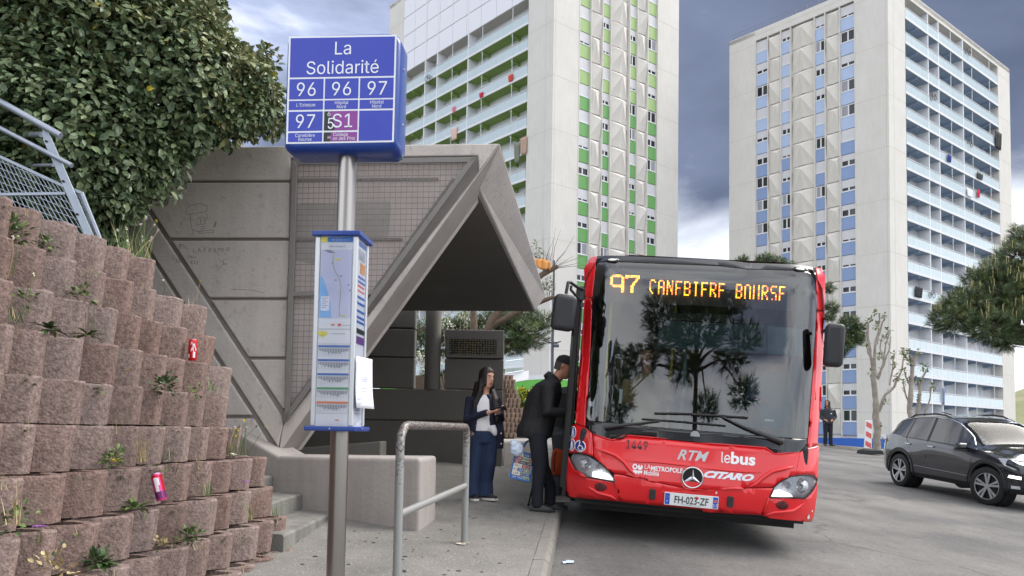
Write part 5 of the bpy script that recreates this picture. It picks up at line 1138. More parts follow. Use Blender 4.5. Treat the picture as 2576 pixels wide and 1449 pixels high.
for x_, y_, z_ in ((.62, 1.5, .95), (-.55, 2.6, .85), (.45, 2.8, .85), (-.5, 4.2, .9), (.5, 4.2, .9)):
    b = MB(); b.box((x_, y_, z_), (.46, .42, .12)); b.box((x_, y_ + .22, z_ + .38), (.46, .1, .7)); b.box((x_, y_, z_ - .3), (.2, .2, .5)); b.build('seat', mat('seat_fabric', srgb(52, 70, 72), .9), bus, local=True, bevel=.04)
ylw = mat('grab_pole_yellow', srgb(196, 176, 30), .4)
for x_, y_ in ((-.95, 1.0), (-.2, 1.7)): b = MB(); b.tube([(x_, y_, .45), (x_, y_, 2.6)], .018, 8); b.build('grab_pole', ylw, bus, local=True)
b = MB(); b.lathe((.55, .85, 1.22), [(.21, -.015), (.23, 0), (.21, .015)], 24, R=Matrix.Rotation(rad(-35), 3, 'X')); b.build('steering_wheel', rubber, bus, local=True, smooth=40)
b = MB(); b.box((-.05, 1.9, 1.6), (.04, .7, 1.8)); b.build('cab_partition', mat('partition_glass', srgb(90, 120, 120), .2), bus, local=True)
# ---- destination display
inner_quad('display_panel', [z3(725, 145), z3(700, 470), z4(0, 500), z4(700, 530), z4(1352, 576), z4(1356, 240), z4(600, 195), z3(1844, 165)], mat('display_face', srgb(34, 44, 50), .5), .045, .03)
FONT = {'C': ['.###.', '#...#', '#....', '#....', '#....', '#....', '#....', '.#...', '..#..'], 'A': ['.###.', '#...#', '#...#', '#...#', '#####', '#...#', '#...#', '#...#', '#...#'], 'N': ['#...#', '##..#', '##..#', '#.#.#', '#.#.#', '#..##', '#..##', '#...#', '#...#'], 'E': ['#####', '#....', '#....', '#....', '####.', '#....', '#....', '#....', '#....'],
        'B': ['####.', '#...#', '#...#', '#...#', '####.', '#...#', '#...#', '#...#', '####.'], 'I': ['.###.', '..#..', '..#..', '..#..', '..#..', '..#..', '..#..', '..#..', '..#..'], 'R': ['####.', '#...#', '#...#', '#...#', '####.', '#.#..', '#..#.', '#...#', '#...#'], 'O': ['.###.', '#...#', '#...#', '#...#', '#...#', '#...#', '#...#', '#...#', '#...#'],
        'U': ['#...#'] * 9, 'S': ['.####', '#....', '#....', '#....', '.###.', '....#', '....#', '....#', '.#..#'], ' ': ['.....'] * 9,
        '9': ['..######..', '.########.', '##......##', '##......##', '##......##', '##......##', '##......##', '##......##', '.#########', '..########', '........##', '........##', '........##', '........##'], '7': ['##########', '##########', '##......##', '.......##.', '.......##.', '......##..', '.....##...', '.....##...', '....##....', '....##....', '....##....', '....##....', '....##....', '....##....']}
rk = random.Random(6); led = [MB(), MB()]
pa, pb, pc = bxz(z3(770, 215)), bxz(z3(1040, 240)), bxz(z3(760, 370))
def dots(bits, q0, q1, q2, rows_):
    """q0 top-left, q1 top-right, q2 bottom-left pixel corners of the glyph box"""
    A, B_, C_ = bxz(q0), bxz(q1), bxz(q2); w_ = len(bits[0])
    for r_, row in enumerate(bits):
        for c_, ch in enumerate(row):
            if ch != '#': continue
            u, v = (c_ + .5) / w_, (r_ + .5) / rows_; x = A[0] + (B_[0] - A[0]) * u + (C_[0] - A[0]) * v; z = A[1] + (B_[1] - A[1]) * u + (C_[1] - A[1]) * v
            m_ = led[0] if rk.random() < .62 else led[1]; s_ = .0066; y_ = yS(x, z) + .038
            m_.add([(x - s_, y_, z - s_), (x + s_, y_, z - s_), (x + s_, y_, z + s_), (x - s_, y_, z + s_)], [(0, 1, 2, 3)])
dots(FONT['9'], z3(760, 205), z3(900, 208), z3(754, 378), 14); dots(FONT['7'], z3(910, 210), z3(1050, 214), z3(903, 382), 14)
word = 'CANEBIERE BOURSE'; a_, e_ = z3(1152, 252), z4(1182, 322); a2 = z3(1146, 395)
for i, ch in enumerate(word):
    if ch == ' ': continue
    f0, f1 = i / 15.72, (i + .72) / 15.72; q0 = (a_[0] + (e_[0] - a_[0]) * f0, a_[1] + (e_[1] - a_[1]) * f0); q1 = (a_[0] + (e_[0] - a_[0]) * f1, a_[1] + (e_[1] - a_[1]) * f1); dots(FONT[ch], q0, q1, (q0[0] - 1.5, q0[1] + 36.5), 9)
ld = [mat('led_amber', (.4, .2, .02), .5, emit=(1.0, .42, .02), estr=1.6), mat('led_orange', (.4, .1, .02), .5, emit=(1.0, .16, .05), estr=1.5)]
for m_, q in zip(led, ld): tag(m_.build('display_leds', q, bus, local=True), kind='stuff')
# ---- crease lines on the bonnet and bumpers: raised ridges
def ridge(pts, r_=.016, m_=None, off=.002, nm='crease'):
    P = [bxz(q) for q in pts]; dense = []
    for (x0, q0), (x1, q1) in zip(P[:-1], P[1:]):
        n = max(2, int(math.hypot(x1 - x0, q1 - q0) / .05))
        dense += [(x0 + (x1 - x0) * i / n, q0 + (q1 - q0) * i / n) for i in range(n)]
    dense.append(P[-1]); b = MB(); k = len(dense); b.tube([bpt(x, z, off) for x, z in dense], [max(.002, r_ * min(1, 6 * i / k, 6 * (k - 1 - i) / k)) for i in range(k)], 8); return b.build(nm, m_ or redp, bus, local=True, smooth=60)
ridge([z5(400, 615), z5(500, 640), z5(600, 680), z5(690, 750), z5(750, 830), z5(800, 885)], .022); ridge([z6(1005, 790), z6(900, 810), z6(780, 840), z6(690, 900), z6(620, 960), z6(545, 993)], .022)
ridge([z5(700, 735), z5(1000, 745), z5(1400, 790)], .010); ridge([z6(60, 800), z6(400, 835), z6(680, 852)], .010)
ridge([z5(330, 985), z5(420, 1050), z5(560, 1085), z5(620, 1125)], .018); ridge([z6(1095, 1150), z6(990, 1225), z6(800, 1245), z6(700, 1272)], .018)
ridge([z5(1010, 1150), z5(1045, 1060), z5(1075, 1038), z5(1400, 1050), z6(120, 1075), z6(230, 1095), z6(270, 1130), z6(305, 1225)], .008)
ridge([z5(1120, 515), z5(690, 478), z5(610, 518), z5(560, 528), z5(376, 462)], .007); ridge([z6(0, 552), z6(350, 574), z6(712, 602), z6(800, 664), z6(1050, 646)], .007)
# ---- headlamps
lens = glassy('headlamp_lens', (.95, .97, 1), .01, see=1.0, ior=1.5); refl = mat('headlamp_reflector', (.78, .80, .82), .18, .25, vary=.75, vscale=38, col2=(.22, .23, .25)); housing = mat('headlamp_housing', srgb(205, 208, 212), .3, .2, vary=.5, vscale=30)
HLp = [z5(160, 722), z5(163, 690), z5(185, 655), z5(250, 656), z5(320, 676), z5(400, 722), z5(470, 772), z5(530, 828), z5(575, 888), z5(598, 945), z5(500, 925), z5(380, 903), z5(300, 890), z5(245, 868), z5(195, 800)]
HRp = [z6(752, 1094), z6(775, 1045), z6(800, 992), z6(850, 948), z6(900, 918), z6(960, 890), z6(1050, 876), z6(1110, 872), z6(1185, 880), z6(1218, 905), z6(1220, 950), z6(1180, 1030), z6(1112, 1102), z6(1000, 1098), z6(880, 1097)]
for poly, cs, strip in ((HLp, [(z5(320, 775), .085), (z5(450, 800), .06)], [z5(378, 838), z5(440, 838), z5(530, 865), z5(580, 925), z5(480, 912), z5(370, 890)]), (HRp, [(z6(1060, 985), .088), (z6(920, 985), .058)], [z6(765, 1085), z6(800, 1030), z6(860, 1022), z6(960, 1060), z6(985, 1088), z6(860, 1090)])):
    hl = skin('headlamp', poly, housing, off=-.035, th=.01)
    for q, r_ in cs:
        x, z = bxz(q); y_ = yS(x, z) + .03; b = MB(); b.lathe((x, y_, z), [(r_ * 1.0, -.03), (r_ * .95, -.032), (r_ * .85, -.01), (r_ * .5, .02), (r_ * .3, .03), (r_ * .28, 0), (r_ * .05, -.005)], 22, axis='Y', R=Matrix.Rotation(math.pi, 3, 'Z')); b.build('reflector', refl, hl, local=True, smooth=50)
    skin('daylight_strip', strip, mat('daylight_led', (.8, .8, .8), .3, emit=(1, .98, .95), estr=.9), off=-.012, th=.004, parent=hl)
    skin('lamp_lens', poly, lens, off=.004, th=0, parent=hl)
    P = [bxz(q) for q in poly]; b = MB(); b.tube([bpt(x, z, .004) for x, z in P + P[:1]], .006, 6); b.build('lamp_seal', rubber, hl, local=True)
# fog lamp dimples, tow covers
for q in (z5(455, 990), z6(880, 1172)):
    x, z = bxz(q); pts = [(x + .062 * math.cos(a), z + .042 * math.sin(a)) for a in [i * math.pi / 10 for i in range(20)]]; fg = skin('fog_lamp', pts, mat('fog_mesh_red', srgb(110, 22, 30), .6), off=.007, xz=True, th=.01)
    b = MB()
    for i in range(-3, 4):
        for j in range(-2, 3):
            xx, zz = x + (i + .5 * (j % 2)) * .017, z + j * .015
            if ((xx - x) / .055) ** 2 + ((zz - z) / .036) ** 2 < 1: pp = bpt(xx, zz, .009); b.lathe(pp, [(.006, 0), (.004, .002)], 6, R=Vector((0, -1, 0)).to_track_quat('Z', 'Y').to_matrix())
    tag(b.build('fog_mesh', blkm, fg, local=True), kind='stuff')
for q in (z5(967, 1060), z6(364, 1135)):
    x, z = bxz(q); b = MB(); b.box((x, yS(x, z) - .012, z), (.058, .035, .105)); tc2 = b.build('tow_cover', blkm, bus, local=True, bevel=.006); b = MB(); b.lathe((x, yS(x, z) - .031, z + .012), [(.009, 0), (.009, .003)], 8, axis='Y'); b.build('bolt', rubber, tc2, local=True)
# ---- number plate
A, B_, C_, D_ = [bxz(q) for q in (z5(1088, 1042), z6(246, 1094), z6(242, 1208), z5(1080, 1150))]
pl = Vector(((A[0] + B_[0] + C_[0] + D_[0]) / 4, 0, (A[1] + B_[1] + C_[1] + D_[1]) / 4)); pw, ph = .52, .115
ys_p = yS(pl.x, pl.z) - .022; b = MB(); b.box((pl.x, ys_p + .008, pl.z), (pw + .012, .014, ph + .012)); npl = b.build('number_plate', mat('plate_white', srgb(225, 228, 228), .4), bus, local=True, bevel=.004)
bb_ = MB(); eub = mat('plate_blue', srgb(30, 80, 190), .4)
for sx_ in (-1, 1): bb_.box((pl.x + sx_ * (pw / 2 - .024), ys_p - .0005, pl.z), (.046, .004, ph - .006))
bb_.build('plate_band', eub, npl, local=True)
def btxt(mb, s_, x, z, size, y_, **kw): put_text(mb, s_, Vector((x, y_, z)), Vector((1, 0, 0)), Vector((0, 0, 1)), size, **kw)
b = MB(); btxt(b, 'FH-023-ZF', pl.x, pl.z - .036, .100, ys_p - .002, sx=.74, offset=.0012); b.build('plate_lettering', blkd, npl, local=True)
b = MB(); btxt(b, 'F', pl.x - pw / 2 + .024, pl.z - .035, .03, ys_p - .004); btxt(b, '13', pl.x + pw / 2 - .024, pl.z - .042, .042, ys_p - .004); b.build('plate_lettering', whitep, npl, local=True)
b = MB(); b.box((pl.x + pw / 2 - .024, ys_p - .003, pl.z + .015), (.026, .002, .028)); b.build('plate_emblem', mat('emblem_orange', srgb(214, 110, 70), .5), npl, local=True)
b = MB(); ec = (pl.x - pw / 2 + .024, pl.z + .022)
for i in range(12): a = i * math.pi / 6; b.box((ec[0] + .012 * math.cos(a), ys_p - .003, ec[1] + .012 * math.sin(a)), (.003, .002, .003))
tag(b.build('plate_stars', ylw, npl, local=True), kind='stuff'); b = MB(); btxt(b, 'Eurollia - RC Vitrolles  04 42 77 97 30', pl.x, pl.z - .052, .011, ys_p - .003); b.build('plate_lettering', blkd, npl, local=True)
# ---- lettering on the bonnet, wrapped on the skin
def wrap(nm, s_, q, q_up, size, m_, off=.0035, rot=0.0, width=None, **kw):
    x0, z0_ = bxz(q); vs, fs = text_geo(s_, size, **kw); b = MB(); lo, hi = min(v[0] for v in vs), max(v[0] for v in vs); k_ = width / (hi - lo) if width else 1.0; vs = [((v[0] - (lo + hi) / 2) * k_, v[1]) for v in vs]; c_, s2 = math.cos(rot), math.sin(rot); b.add([bpt(x0 + a * c_ - d * s2, z0_ + a * s2 + d * c_, off) for a, d in vs], fs); return b.build(nm, m_, bus, local=True)
wrap('fleet_number', '1449', z5(810, 618), None, .125, blkd, width=.215)
silver = mat('decal_silver', srgb(190, 190, 194), .3, .5)
wrap('lettering', 'RTM', z5(1365, 728), None, .135, silver, shear=.35, offset=.003, width=.31)
wrap('lettering', 'le', z6(318, 752), None, .15, whitep, width=.085); wrap('lettering', 'bus', z6(490, 766), None, .155, whitep, offset=.005, width=.24)
wrap('lettering', 'LA', z5(917, 812), None, .064, whitep, width=.058); wrap('lettering', 'METROPOLE', z5(1107, 840), None, .062, whitep, offset=.0018, width=.315); wrap('lettering', 'Mobilité', z5(955, 876), None, .066, whitep, offset=.0012, width=.15)
wrap('lettering', 'CITARO', z6(350, 912), None, .085, mat('badge_chrome', srgb(205, 208, 215), .2, .8), shear=.45, offset=.005, width=.49)
# transit logo: rounded heads with pointed feet
lx0, lz0 = bxz(z5(818, 812)); b = MB()
for dx in (-.026, .026):
    b.add([bpt(lx0 + dx + .026 * math.cos(a), lz0 + .02 + .03 * math.sin(a), .0035) for a in [i * math.pi / 8 for i in range(16)]], [tuple(range(16))])
b.add([bpt(lx0 + u, lz0 + v, .0036) for u, v in ((-.052, -.015), (.052, -.015), (.046, -.05), (.03, -.035), (.012, -.055), (0, -.035), (-.012, -.055), (-.03, -.035), (-.046, -.05))], [tuple(range(9))])
b.build('transit_logo', whitep, bus, local=True)
b = MB(); b.add([bpt(lx0 - .026 + .012 * math.cos(a), lz0 + .022 + .014 * math.sin(a), .0045) for a in [i * math.pi / 8 for i in range(16)]], [tuple(range(16))]); b.add([bpt(lx0 + .026 + u, lz0 + .03 + v, .0045) for u, v in ((-.012, .024), (.012, .024), (0, -.012))], [(0, 1, 2)]); b.build('transit_logo_detail', redp, bus, local=True)
# star emblem
sx0, sz0 = bxz(z5(1360, 897)); yb = yS(sx0, sz0); b = MB(); b.lathe((sx0, yb, sz0), [(.104, .004), (.104, -.018), (.02, -.02)], 36, axis='Y', R=Matrix.Rotation(math.pi, 3, 'Z')); st_ = b.build('star_emblem', blkg, bus, local=True, smooth=40)
b = MB(); ring = [(sx0 +   .102 * math.cos(a), yb - .022, sz0 + .102 * math.sin(a)) for a in [i * math.pi / 20 for i in range(41)]]; b.tube(ring, .0085, 8, caps=False); b.build('emblem_ring', chrome, st_, local=True, smooth=60)
b = MB(); ctr = Vector((sx0, yb - .036, sz0))
for k in range(3):
    a = math.pi / 2 + k * 2 * math.pi / 3; tip = Vector((sx0 + .097 * math.cos(a), yb - .022, sz0 + .097 * math.sin(a)))
    for s_ in (-1, 1): w_ = Vector((sx0 + .02 * math.cos(a + s_ * math.pi / 3), yb - .02, sz0 + .02 * math.sin(a + s_ * math.pi / 3))); b.add([ctr, tip, w_], [(0, 1, 2) if s_ > 0 else (0, 2, 1)])
b.build('emblem_star', chrome, st_, local=True)
ex, ez = bxz(z5(1387, 482)); b = MB(); b.lathe((ex, yS(ex, ez), ez), [(.046, .004), (.046, -.01), (.03, -.014), (.005, -.015)], 24, axis='Y', R=Matrix.Rotation(math.pi, 3, 'Z')); b.build('small_badge', mat('badge_silver', srgb(176, 178, 182), .35, .7), bus, local=True, smooth=30)
# accessibility stickers
for q, rx_, rz_ in ((z5(178, 450), .038, .066), (z5(168, 574), .038, .066), (z5(251, 587), .062, .062)):
    x, z = bxz(q); s_o = skin('sticker', [(x + rx_ * math.cos(a), z + rz_ * math.sin(a)) for a in [i * math.pi / 12 for i in range(24)]], whitep, off=.006, xz=True, th=.002); skin('sticker_field', [(x + rx_ * .86 * math.cos(a), z + rz_ * .86 * math.sin(a)) for a in [i * math.pi / 12 for i in range(24)]], mat('sticker_blue', srgb(48, 56, 140), .4), off=.0075, xz=True, th=0, parent=s_o)
    b = MB()
    if rx_ > .05:
        b.add([bpt(x + .008 + .034 * math.cos(a) * 1, z - .015 + .034 * math.sin(a), .0095) for a in [math.pi * (.7 + i / 10 * 1.3) for i in range(11)]] + [bpt(x + .008 + .025 * math.cos(a), z - .015 + .025 * math.sin(a), .0095) for a in [math.pi * (.7 + i / 10 * 1.3) for i in range(11)]], [(i, i + 1, 12 + i, 11 + i) for i in range(10)])
        for (u, v, w_, h_) in ((-.006, .02, .012, .03), (.008, .004, .03, .01), (-.006, .042, .014, .014), (.026, -.014, .01, .026)): b.add([bpt(x + u + p * w_ / 2, z + v + q2 * h_ / 2, .0095) for p, q2 in ((-1, -1), (1, -1), (1, 1), (-1, 1))], [(0, 1, 2, 3)])
    else:
        for (u, v, w_, h_) in ((0, .035, .014, .018), (0, .006, .02, .04), (-.006, -.03, .008, .038), (.007, -.03, .008, .038), (.016, -.01, .004, .05)): b.add([bpt(x + u + p * w_ / 2, z + v + q2 * h_ / 2, .0095) for p, q2 in ((-1, -1), (1, -1), (1, 1), (-1, 1))], [(0, 1, 2, 3)])
    b.build('pictogram', whitep, s_o, local=True)
for q, w_, h_ in ((z5(361, 168), .05, .05), (z5(653, 95), .032, .15), (z6(752, 333), .09, .018)): x, z = bxz(q); skin('screen_sticker', [(x - w_ / 2, z - h_ / 2), (x + w_ / 2, z - h_ / 2), (x + w_ / 2, z + h_ / 2), (x - w_ / 2, z + h_ / 2)], whitep, off=-.006, xz=True, th=0)
for q, s_ in ((z6(228, 1048), .016), (z6(1138, 1288), .028), (z6(1175, 1228), .012)): x, z = bxz(q); skin('paint_chip', [(x + s_ * rk.uniform(.6, 1.1) * math.cos(a) * .7, z + s_ * rk.uniform(.6, 1.1) * math.sin(a)) for a in [i * math.pi / 5 for i in range(10)]], mat('primer', srgb(225, 220, 212), .6), off=.0075, xz=True, th=0)
# ---- wipers
def bar_on(nm, qs_, r_, off, m_, parent=None, flat_=1.0):
    P = [bxz(q) for q in qs_]; b = MB(); b.tube([bpt(x, z, off) for x, z in P], r_, 8); return b.build(nm, m_, parent or bus, local=True, smooth=50)
wpm = mat('wiper_black', (.03, .031, .034), .45)
w1 = bar_on('wiper', [z5(490, 400), z5(570, 390), z5(800, 365), z5(1040, 335)], [.026, .022, .014, .008], .05, wpm); bar_on('wiper_blade', [z5(985, 262), z5(1350, 268), z5(1686, 290), z6(300, 292), z6(535, 305)], .011, .03, rubber, w1)
w2 = bar_on('wiper', [z6(880, 545), z6(790, 512), z6(500, 400), z6(290, 300)], [.032, .026, .016, .008], .05, wpm); bar_on('wiper_blade', [z6(-20, 275), z6(200, 285), z6(535, 305)], .010, .034, rubber, w2)
bar_on('wiper_blade', [z5(860, 318), z5(1250, 345), z5(1686, 385)], .009, .03, rubber, w1)
# ---- mirrors
def mirror(nm, lp, sz, arm, R=None):
    o = bpy.data.objects.new('mirror', None); COL.objects.link(o); o.parent = bus; b = MB(); b.box((0, 0, 0), sz); hs_ = b.build('mirror_housing', blkm, o, local=True, bevel=min(sz[0], sz[1]) * .32, seg=4); hs_.location = lp
    if R: hs_.rotation_euler = R
    shade(hs_.data, 60)
    b = MB(); b.tube(arm, .017, 8); b.build('mirror_arm', blkm, o, local=True, smooth=60); return o
def bat(q, y_): d = BMi.to_3x3() @ ray(*q); t = (y_ - bc.y) / d.y; return bc + d * t
ml = bat((1418.5, 787), .0); mirror('mirror', ml, (.235, .16, .37), [bat(z3(322, 400), .0), bat(z3(345, 285), .0), bat(z3(365, 285), .02), bat(z3(430, 330), .12), bat(z3(500, 360), .3)], (0, rad(4), rad(12)))
b = MB(); b.tube([bat(z3(375, 320), .02), bat(z3(370, 360), .02), bat(z3(440, 440), .2)], .014, 8); b.tube([bat(z3(470, 330), .3), bat(z3(460, 460), .3)], .045, 8); b.build('mirror_bracket', blkm, bus, local=True)
mr_ = bat((2098, 869), .28); mirror('mirror', mr_, (.19, .16, .44), [bat((2078, 830), .28), bat((2068, 835), .4)], (0, 0, rad(-10)))
# ---- open door leaf on the kerb side
dr = bpy.data.objects.new('open_door_leaf', None); COL.objects.link(dr); dr.parent = bus
dz0, dz1 = .42, 2.5; x_o = bat(z3(355, 1000), .35).x
b = MB()
for (x0, x1) in ((x_o, x_o + .06), (-1.30, -1.24)): b.box(((x0 + x1) / 2, .42, (dz0 + dz1) / 2), (x1 - x0, .05, dz1 - dz0))
for z_ in (dz0 + .04, dz1 - .04, 1.15): b.box(((x_o - 1.24) / 2, .42, z_), (-1.24 - x_o, .045, .07))
b.build('door_frame', blkg, dr, local=True, bevel=.008)
b = MB(); b.box(((x_o - 1.24) / 2, .42, (dz0 + dz1) / 2), (-1.26 - x_o, .012, dz1 - dz0 - .1)); b.build('door_glass', glassy('door_dark_glass', (.1, .12, .12), .03, body=(.008, .009, .01), see=.25), dr, local=True)
b = MB(); b.box((-1.285, .34, 1.45), (.04, .1, 2.2)); b.build('door_post', rubber, bus, local=True)
# ================================================================== CAR
rw_, fw_ = ongr(2275, 1224), ongr(2483, 1269); f_ax = (fw_ - rw_).normalized(); lf_ = Vector((0, 0, 1)).cross(f_ax).normalized(); upc = f_ax.cross(lf_).normalized()
mid = (rw_ + fw_) / 2 + lf_ * .80
CM = Matrix(((f_ax.x, lf_.x, upc.x, mid.x), (f_ax.y, lf_.y, upc.y, mid.y), (f_ax.z, lf_.z, upc.z, mid.z), (0, 0, 0, 1)))
car = thing('parked_car', 'dark grey compact SUV with roof rails on the road at the right', 'car', mtx=CM); car['local'] = 1
def interp(tab, x):
    if x <= tab[0][0]: return tab[0][1]
    for (a, b_), (c, d) in zip(tab[:-1], tab[1:]):
        if x <= c: t = (x - a) / (c - a); t = t * t * (3 - 2 * t) * .5 + t * .5; return b_ + (d - b_) * t
    return tab[-1][1]
top_t = [(-2.13, .84), (-2.08, 1.0), (-2.0, 1.08), (-1.66, 1.42), (-1.5, 1.47), (-1.1, 1.53), (-.5, 1.57), (.0, 1.545), (.3, 1.475), (.98, 1.08), (1.2, 1.045), (1.6, .985), (1.9, .90), (2.04, .80), (2.11, .62)]
w_t = [(-2.13, .66), (-2.0, .80), (-1.8, .875), (-1.3, .905), (0, .895), (1.3, .91), (1.7, .875), (1.9, .80), (2.04, .68), (2.11, .52)]
belt_t = [(-2.13, .80), (-2.0, .98), (-1.6, 1.10), (-1.0, 1.055), (.8, 1.0), (1.0, .985), (1.3, .96), (1.7, .90), (2.0, .78), (2.11, .58)]
rf_t = [(-2.13, .5), (-1.9, .58), (-1.5, .60), (-.5, .63), (.2, .61), (.98, .66), (1.3, .62), (2.0, .48), (2.11, .38)]
XA = [-1.295, 1.295]; RA_ = .405
def arch(x):
    z = 0
    for xa in XA:
        if abs(x - xa) < RA_: z = max(z, .36 + math.sqrt(RA_ ** 2 - (x - xa) ** 2) * .97)
    return z
xs_ = [-2.13 + i * 4.24 / 106 for i in range(107)]
def halfring(x):
    w_, tp2, be, rf = interp(w_t, x), interp(top_t, x), interp(belt_t, x), interp(rf_t, x); a = arch(x); lo = .27 if abs(x) < 1.8 else .27 + (abs(x) - 1.8) * .25
    low = max(lo, a); be = min(be, tp2 - .01)
    z2, z3_, z4_, z5_ = max(lo + .09, a + .012), max(.55, a + .03), max(.74, a + .05), max(.88, a + .07)
    z5_ = min(z5_, be - .03); z4_ = min(z4_, z5_ - .03); z3_ = min(z3_, z4_ - .03); z2 = min(z2, z3_ - .02)
    dip = .022 * math.exp(-((x - 0) / .75) ** 4)
    return [(0, .25), (.5, .25), (.56, max(.25, low - .02)), (w_ * .93, low), (w_ * .985, z2), (w_ - dip * .3, z3_), (w_ - dip, z4_), (w_ * .985, z5_), (w_ * .955, be), (w_ * .955 + (rf + .03 - w_ * .955) * .5, be + (tp2 - .055 - be) * .5), (rf + .03, tp2 - .055), (rf - .06, tp2 - .022), (rf * .5, tp2 - .006), (0, tp2)]
cg = mat('car_paint', srgb(36, 38, 44), .22, .3, coat=1.0, vary=.05); cgl = glassy('car_glass', (.15, .16, .17), .02, body=(.008, .009, .011), see=.0, ior=1.7); cws = glassy('car_windscreen', (.5, .55, .55), .02, see=.75, ior=1.18); cblk = mat('car_cladding', (.014, .014, .016), .5)
R_ = [halfring(x) for x in xs_]; n = len(R_[0])
bm_ = {'body': MB(), 'glass': MB(), 'ws': MB(), 'clad': MB()}
for sgn in (1, -1):
    for i in range(len(xs_) - 1):
        x0, x1 = xs_[i], xs_[i + 1]; xm = (x0 + x1) / 2
        for j in range(n - 1):
            q = [Vector((x0, sgn * R_[i][j][0], R_[i][j][1])), Vector((x1, sgn * R_[i + 1][j][0], R_[i + 1][j][1])), Vector((x1, sgn * R_[i + 1][j + 1][0], R_[i + 1][j + 1][1])), Vector((x0, sgn * R_[i][j + 1][0], R_[i][j + 1][1]))]
            k = 'body'
            if j <= 3: k = 'clad'
            if j in (8, 9) and -1.72 < xm < .83: k = 'glass'
            if j >= 10 and .33 < xm < .96: k = 'ws'
            if j >= 10 and -1.98 < xm < -1.66: k = 'glass'
            if j == 9 and .55 < xm: k = 'body'
            if k == 'glass' and j in (8, 9) and (abs(xm + .42) < .035 or abs(xm + 1.12) < .02 ): k = 'clad'
            bm_[k].add(q if sgn < 0 else q[::-1], [(0, 1, 2, 3)])
e0 = [Vector((xs_[-1], s_ * y, z)) for s_ in (1,) for y, z in R_[-1]] + [Vector((xs_[-1], -y, z)) for y, z in R_[-1][::-1]]; bm_['body'].add(e0, [tuple(range(len(e0)))]); e1 = [Vector((xs_[0], y, z)) for y, z in R_[0]] + [Vector((xs_[0], -y, z)) for y, z in R_[0][::-1]]; bm_['body'].add(e1, [tuple(range(len(e1)))[::-1]])
for k, nm, m_ in (('body', 'body', cg), ('glass', 'side_glass', cgl), ('ws', 'windscreen', cws), ('clad', 'sill_cladding', cblk)): bm_[k].build(nm, m_, car, local=True, smooth=38, fix=(k != 'x'))
def sidept(x, z, sgn=-1, out=.0):
    r = halfring(x)[3:11]
    for (y0, z0), (y1, z1) in zip(r[:-1], r[1:]):
        if z <= z1: t = (z - z0) / max(z1 - z0, 1e-5); return Vector((x, sgn * (y0 + (y1 - y0) * max(0, t) + out), z))
    return Vector((x, sgn * (r[-1][0] + out), z))
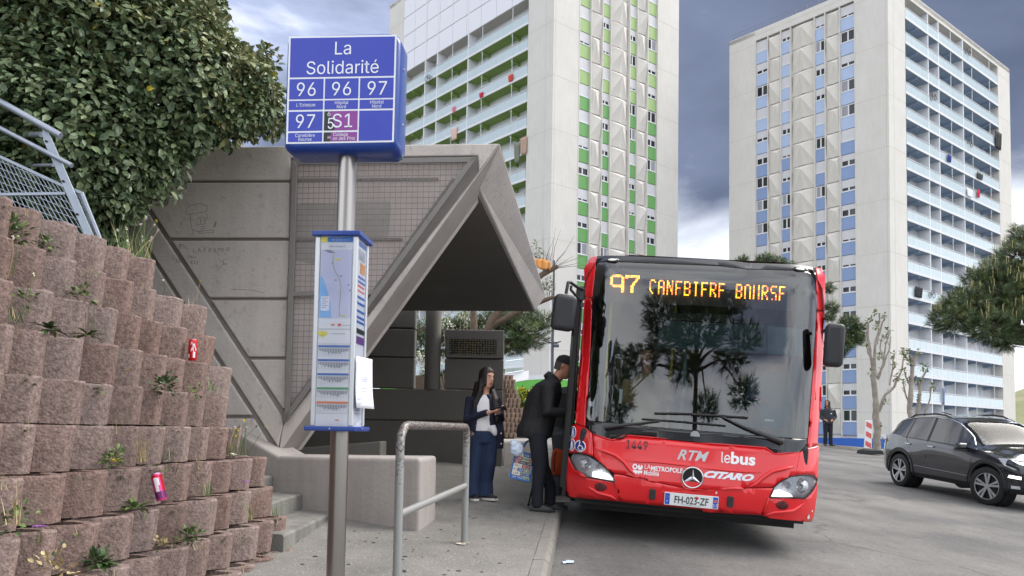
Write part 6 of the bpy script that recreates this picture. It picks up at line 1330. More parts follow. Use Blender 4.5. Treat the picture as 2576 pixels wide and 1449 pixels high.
for sgn in (-1, 1):
    for xa in XA:       # black wheel-arch bands
        b = MB(); pts = []
        inn = []; outr = []
        for i in range(25):
            a = math.pi * (i / 24 * 1.12 - .06); ci, si = math.cos(a), math.sin(a)
            for rr, lst in ((RA_ - .01, inn), (RA_ + .075, outr)):
                x, z = xa + rr * ci, max(.24, .36 + rr * .97 * si); lst.append(sidept(x, z, sgn, .012))
        vs = inn + outr; b.add(vs, [(i, i + 1, 26 + i - 1 + 0, 25 + i) if False else (i, i + 1, 25 + i + 1, 25 + i) for i in range(24)]); o = b.build('wheel_arch', cblk, car, local=True, smooth=50); md = o.modifiers.new('s', 'SOLIDIFY'); md.thickness = .02; md.offset = 0
        # wheel: tyre, rim and five double spokes
        wy = sgn * .79; steer = Matrix.Rotation(rad(14) if xa > 0 else 0, 3, 'Z'); wo = bpy.data.objects.new('wheel', None); COL.objects.link(wo); wo.parent = car; wo.location = (xa, wy, .345); wo.rotation_euler = (0, 0, rad(16) if xa > 0 else 0)
        b = MB(); b.lathe((0, 0, 0), [(.24, -.105), (.315, -.112), (.34, -.095), (.347, -.05), (.347, .05), (.34, .095), (.315, .112), (.24, .105)], 36, axis='Y', caps=False); b.build('tyre', rubber, wo, local=True, smooth=40)
        b = MB(); b.lathe((0, 0, 0), [(.238, -.06), (.238, .06)], 30, axis='Y'); b.build('rim_well', mat('rim_dark', (.02, .02, .022), .4, .5), wo, local=True, smooth=40)
        b = MB(); ring = [Vector((.236 * math.cos(a), sgn * .1, .236 * math.sin(a))) for a in [i * math.pi / 18 for i in range(37)]]; b.tube(ring, .008, 6, caps=False)
        for s5 in range(5):
            for dd in (-.2, .2):
                a = s5 * 2 * math.pi / 5 + .3; p0 = Vector((.05 * math.cos(a + dd), sgn * .092, .05 * math.sin(a + dd))); p1 = Vector((.235 * math.cos(a + dd * .85), sgn * .1, .235 * math.sin(a + dd * .85))); dv = (p1 - p0).normalized(); pn = dv.cross(Vector((0, 1, 0))) * .018
                b.prism([p0 - pn * .7, p1 - pn * 1.3, p1 + pn * 1.3, p0 + pn * .7], Vector((0, -sgn * .02, 0)))
        b.lathe((0, sgn * .085, 0), [(.05, -.01), (.05, .012), (.03, .018)], 14, axis='Y'); b.build('spokes', mat('alloy', srgb(196, 198, 202), .3, .8), wo, local=True)
        b = MB(); b.lathe((xa, sgn * .66, .36), [(.39, -.1), (.39, .1)], 24, axis='Y'); b.build('wheel_well', rubber, car, local=True)
    # chrome window line, door shut lines, handles, mirror, roof rail
    def strip_line(pts, r_, nm, m_, out=.006): b = MB(); b.tube([sidept(x, z, sgn, out) for x, z in pts], r_, 6); return b.build(nm, m_, car, local=True, smooth=60)
    rfp = [(x, interp(top_t, x) - .055) for x in [-1.72 + i * .1 for i in range(21)]]
    strip_line([(-1.86, 1.20), (-1.78, 1.28)] + rfp + [(.55, 1.285), (.70, 1.19), (.85, 1.05)], .012, 'window_trim', mat('trim_silver', srgb(200, 203, 208), .25, .8))
    strip_line([(.84, 1.03), (.92, .8), (.86, .55), (.80, .40)], .004, 'door_line', rubber, .001); strip_line([(-.42, 1.04), (-.44, .7), (-.46, .4)], .004, 'door_line', rubber, .001); strip_line([(-1.12, 1.06), (-1.0, .92), (-.86, .7), (-.84, .4)], .004, 'door_line', rubber, .001)
    strip_line([(-1.68, 1.105), (-1.1, 1.06), (-.3, 1.035), (.8, 1.0)], .008, 'belt_trim', cblk, .004)
    strip_line([(-.8, .50), (0, .485), (.82, .47)], .012, 'door_crease', cg, .0)
    for hx in (-.28, -1.02): b = MB(); c_ = sidept(hx, .93, sgn, .018); b.box(c_, (.17, .03, .03)); b.build('door_handle', MATS['trim_silver'] if True else cg, car, local=True, bevel=.01)
    b = MB(); c_ = sidept(.72, 1.02, sgn, .13); b.box(c_, (.14, .2, .13)); mo_ = b.build('wing_mirror', cg, car, local=True, bevel=.045, seg=3); b = MB(); b.box(c_ + Vector((0, 0, -.07)), (.13, .2, .03)); b.box(sidept(.72, .99, sgn, .03), (.06, .1, .04)); b.build('mirror_base', cblk, mo_, local=True, bevel=.012)
    rp_ = [Vector((x, sgn * (interp(rf_t, x) + .005), interp(top_t, x) - .045 + (.055 if -1.35 < x < -.0 else 0))) for x in (-1.5, -1.38, -1.2, -.9, -.5, -.2, .0, .12)]; b = MB(); b.tube(rp_, .018, 8); b.build('roof_rail', cblk, car, local=True, smooth=60)
    # lamps
    def lamp(nm, pts, m_, out=.008): b = MB(); P = [sidept(x, z, sgn, out) for x, z in pts]; b.add(P, [tuple(range(len(P)))]); o = b.build(nm, m_, car, local=True); md = o.modifiers.new('s', 'SOLIDIFY'); md.thickness = .02; md.offset = 0; return o
    lamp('tail_lamp', [(-2.08, .86), (-2.08, .97), (-1.85, 1.0), (-1.78, .93), (-1.9, .87)], mat('tail_red', srgb(150, 10, 20), .2, coat=.5))
    lamp('headlamp', [(1.58, .875), (1.72, .765), (1.90, .70), (2.06, .69), (2.06, .77), (1.92, .84), (1.75, .88)], mat('car_lamp', srgb(205, 210, 218), .15, .3, coat=.6), .01)
    lamp('daylight_lamp', [(1.80, .56), (1.98, .54), (1.98, .59), (1.82, .605)], mat('car_drl', (.8, .8, .8), .3, emit=(1, .98, .95), estr=.9), .02); lamp('bumper_grille', [(1.76, .48), (1.98, .46), (1.98, .625), (1.78, .64)], cblk, .006); lamp('fog_lamp', [(1.84, .37), (1.96, .37), (1.96, .42), (1.84, .42)], MATS['car_lamp'], .012)
# front fascia
b = MB(); b.box((2.1, 0, .62), (.04, 1.0, .16)); b.box((2.1, 0, .40), (.05, 1.0, .14)); b.build('grille', cblk, car, local=True, bevel=.02)
b = MB(); b.box((2.125, 0, .50), (.012, .52, .11)); b.build('number_plate', MATS['plate_white'], car, local=True)
b = MB(); b.box((.45, 0, 1.0), (.5, 1.3, .08)); b.build('dashboard', rubber, car, local=True); b = MB()
for y_ in (-.36, .36): b.box((-.15, y_, .85), (.14, .46, .55)); b.box((-.18, y_, 1.2), (.1, .26, .18))
b.build('front_seats', cblk, car, local=True, bevel=.05)
def wsp(u, y): 
    x = .96 + (.33 - .96) * u; return Vector((x + .004, y, interp(top_t, x) + .004 - .035 * (abs(y) / .6) ** 2))
for (u, y, s_, c_) in ((.40, -.56, .035, (160, 170, 215)), (.28, -.55, .035, (120, 200, 190)), (.16, -.545, .03, (185, 205, 210))):
    b = MB(); b.add([wsp(u - s_ * 1.1, y - s_), wsp(u - s_ * 1.1, y + s_), wsp(u + s_ * 1.1, y + s_), wsp(u + s_ * 1.1, y - s_)], [(0, 1, 2, 3)]); b.build('windscreen_sticker', mat('sticker_%d' % c_[0], srgb(*c_), .5), car, local=True)
b = MB(); b.tube([(-.9, 0, 1.555), (-1.2, .0, 1.60)], .012, 6); b.build('antenna', rubber, car, local=True)
# ================================================================== PEOPLE
def ell(c, rx, ry, n=14, rot=None, ax=None):
    out_ = []
    for i in range(n):
        a = 2 * math.pi * i / n; p = Vector((rx * math.cos(a), ry * math.sin(a), 0)); out_.append(Vector(c) + (rot @ p if rot else p))
    return out_
def remeshed(name, mb, m_, vox, parent, smooth=4, infl=0.0):
    me = mb.mesh('tmp', m_); bm = bmesh.new(); bm.from_mesh(me); bmesh.ops.recalc_face_normals(bm, faces=bm.faces); bm.to_mesh(me); bm.free(); o = bpy.data.objects.new('tmp', me); COL.objects.link(o)
    r = o.modifiers.new('r', 'REMESH'); r.mode = 'VOXEL'; r.voxel_size = vox; s_ = o.modifiers.new('s', 'SMOOTH'); s_.factor = .5; s_.iterations = smooth
    dg = bpy.context.evaluated_depsgraph_get(); me2 = bpy.data.meshes.new_from_object(o.evaluated_get(dg)); bpy.data.objects.remove(o); me2.name = name; me2.materials.clear(); me2.materials.append(m_); me2.polygons.foreach_set('material_index', [0] * len(me2.polygons)); shade(me2, 80); return put(name, me2, parent)
def limb(mb, pts, rs, n=12, flat=1.0): mb.tube(pts, rs, n, flat=flat)
def hand(mb, wrist, d, palm_n, L_=.17, curl=.5, thumb=1):
    """palm plus five unequal bent fingers; d: pointing direction, palm_n: palm normal"""
    d = Vector(d).normalized(); pn = Vector(palm_n); pn = (pn - d * pn.dot(d)).normalized(); s_ = d.cross(pn); w_ = Vector(wrist)
    mb.loft([[w_ + d * L_ * t + s_ * (a * hw_) + pn * (b_ * .011) for a, b_ in ((-1, -.6), (-.5, -1), (.5, -1), (1, -.6), (1, .6), (.5, 1), (-.5, 1), (-1, .6))] for t, hw_ in ((-.05, .024), (.12, .028), (.35, .038), (.52, .038))])
    for i, (off, fl) in enumerate(((-.030, .36), (-.010, .44), (.010, .41), (.029, .32))):
        p0 = w_ + d * L_ * .46 + s_ * off; d1 = (d + pn * curl * .5).normalized(); p1 = p0 + d1 * L_ * fl * .5; d2 = (d + pn * curl * 1.4).normalized(); p2 = p1 + d2 * L_ * fl * .32; d3 = (d + pn * curl * 2.4).normalized(); p3 = p2 + d3 * L_ * fl * .26; mb.tube([p0, p1, p2, p3], [.0095, .009, .008, .0065], 6)
    p0 = w_ + d * L_ * .12 + s_ * (-.026 * thumb); p1 = p0 + (d * .7 - s_ * thumb * .7 + pn * .3).normalized() * L_ * .24; p2 = p1 + (d + pn * .5).normalized() * L_ * .2; mb.tube([p0, p1, p2], [.012, .0105, .008], 6)
def head(mb, c, R, s_=1.0):
    """head loft, face towards local -Y rotated by R; c = centre"""
    prof = [(-.118, .030, .030, -.035), (-.108, .046, .050, -.028), (-.08, .058, .070, -.016), (-.045, .066, .084, -.006), (0, .072, .093, 0), (.045, .074, .096, .004), (.08, .066, .086, .006), (.105, .046, .06, .006), (.118, .02, .026, .006)]
    mb.loft([[c + R @ (Vector((rx * math.cos(a), dy + ry * math.sin(a), z)) * s_) for a in [2 * math.pi * i / 16 for i in range(16)]] for z, rx, ry, dy in prof])
    N_ = lambda x, y, z: c + R @ (Vector((x, y, z)) * s_)
    mb.tube([N_(0, -.09, .022), N_(0, -.103, -.005), N_(0, -.112, -.028), N_(0, -.094, -.038)], [.008 * s_, .010 * s_, .014 * s_, .008 * s_], 6)     # nose
    mb.tube([N_(-.022, -.083, -.062), N_(0, -.096, -.060), N_(.022, -.083, -.062)], [.006 * s_, .0085 * s_, .006 * s_], 6)                            # mouth
    for sg in (-1, 1):
        mb.tube([N_(sg * .07, .012, .02), N_(sg * .079, .02, .0), N_(sg * .071, .012, -.025)], [.010 * s_, .014 * s_, .008 * s_], 6)                   # ears
        mb.tube([N_(sg * .045, -.079, .028), N_(sg * .02, -.092, .03)], [.008 * s_, .009 * s_], 6)                                                # brow ridge
def face_marks(parent, c, R, s_=1.0, lip=(150, 80, 78), brow=(30, 22, 18)):
    N_ = lambda x, y, z: c + R @ (Vector((x, y, z)) * s_); b = MB()
    for sg in (-1, 1): b.lathe(N_(sg * .031, -.080, .006), [(.003 * s_, -.004 * s_), (.013 * s_, 0), (.003 * s_, .004 * s_)], 10, R=R @ Matrix.Rotation(rad(90), 3, 'X'))
    b.build('eye', mat('eye_white', srgb(215, 208, 202), .3), parent, local=True); b = MB()
    for sg in (-1, 1): b.lathe(N_(sg * .031, -.0845, .006), [(.0065 * s_, -.001), (.0065 * s_, .001)], 10, R=R @ Matrix.Rotation(rad(90), 3, 'X'))
    b.build('iris', mat('iris_dark', (.01, .007, .005), .2), parent, local=True); b = MB()
    for sg in (-1, 1): b.tube([N_(sg * .050, -.078, .026), N_(sg * .034, -.090, .032), N_(sg * .016, -.094, .028)], [.0025, .004, .0035], 5)
    b.build('eyebrow', mat('brow_%d' % brow[0], srgb(*brow), .8), parent, local=True); b = MB()
    b.tube([N_(-.021, -.086, -.062), N_(0, -.1005, -.0585), N_(.021, -.086, -.062)], [.003, .0055, .003], 6); b.tube([N_(-.018, -.087, -.067), N_(0, -.099, -.069), N_(.018, -.087, -.067)], [.003, .006, .003], 6); b.build('lips', mat('lip_%d' % lip[0], srgb(*lip), .4), parent, local=True)
def person(label, loc, sc=1.0, rz=0.0):
    o = thing('person', label, 'person', loc, rot=(0, 0, rz)); o['local'] = 1; o.scale = (sc,) * 3; return o
V = Vector
# ---------- young woman with phone
gp = ongr(1212, 1258, WALK); g = person('person with long dark hair, navy jacket and wide jeans holding a phone in the shelter', gp, 1.0)
Hd = V((.035, -.02, 1.425)); Rh = Matrix.Rotation(rad(38), 3, 'Z') @ Matrix.Rotation(rad(4), 3, 'X')
skin_ = mat('skin_warm', srgb(206, 158, 134), .5, spec=.4); b = MB(); head(b, Hd, Rh, .98)
limb(b, [V((.0, .01, 1.16)), V((.015, .005, 1.25)), V((.028, .0, 1.33))], [.06, .047, .05])
b.loft([ell((.01, .0, .74), .13, .095), ell((.01, .0, .84), .145, .10), ell((0, 0, .96), .115, .085), ell((0, 0, 1.10), .14, .095), ell((0, 0, 1.19), .145, .08), ell((0, .0, 1.225), .08, .06)])
Ls, Le, Lw = V((-.155, .01, 1.185)), V((-.185, -.04, .94)), V((.085, -.20, 1.02)); Rs, Re, Rw = V((.15, .0, 1.185)), V((.20, .0, .95)), V((.165, -.19, 1.035))
limb(b, [Ls, Le, Lw], [.045, .036, .026]); limb(b, [Rs, Re, Rw], [.045, .036, .026])
hand(b, Lw, V((.9, -.35, .12)), V((0, .2, 1)), .15, .5, 1); hand(b, Rw, V((.45, -.6, .25)), V((-.4, .1, 1)), .15, .5, -1)
for sx_, an in ((-1, V((-.10, -.02, .07))), (1, V((.05, .05, .07)))): limb(b, [V((.01 + sx_ * .07, 0, .78)), V((sx_ * .075 - .0, -.01, .42)), an], [.08, .055, .04])
remeshed('body', b, skin_, .011, g, 3); face_marks(g, Hd, Rh, .98)
tee = mat('white_tee', srgb(226, 224, 226), .8); b = MB(); b.loft([ell((.02, -.012, .80), .145, .115), ell((.01, -.01, .92), .135, .11), ell((.0, -.01, 1.05), .15, .112), ell((0, -.005, 1.17), .15, .092), ell((.01, 0, 1.225), .085, .068)]); limb(b, [V((.10, -.10, .86)), V((.13, -.11, .80)), V((.15, -.11, .75))], [.05, .04, .02]); remeshed('t_shirt', b, tee, .012, g, 4)
navy = mat('navy_denim_jacket', srgb(24, 27, 52), .85, vary=.35, vscale=14, bump=.3, bscale=50)
b = MB()       # jacket: open front, back and two sleeves
def jring(z, rx, ry, gap, c=(0, 0)): return [V((c[0] + rx * math.cos(a), c[1] + ry * math.sin(a), z)) for a in [rad(-90 + gap + (360 - 2 * gap) * i / 15) for i in range(16)]]
def shell(mb, rings, th): 
    n = len(rings[0]); inn = []
    for r in rings: c = sum(r, V()) / n; inn.append([p + (c - p).normalized() * th for p in r][::-1])
    mb.loft([r + q for r, q in zip(rings, inn)])
shell(b, [jring(.80, .178, .14, 32), jring(.92, .172, .132, 28), jring(1.06, .18, .13, 26), jring(1.17, .178, .11, 24), jring(1.235, .10, .085, 20)], .028)
limb(b, [Ls + V((0, 0, .01)), Le + V((-.01, 0, -.01)), Lw + V((-.03, .02, 0))], [.06, .056, .04]); limb(b, [Rs + V((0, 0, .01)), Re + V((.0, 0, -.02)), Rw + V((.02, .05, -.01))], [.06, .058, .045]); limb(b, [V((.17, .0, 1.0)), V((.20, -.02, .80)), V((.20, -.02, .60))], [.05, .065, .05], flat=.6); limb(b, [V((-.02, .03, 1.2)), V((.08, -.06, 1.2))], [.045, .03])
remeshed('jacket', b, navy, .012, g, 3)
b = MB()
for p in ((.215, -.062, .66), (.212, -.07, .78), (.145, -.128, 1.0)): b.lathe(V(p), [(.009, -.004), (.009, .004)], 8, axis='Y')
b.build('button', mat('button_metal', srgb(190, 180, 165), .3, .8), g, local=True)
jean = mat('blue_jeans', srgb(38, 54, 84), .9, vary=.45, vscale=9, col2=srgb(28, 40, 68), bump=.25, bscale=60)
b = MB(); b.loft([ell((.02, 0, .90), .125, .105), ell((.02, .0, .84), .142, .115), ell((.02, 0, .74), .155, .118), ell((.02, 0, .66), .15, .11)])
for sx_, an in ((-1, V((-.10, -.02, .05))), (1, V((.05, .05, .06)))): limb(b, [V((.02 + sx_ * .072, 0, .74)), V((sx_ * .08 + .005, -.01, .44)), an + V((0, 0, .16)), an + V((.0, -.01, -.02))], [.09, .076, .078, .088])
remeshed('jeans', b, jean, .012, g, 3)
hairm = mat('dark_hair', srgb(30, 20, 19), .45, vary=.5, vscale=40, bump=.5, bscale=90, streak=True); b = MB()
HC = lambda x, y, z: Hd + Rh @ V((x, y, z))
b.loft([[HC(rx * math.cos(a), .014 + ry * math.sin(a), z) for a in [rad(-48 + 276 * i / 15) for i in range(16)]] for z, rx, ry in ((-.10, .088, .09), (-.05, .090, .102), (.0, .089, .107), (.06, .086, .108), (.10, .066, .085), (.128, .03, .04))])
b.loft([[HC(rx * math.cos(a), .012 + ry * math.sin(a), z) for a in [2 * math.pi * i / 14 for i in range(14)]] for z, rx, ry in ((.062, .083, .104), (.10, .064, .086), (.13, .025, .04))])
limb(b, [HC(-.03, .075, -.06), HC(-.05, .085, -.20), V((-.12, .05, 1.12)), V((-.13, .0, .98))], [.075, .075, .06, .03]); limb(b, [HC(.075, .02, -.04), HC(.09, .01, -.15), V((.13, -.06, 1.16)), V((.155, -.09, 1.02)), V((.16, -.10, .90))], [.035, .042, .05, .042, .018]); limb(b, [HC(-.07, .01, -.02), HC(-.085, 0, -.16), V((-.09, -.06, 1.12)), V((-.115, -.08, 1.02))], [.03, .04, .05, .02]); remeshed('hair', b, hairm, .010, g, 2)
shoe = mat('shoe_dark', srgb(36, 34, 38), .6); sole = mat('shoe_sole', srgb(214, 208, 200), .7)
for p, d in ((V((-.10, -.04, 0)), V((.3, -1, 0))), (V((.05, .02, 0)), V((.75, -.6, 0)))):
    d.normalize(); b = MB(); q = d.cross(V((0, 0, 1))); b.loft([[p + d * t + q * (w_ * a) + V((0, 0, z_ + h_ * c)) for a, c in ((-1, 0), (1, 0), (.85, .7), (.3, 1), (-.3, 1), (-.85, .7))] for t, w_, z_, h_ in ((-.09, .03, .025, .06), (-.05, .04, .025, .075), (.03, .045, .025, .065), (.10, .046, .022, .045), (.15, .03, .022, .03))]); so = b.build('shoe', shoe, g, local=True, smooth=60); b = MB(); b.loft([[p + d * t + q * (w_ * a) + V((0, 0, c)) for a, c in ((-1, 0), (1, 0), (1, .028), (-1, .028))] for t, w_ in ((-.095, .03), (-.05, .044), (.04, .048), (.11, .049), (.16, .03))]); b.build('sole', sole, so, local=True, bevel=.004)
ph_ = thing('phone', 'smartphone held in both hands by the person with long dark hair', 'phone', gp + V((.20, -.27, 1.06)), rot=(rad(-35), rad(-8), rad(-25))); ph_['local'] = 1; b = MB(); b.box((0, 0, 0), (.145, .072, .009)); b.build('phone_body', blkm, ph_, local=True, bevel=.004); b = MB(); b.box((.052, .012, -.006), (.026, .03, .004)); b.build('camera_bump', rubber, ph_, local=True); b = MB(); b.box((0, 0, .0052), (.135, .064, .001)); b.build('screen', mat('phone_screen', (.12, .14, .18), .1), ph_, local=True)
# ---------- man with black cap boarding
mp2 = ongr(1362, 1284, WALK); mn = person('person in black cap and black jacket leaning into the open bus door with shopping bag', mp2, 1.0)
skin2 = mat('skin_tan', srgb(176, 124, 98), .5, spec=.4); Hm = V((.235, .05, 1.60)); Rm = Matrix.Rotation(rad(82), 3, 'Z') @ Matrix.Rotation(rad(20), 3, 'X'); b = MB(); head(b, Hm, Rm, 1.05)
limb(b, [V((.08, .02, 1.40)), V((.15, .03, 1.47)), V((.20, .045, 1.54))], [.085, .065, .062])
tors = [((-.06, 0, .86), .16, .13), ((-.05, 0, 1.0), .165, .14), ((-.02, 0, 1.15), .165, .15), ((.02, 0, 1.30), .165, .19), ((.06, 0, 1.41), .12, .17), ((.09, .01, 1.46), .07, .08)]
b.loft([ell(c, rx * .9, ry * .9) for c, rx, ry in tors])
NS, NE, NW = V((.05, -.20, 1.38)), V((.06, -.25, 1.10)), V((.30, -.17, 1.08)); FS, FE, FW = V((.05, .18, 1.38)), V((-.09, .22, 1.12)), V((-.085, .17, .88))
limb(b, [NS, NE, NW], [.055, .044, .032]); limb(b, [FS, FE, FW], [.055, .044, .032]); hand(b, NW, V((.9, .2, .1)), V((0, .2, 1)), .18, .6, 1); hand(b, FW, V((.05, 0, -1)), V((.9, .2, 0)), .18, .9, 1)
for yy, an in ((-.09, V((-.05, -.09, .08))), (.10, V((.10, .14, .08)))): limb(b, [V((-.06, yy * .8, .86)), V((-.03 + (yy > 0) * .04, yy * 1.05, .48)), an + V((0, 0, .14)), an], [.08, .058, .042, .042])
remeshed('body', b, skin2, .012, mn, 3); face_marks(mn, Hm, Rm, 1.05, (140, 90, 82), (70, 60, 55))
bj = mat('black_jacket', srgb(24, 24, 28), .75, vary=.3, vscale=8, bump=.35, bscale=22); b = MB(); b.loft([ell((c[0] - .0, c[1], c[2]), rx * 1.18, ry * 1.18) for c, rx, ry in [((-.09, 0, .80), .16, .155), ((-.09, 0, .86), .175, .16), ((-.08, 0, .93), .175, .155)] + tors[1:]]); limb(b, [NS, NE + V((-.02, 0, -.01)), NW + V((-.04, 0, 0))], [.092, .082, .058]); limb(b, [FS, FE, FW + V((0, 0, .05))], [.09, .078, .055]); limb(b, [V((.07, 0, 1.44)), V((.12, .01, 1.50))], [.10, .085]); remeshed('jacket', b, bj, .014, mn, 3)
dt = mat('dark_trousers', srgb(26, 28, 38), .85, vary=.3, vscale=10); b = MB(); b.loft([ell((-.05, 0, 1.06), .155, .145), ell((-.07, 0, .98), .158, .15), ell((-.08, 0, .90), .168, .178), ell((-.06, 0, .80), .155, .172)])
for yy, an in ((-.09, V((-.05, -.09, .04))), (.10, V((.10, .14, .05)))): limb(b, [V((-.06, yy, .86)), V((-.03 + (yy > 0) * .04, yy * 1.05, .48)), an + V((0, 0, .2)), an], [.11, .08, .068, .066])
remeshed('trousers', b, dt, .013, mn, 3)
capm = mat('black_cap', srgb(18, 18, 21), .85); b = MB(); HM = lambda x, y, z: Hm + Rm @ (V((x, y, z)) * 1.05)
b.loft([[HM(rx * math.cos(a), .008 + ry * math.sin(a), z) for a in [2 * math.pi * i / 18 for i in range(18)]] for z, rx, ry in ((.035, .082, .104), (.06, .083, .105), (.10, .068, .088), (.125, .04, .05), (.133, .01, .015))]); b.loft([[HM(x, y, z) for x, y, z in ((-.06, -.085, .045), (0, -.10, .055), (.06, -.085, .045), (.05, -.15, .035), (0, -.17, .04), (-.05, -.15, .035))], [HM(x, y, z + .008) for x, y, z in ((-.06, -.085, .045), (0, -.10, .055), (.06, -.085, .045), (.05, -.15, .035), (0, -.17, .04), (-.05, -.15, .035))]]); b.build('cap', capm, mn, local=True, smooth=45)
b = MB(); b.loft([[HM(rx * math.cos(a), .012 + ry * math.sin(a), z) for a in [rad(10 + 160 * i / 9) for i in range(10)]] + [HM(rx * .9 * math.cos(a), .012 + ry * .9 * math.sin(a), z) for a in [rad(170 - 160 * i / 9) for i in range(10)]] for z, rx, ry in ((-.05, .069, .090), (0, .077, .098), (.045, .079, .101))]); b.build('hair', mat('grey_hair', srgb(72, 66, 62), .8), mn, local=True, smooth=50)
def shoe_at(par, p, d, m_, L_=.27, sole_m=None):
    p = V(p); d = V(d).normalized(); q = d.cross(V((0, 0, 1))); b = MB(); k = L_ / .27
    b.loft([[p + d * t * k + q * (w_ * a) + V((0, 0, .012 + h_ * c)) for a, c in ((-1, 0), (1, 0), (.9, .6), (.35, 1), (-.35, 1), (-.9, .6))] for t, w_, h_ in ((-.09, .032, .07), (-.04, .042, .085), (.05, .046, .07), (.13, .047, .05), (.18, .03, .03))]); so = b.build('shoe', m_, par, local=True, smooth=60); b = MB(); b.loft([[p + d * t * k + q * (w_ * a) + V((0, 0, c)) for a, c in ((-1, 0), (1, 0), (1, .018), (-1, .018))] for t, w_ in ((-.095, .032), (-.04, .045), (.06, .049), (.14, .05), (.185, .03))]); b.build('sole', sole_m or rubber, so, local=True)
shoe_at(mn, (-.04, -.09, 0), (1, -.12, 0), mat('black_leather', (.012, .012, .013), .4)); shoe_at(mn, (.12, .14, .0), (1, 0, 0), MATS['black_leather'])
# ---------- third passenger, mostly hidden behind the man
tp3 = ongr(1392, 1262, WALK); t3 = person('person mostly hidden behind the man, grey trousers and light grey sneakers at the bus door', tp3 + V((.06, .12, 0)), .98)
b = MB(); H3 = V((.24, .05, 1.56)); head(b, H3, Rm, 1.0); limb(b, [V((.12, 0, 1.36)), V((.2, .03, 1.48))], [.07, .06]); b.loft([ell((.02, 0, .86), .14, .12), ell((.05, 0, 1.1), .14, .13), ell((.1, 0, 1.36), .12, .16), ell((.12, 0, 1.40), .08, .1)]); limb(b, [V((.1, -.16, 1.34)), V((.1, -.17, 1.06)), V((.28, -.1, 1.05))], [.05, .04, .03]); limb(b, [V((.1, .16, 1.34)), V((.12, .2, 1.06)), V((.16, .15, .82))], [.05, .04, .03]); hand(b, V((.28, -.1, 1.05)), V((1, 0, 0)), V((0, 0, 1)), .17, .5, 1); hand(b, V((.16, .15, .82)), V((0, 0, -1)), V((1, 0, 0)), .17, .5, 1)
for yy, ax_ in ((-.09, -.04), (.1, .05)): limb(b, [V((.02, yy * .8, .86)), V((.03, yy, .48)), V((ax_, yy, .08))], [.08, .06, .045])
remeshed('body', b, skin2, .014, t3, 3); b = MB(); b.loft([ell((.02, 0, .84), .165, .15), ell((.05, 0, 1.1), .165, .155), ell((.1, 0, 1.36), .14, .19), ell((.12, 0, 1.42), .09, .11)]); limb(b, [V((.1, -.16, 1.34)), V((.1, -.17, 1.06)), V((.25, -.1, 1.05))], [.08, .065, .05]); limb(b, [V((.1, .16, 1.34)), V((.12, .2, 1.06)), V((.16, .15, .86))], [.08, .065, .05]); remeshed('jacket', b, mat('charcoal_jacket', srgb(40, 42, 44), .85), .015, t3, 3)
b = MB(); b.loft([ell((.03, 0, 1.0), .15, .14), ell((.02, 0, .92), .155, .15), ell((.02, 0, .80), .155, .155)])
for yy, ax_ in ((-.09, -.04), (.1, .05)): limb(b, [V((.02, yy, .84)), V((.03, yy, .48)), V((ax_, yy, .08))], [.115, .085, .07])
remeshed('trousers', b, mat('grey_trousers', srgb(72, 76, 84), .85), .014, t3, 3)
b = MB(); b.loft([[H3 + Rm @ V((rx * math.cos(a), .012 + ry * math.sin(a), z)) for a in [2 * math.pi * i / 14 for i in range(14)]] for z, rx, ry in ((.02, .076, .098), (.06, .08, .102), (.10, .06, .08), (.125, .02, .03))]); b.build('hair', hairm, t3, local=True, smooth=50)
shoe_at(t3, (-.03, -.09, 0), (1, -.1, 0), mat('grey_sneaker', srgb(158, 152, 150), .8), .27, mat('sneaker_sole', srgb(190, 186, 182), .7)); shoe_at(t3, (.07, .1, 0), (1, 0, 0), mat('dark_sneaker', srgb(62, 64, 60), .8))
# orange backpack-like bag carried low by the third passenger
ob_ = thing('orange_bag', 'orange fabric bag with dark piping carried low beside the bus door', 'bag', tp3 + V((.05, -.02, .32))); ob_['local'] = 1; b = MB(); b.loft([ell((0, 0, 0), .07, .05), ell((.005, 0, .06), .095, .075), ell((.01, 0, .18), .1, .08), ell((.01, 0, .28), .085, .065), ell((.01, 0, .33), .045, .03)]); remeshed('bag_body', b, mat('orange_fabric', srgb(196, 78, 34), .8, vary=.35, vscale=12, bump=.4, bscale=30), .012, ob_, 3); b = MB(); b.tube([(.02, -.02, .31), (.03, -.02, .42), (.03, .03, .5)], .008, 6); b.tube([(-.05, -.07, .05), (-.06, -.08, .2), (-.03, -.06, .3)], .006, 6); b.build('strap', blkm, ob_, local=True)
# shopping bag (printed), plastic bag, walking stick
sbp = atY(1312, 1172, mp2.y + .06); sg_ = thing('shopping_bag', 'large shopping bag printed with coloured plates and blue edging held by the man', 'bag', sbp, rot=(0, rad(12), rad(8))); sg_['local'] = 1
b = MB(); b.box((0, 0, 0), (.22, .16, .30)); b.build('bag_body', mat('bag_white', srgb(206, 204, 198), .5), sg_, local=True, bevel=.015)
rk = random.Random(12); bcol = [(196, 40, 44), (120, 150, 110), (40, 44, 60), (226, 222, 210), (206, 120, 60), (60, 90, 160), (150, 30, 50), (160, 190, 150)]
for j in range(7):
    x_ = -.105
    while x_ < .09:
        w_ = rk.uniform(.05, .10); w_ = min(w_, .107 - x_); c_ = rk.choice(bcol); b = MB(); b.box((x_ + w_ / 2, -.0815, -.13 + j * .042), (w_ - .004, .003, .036)); o_ = b.build('printed_plate', mat('plate_%d_%d' % (c_[0], c_[1]), srgb(*c_), .5), sg_, local=True); b = MB(); put_text(b, rk.choice(['MEX', 'ZAP', '57P', 'WLD', 'LDR', '20A', 'KOT']), V((x_ + w_ / 2, -.0838, -.14 + j * .042)), V((1, 0, 0)), V((0, 0, 1)), .03, sx=w_ / .085); b.build('plate_letters', whitep if sum(c_) < 420 else blkd, o_, local=True); x_ += w_
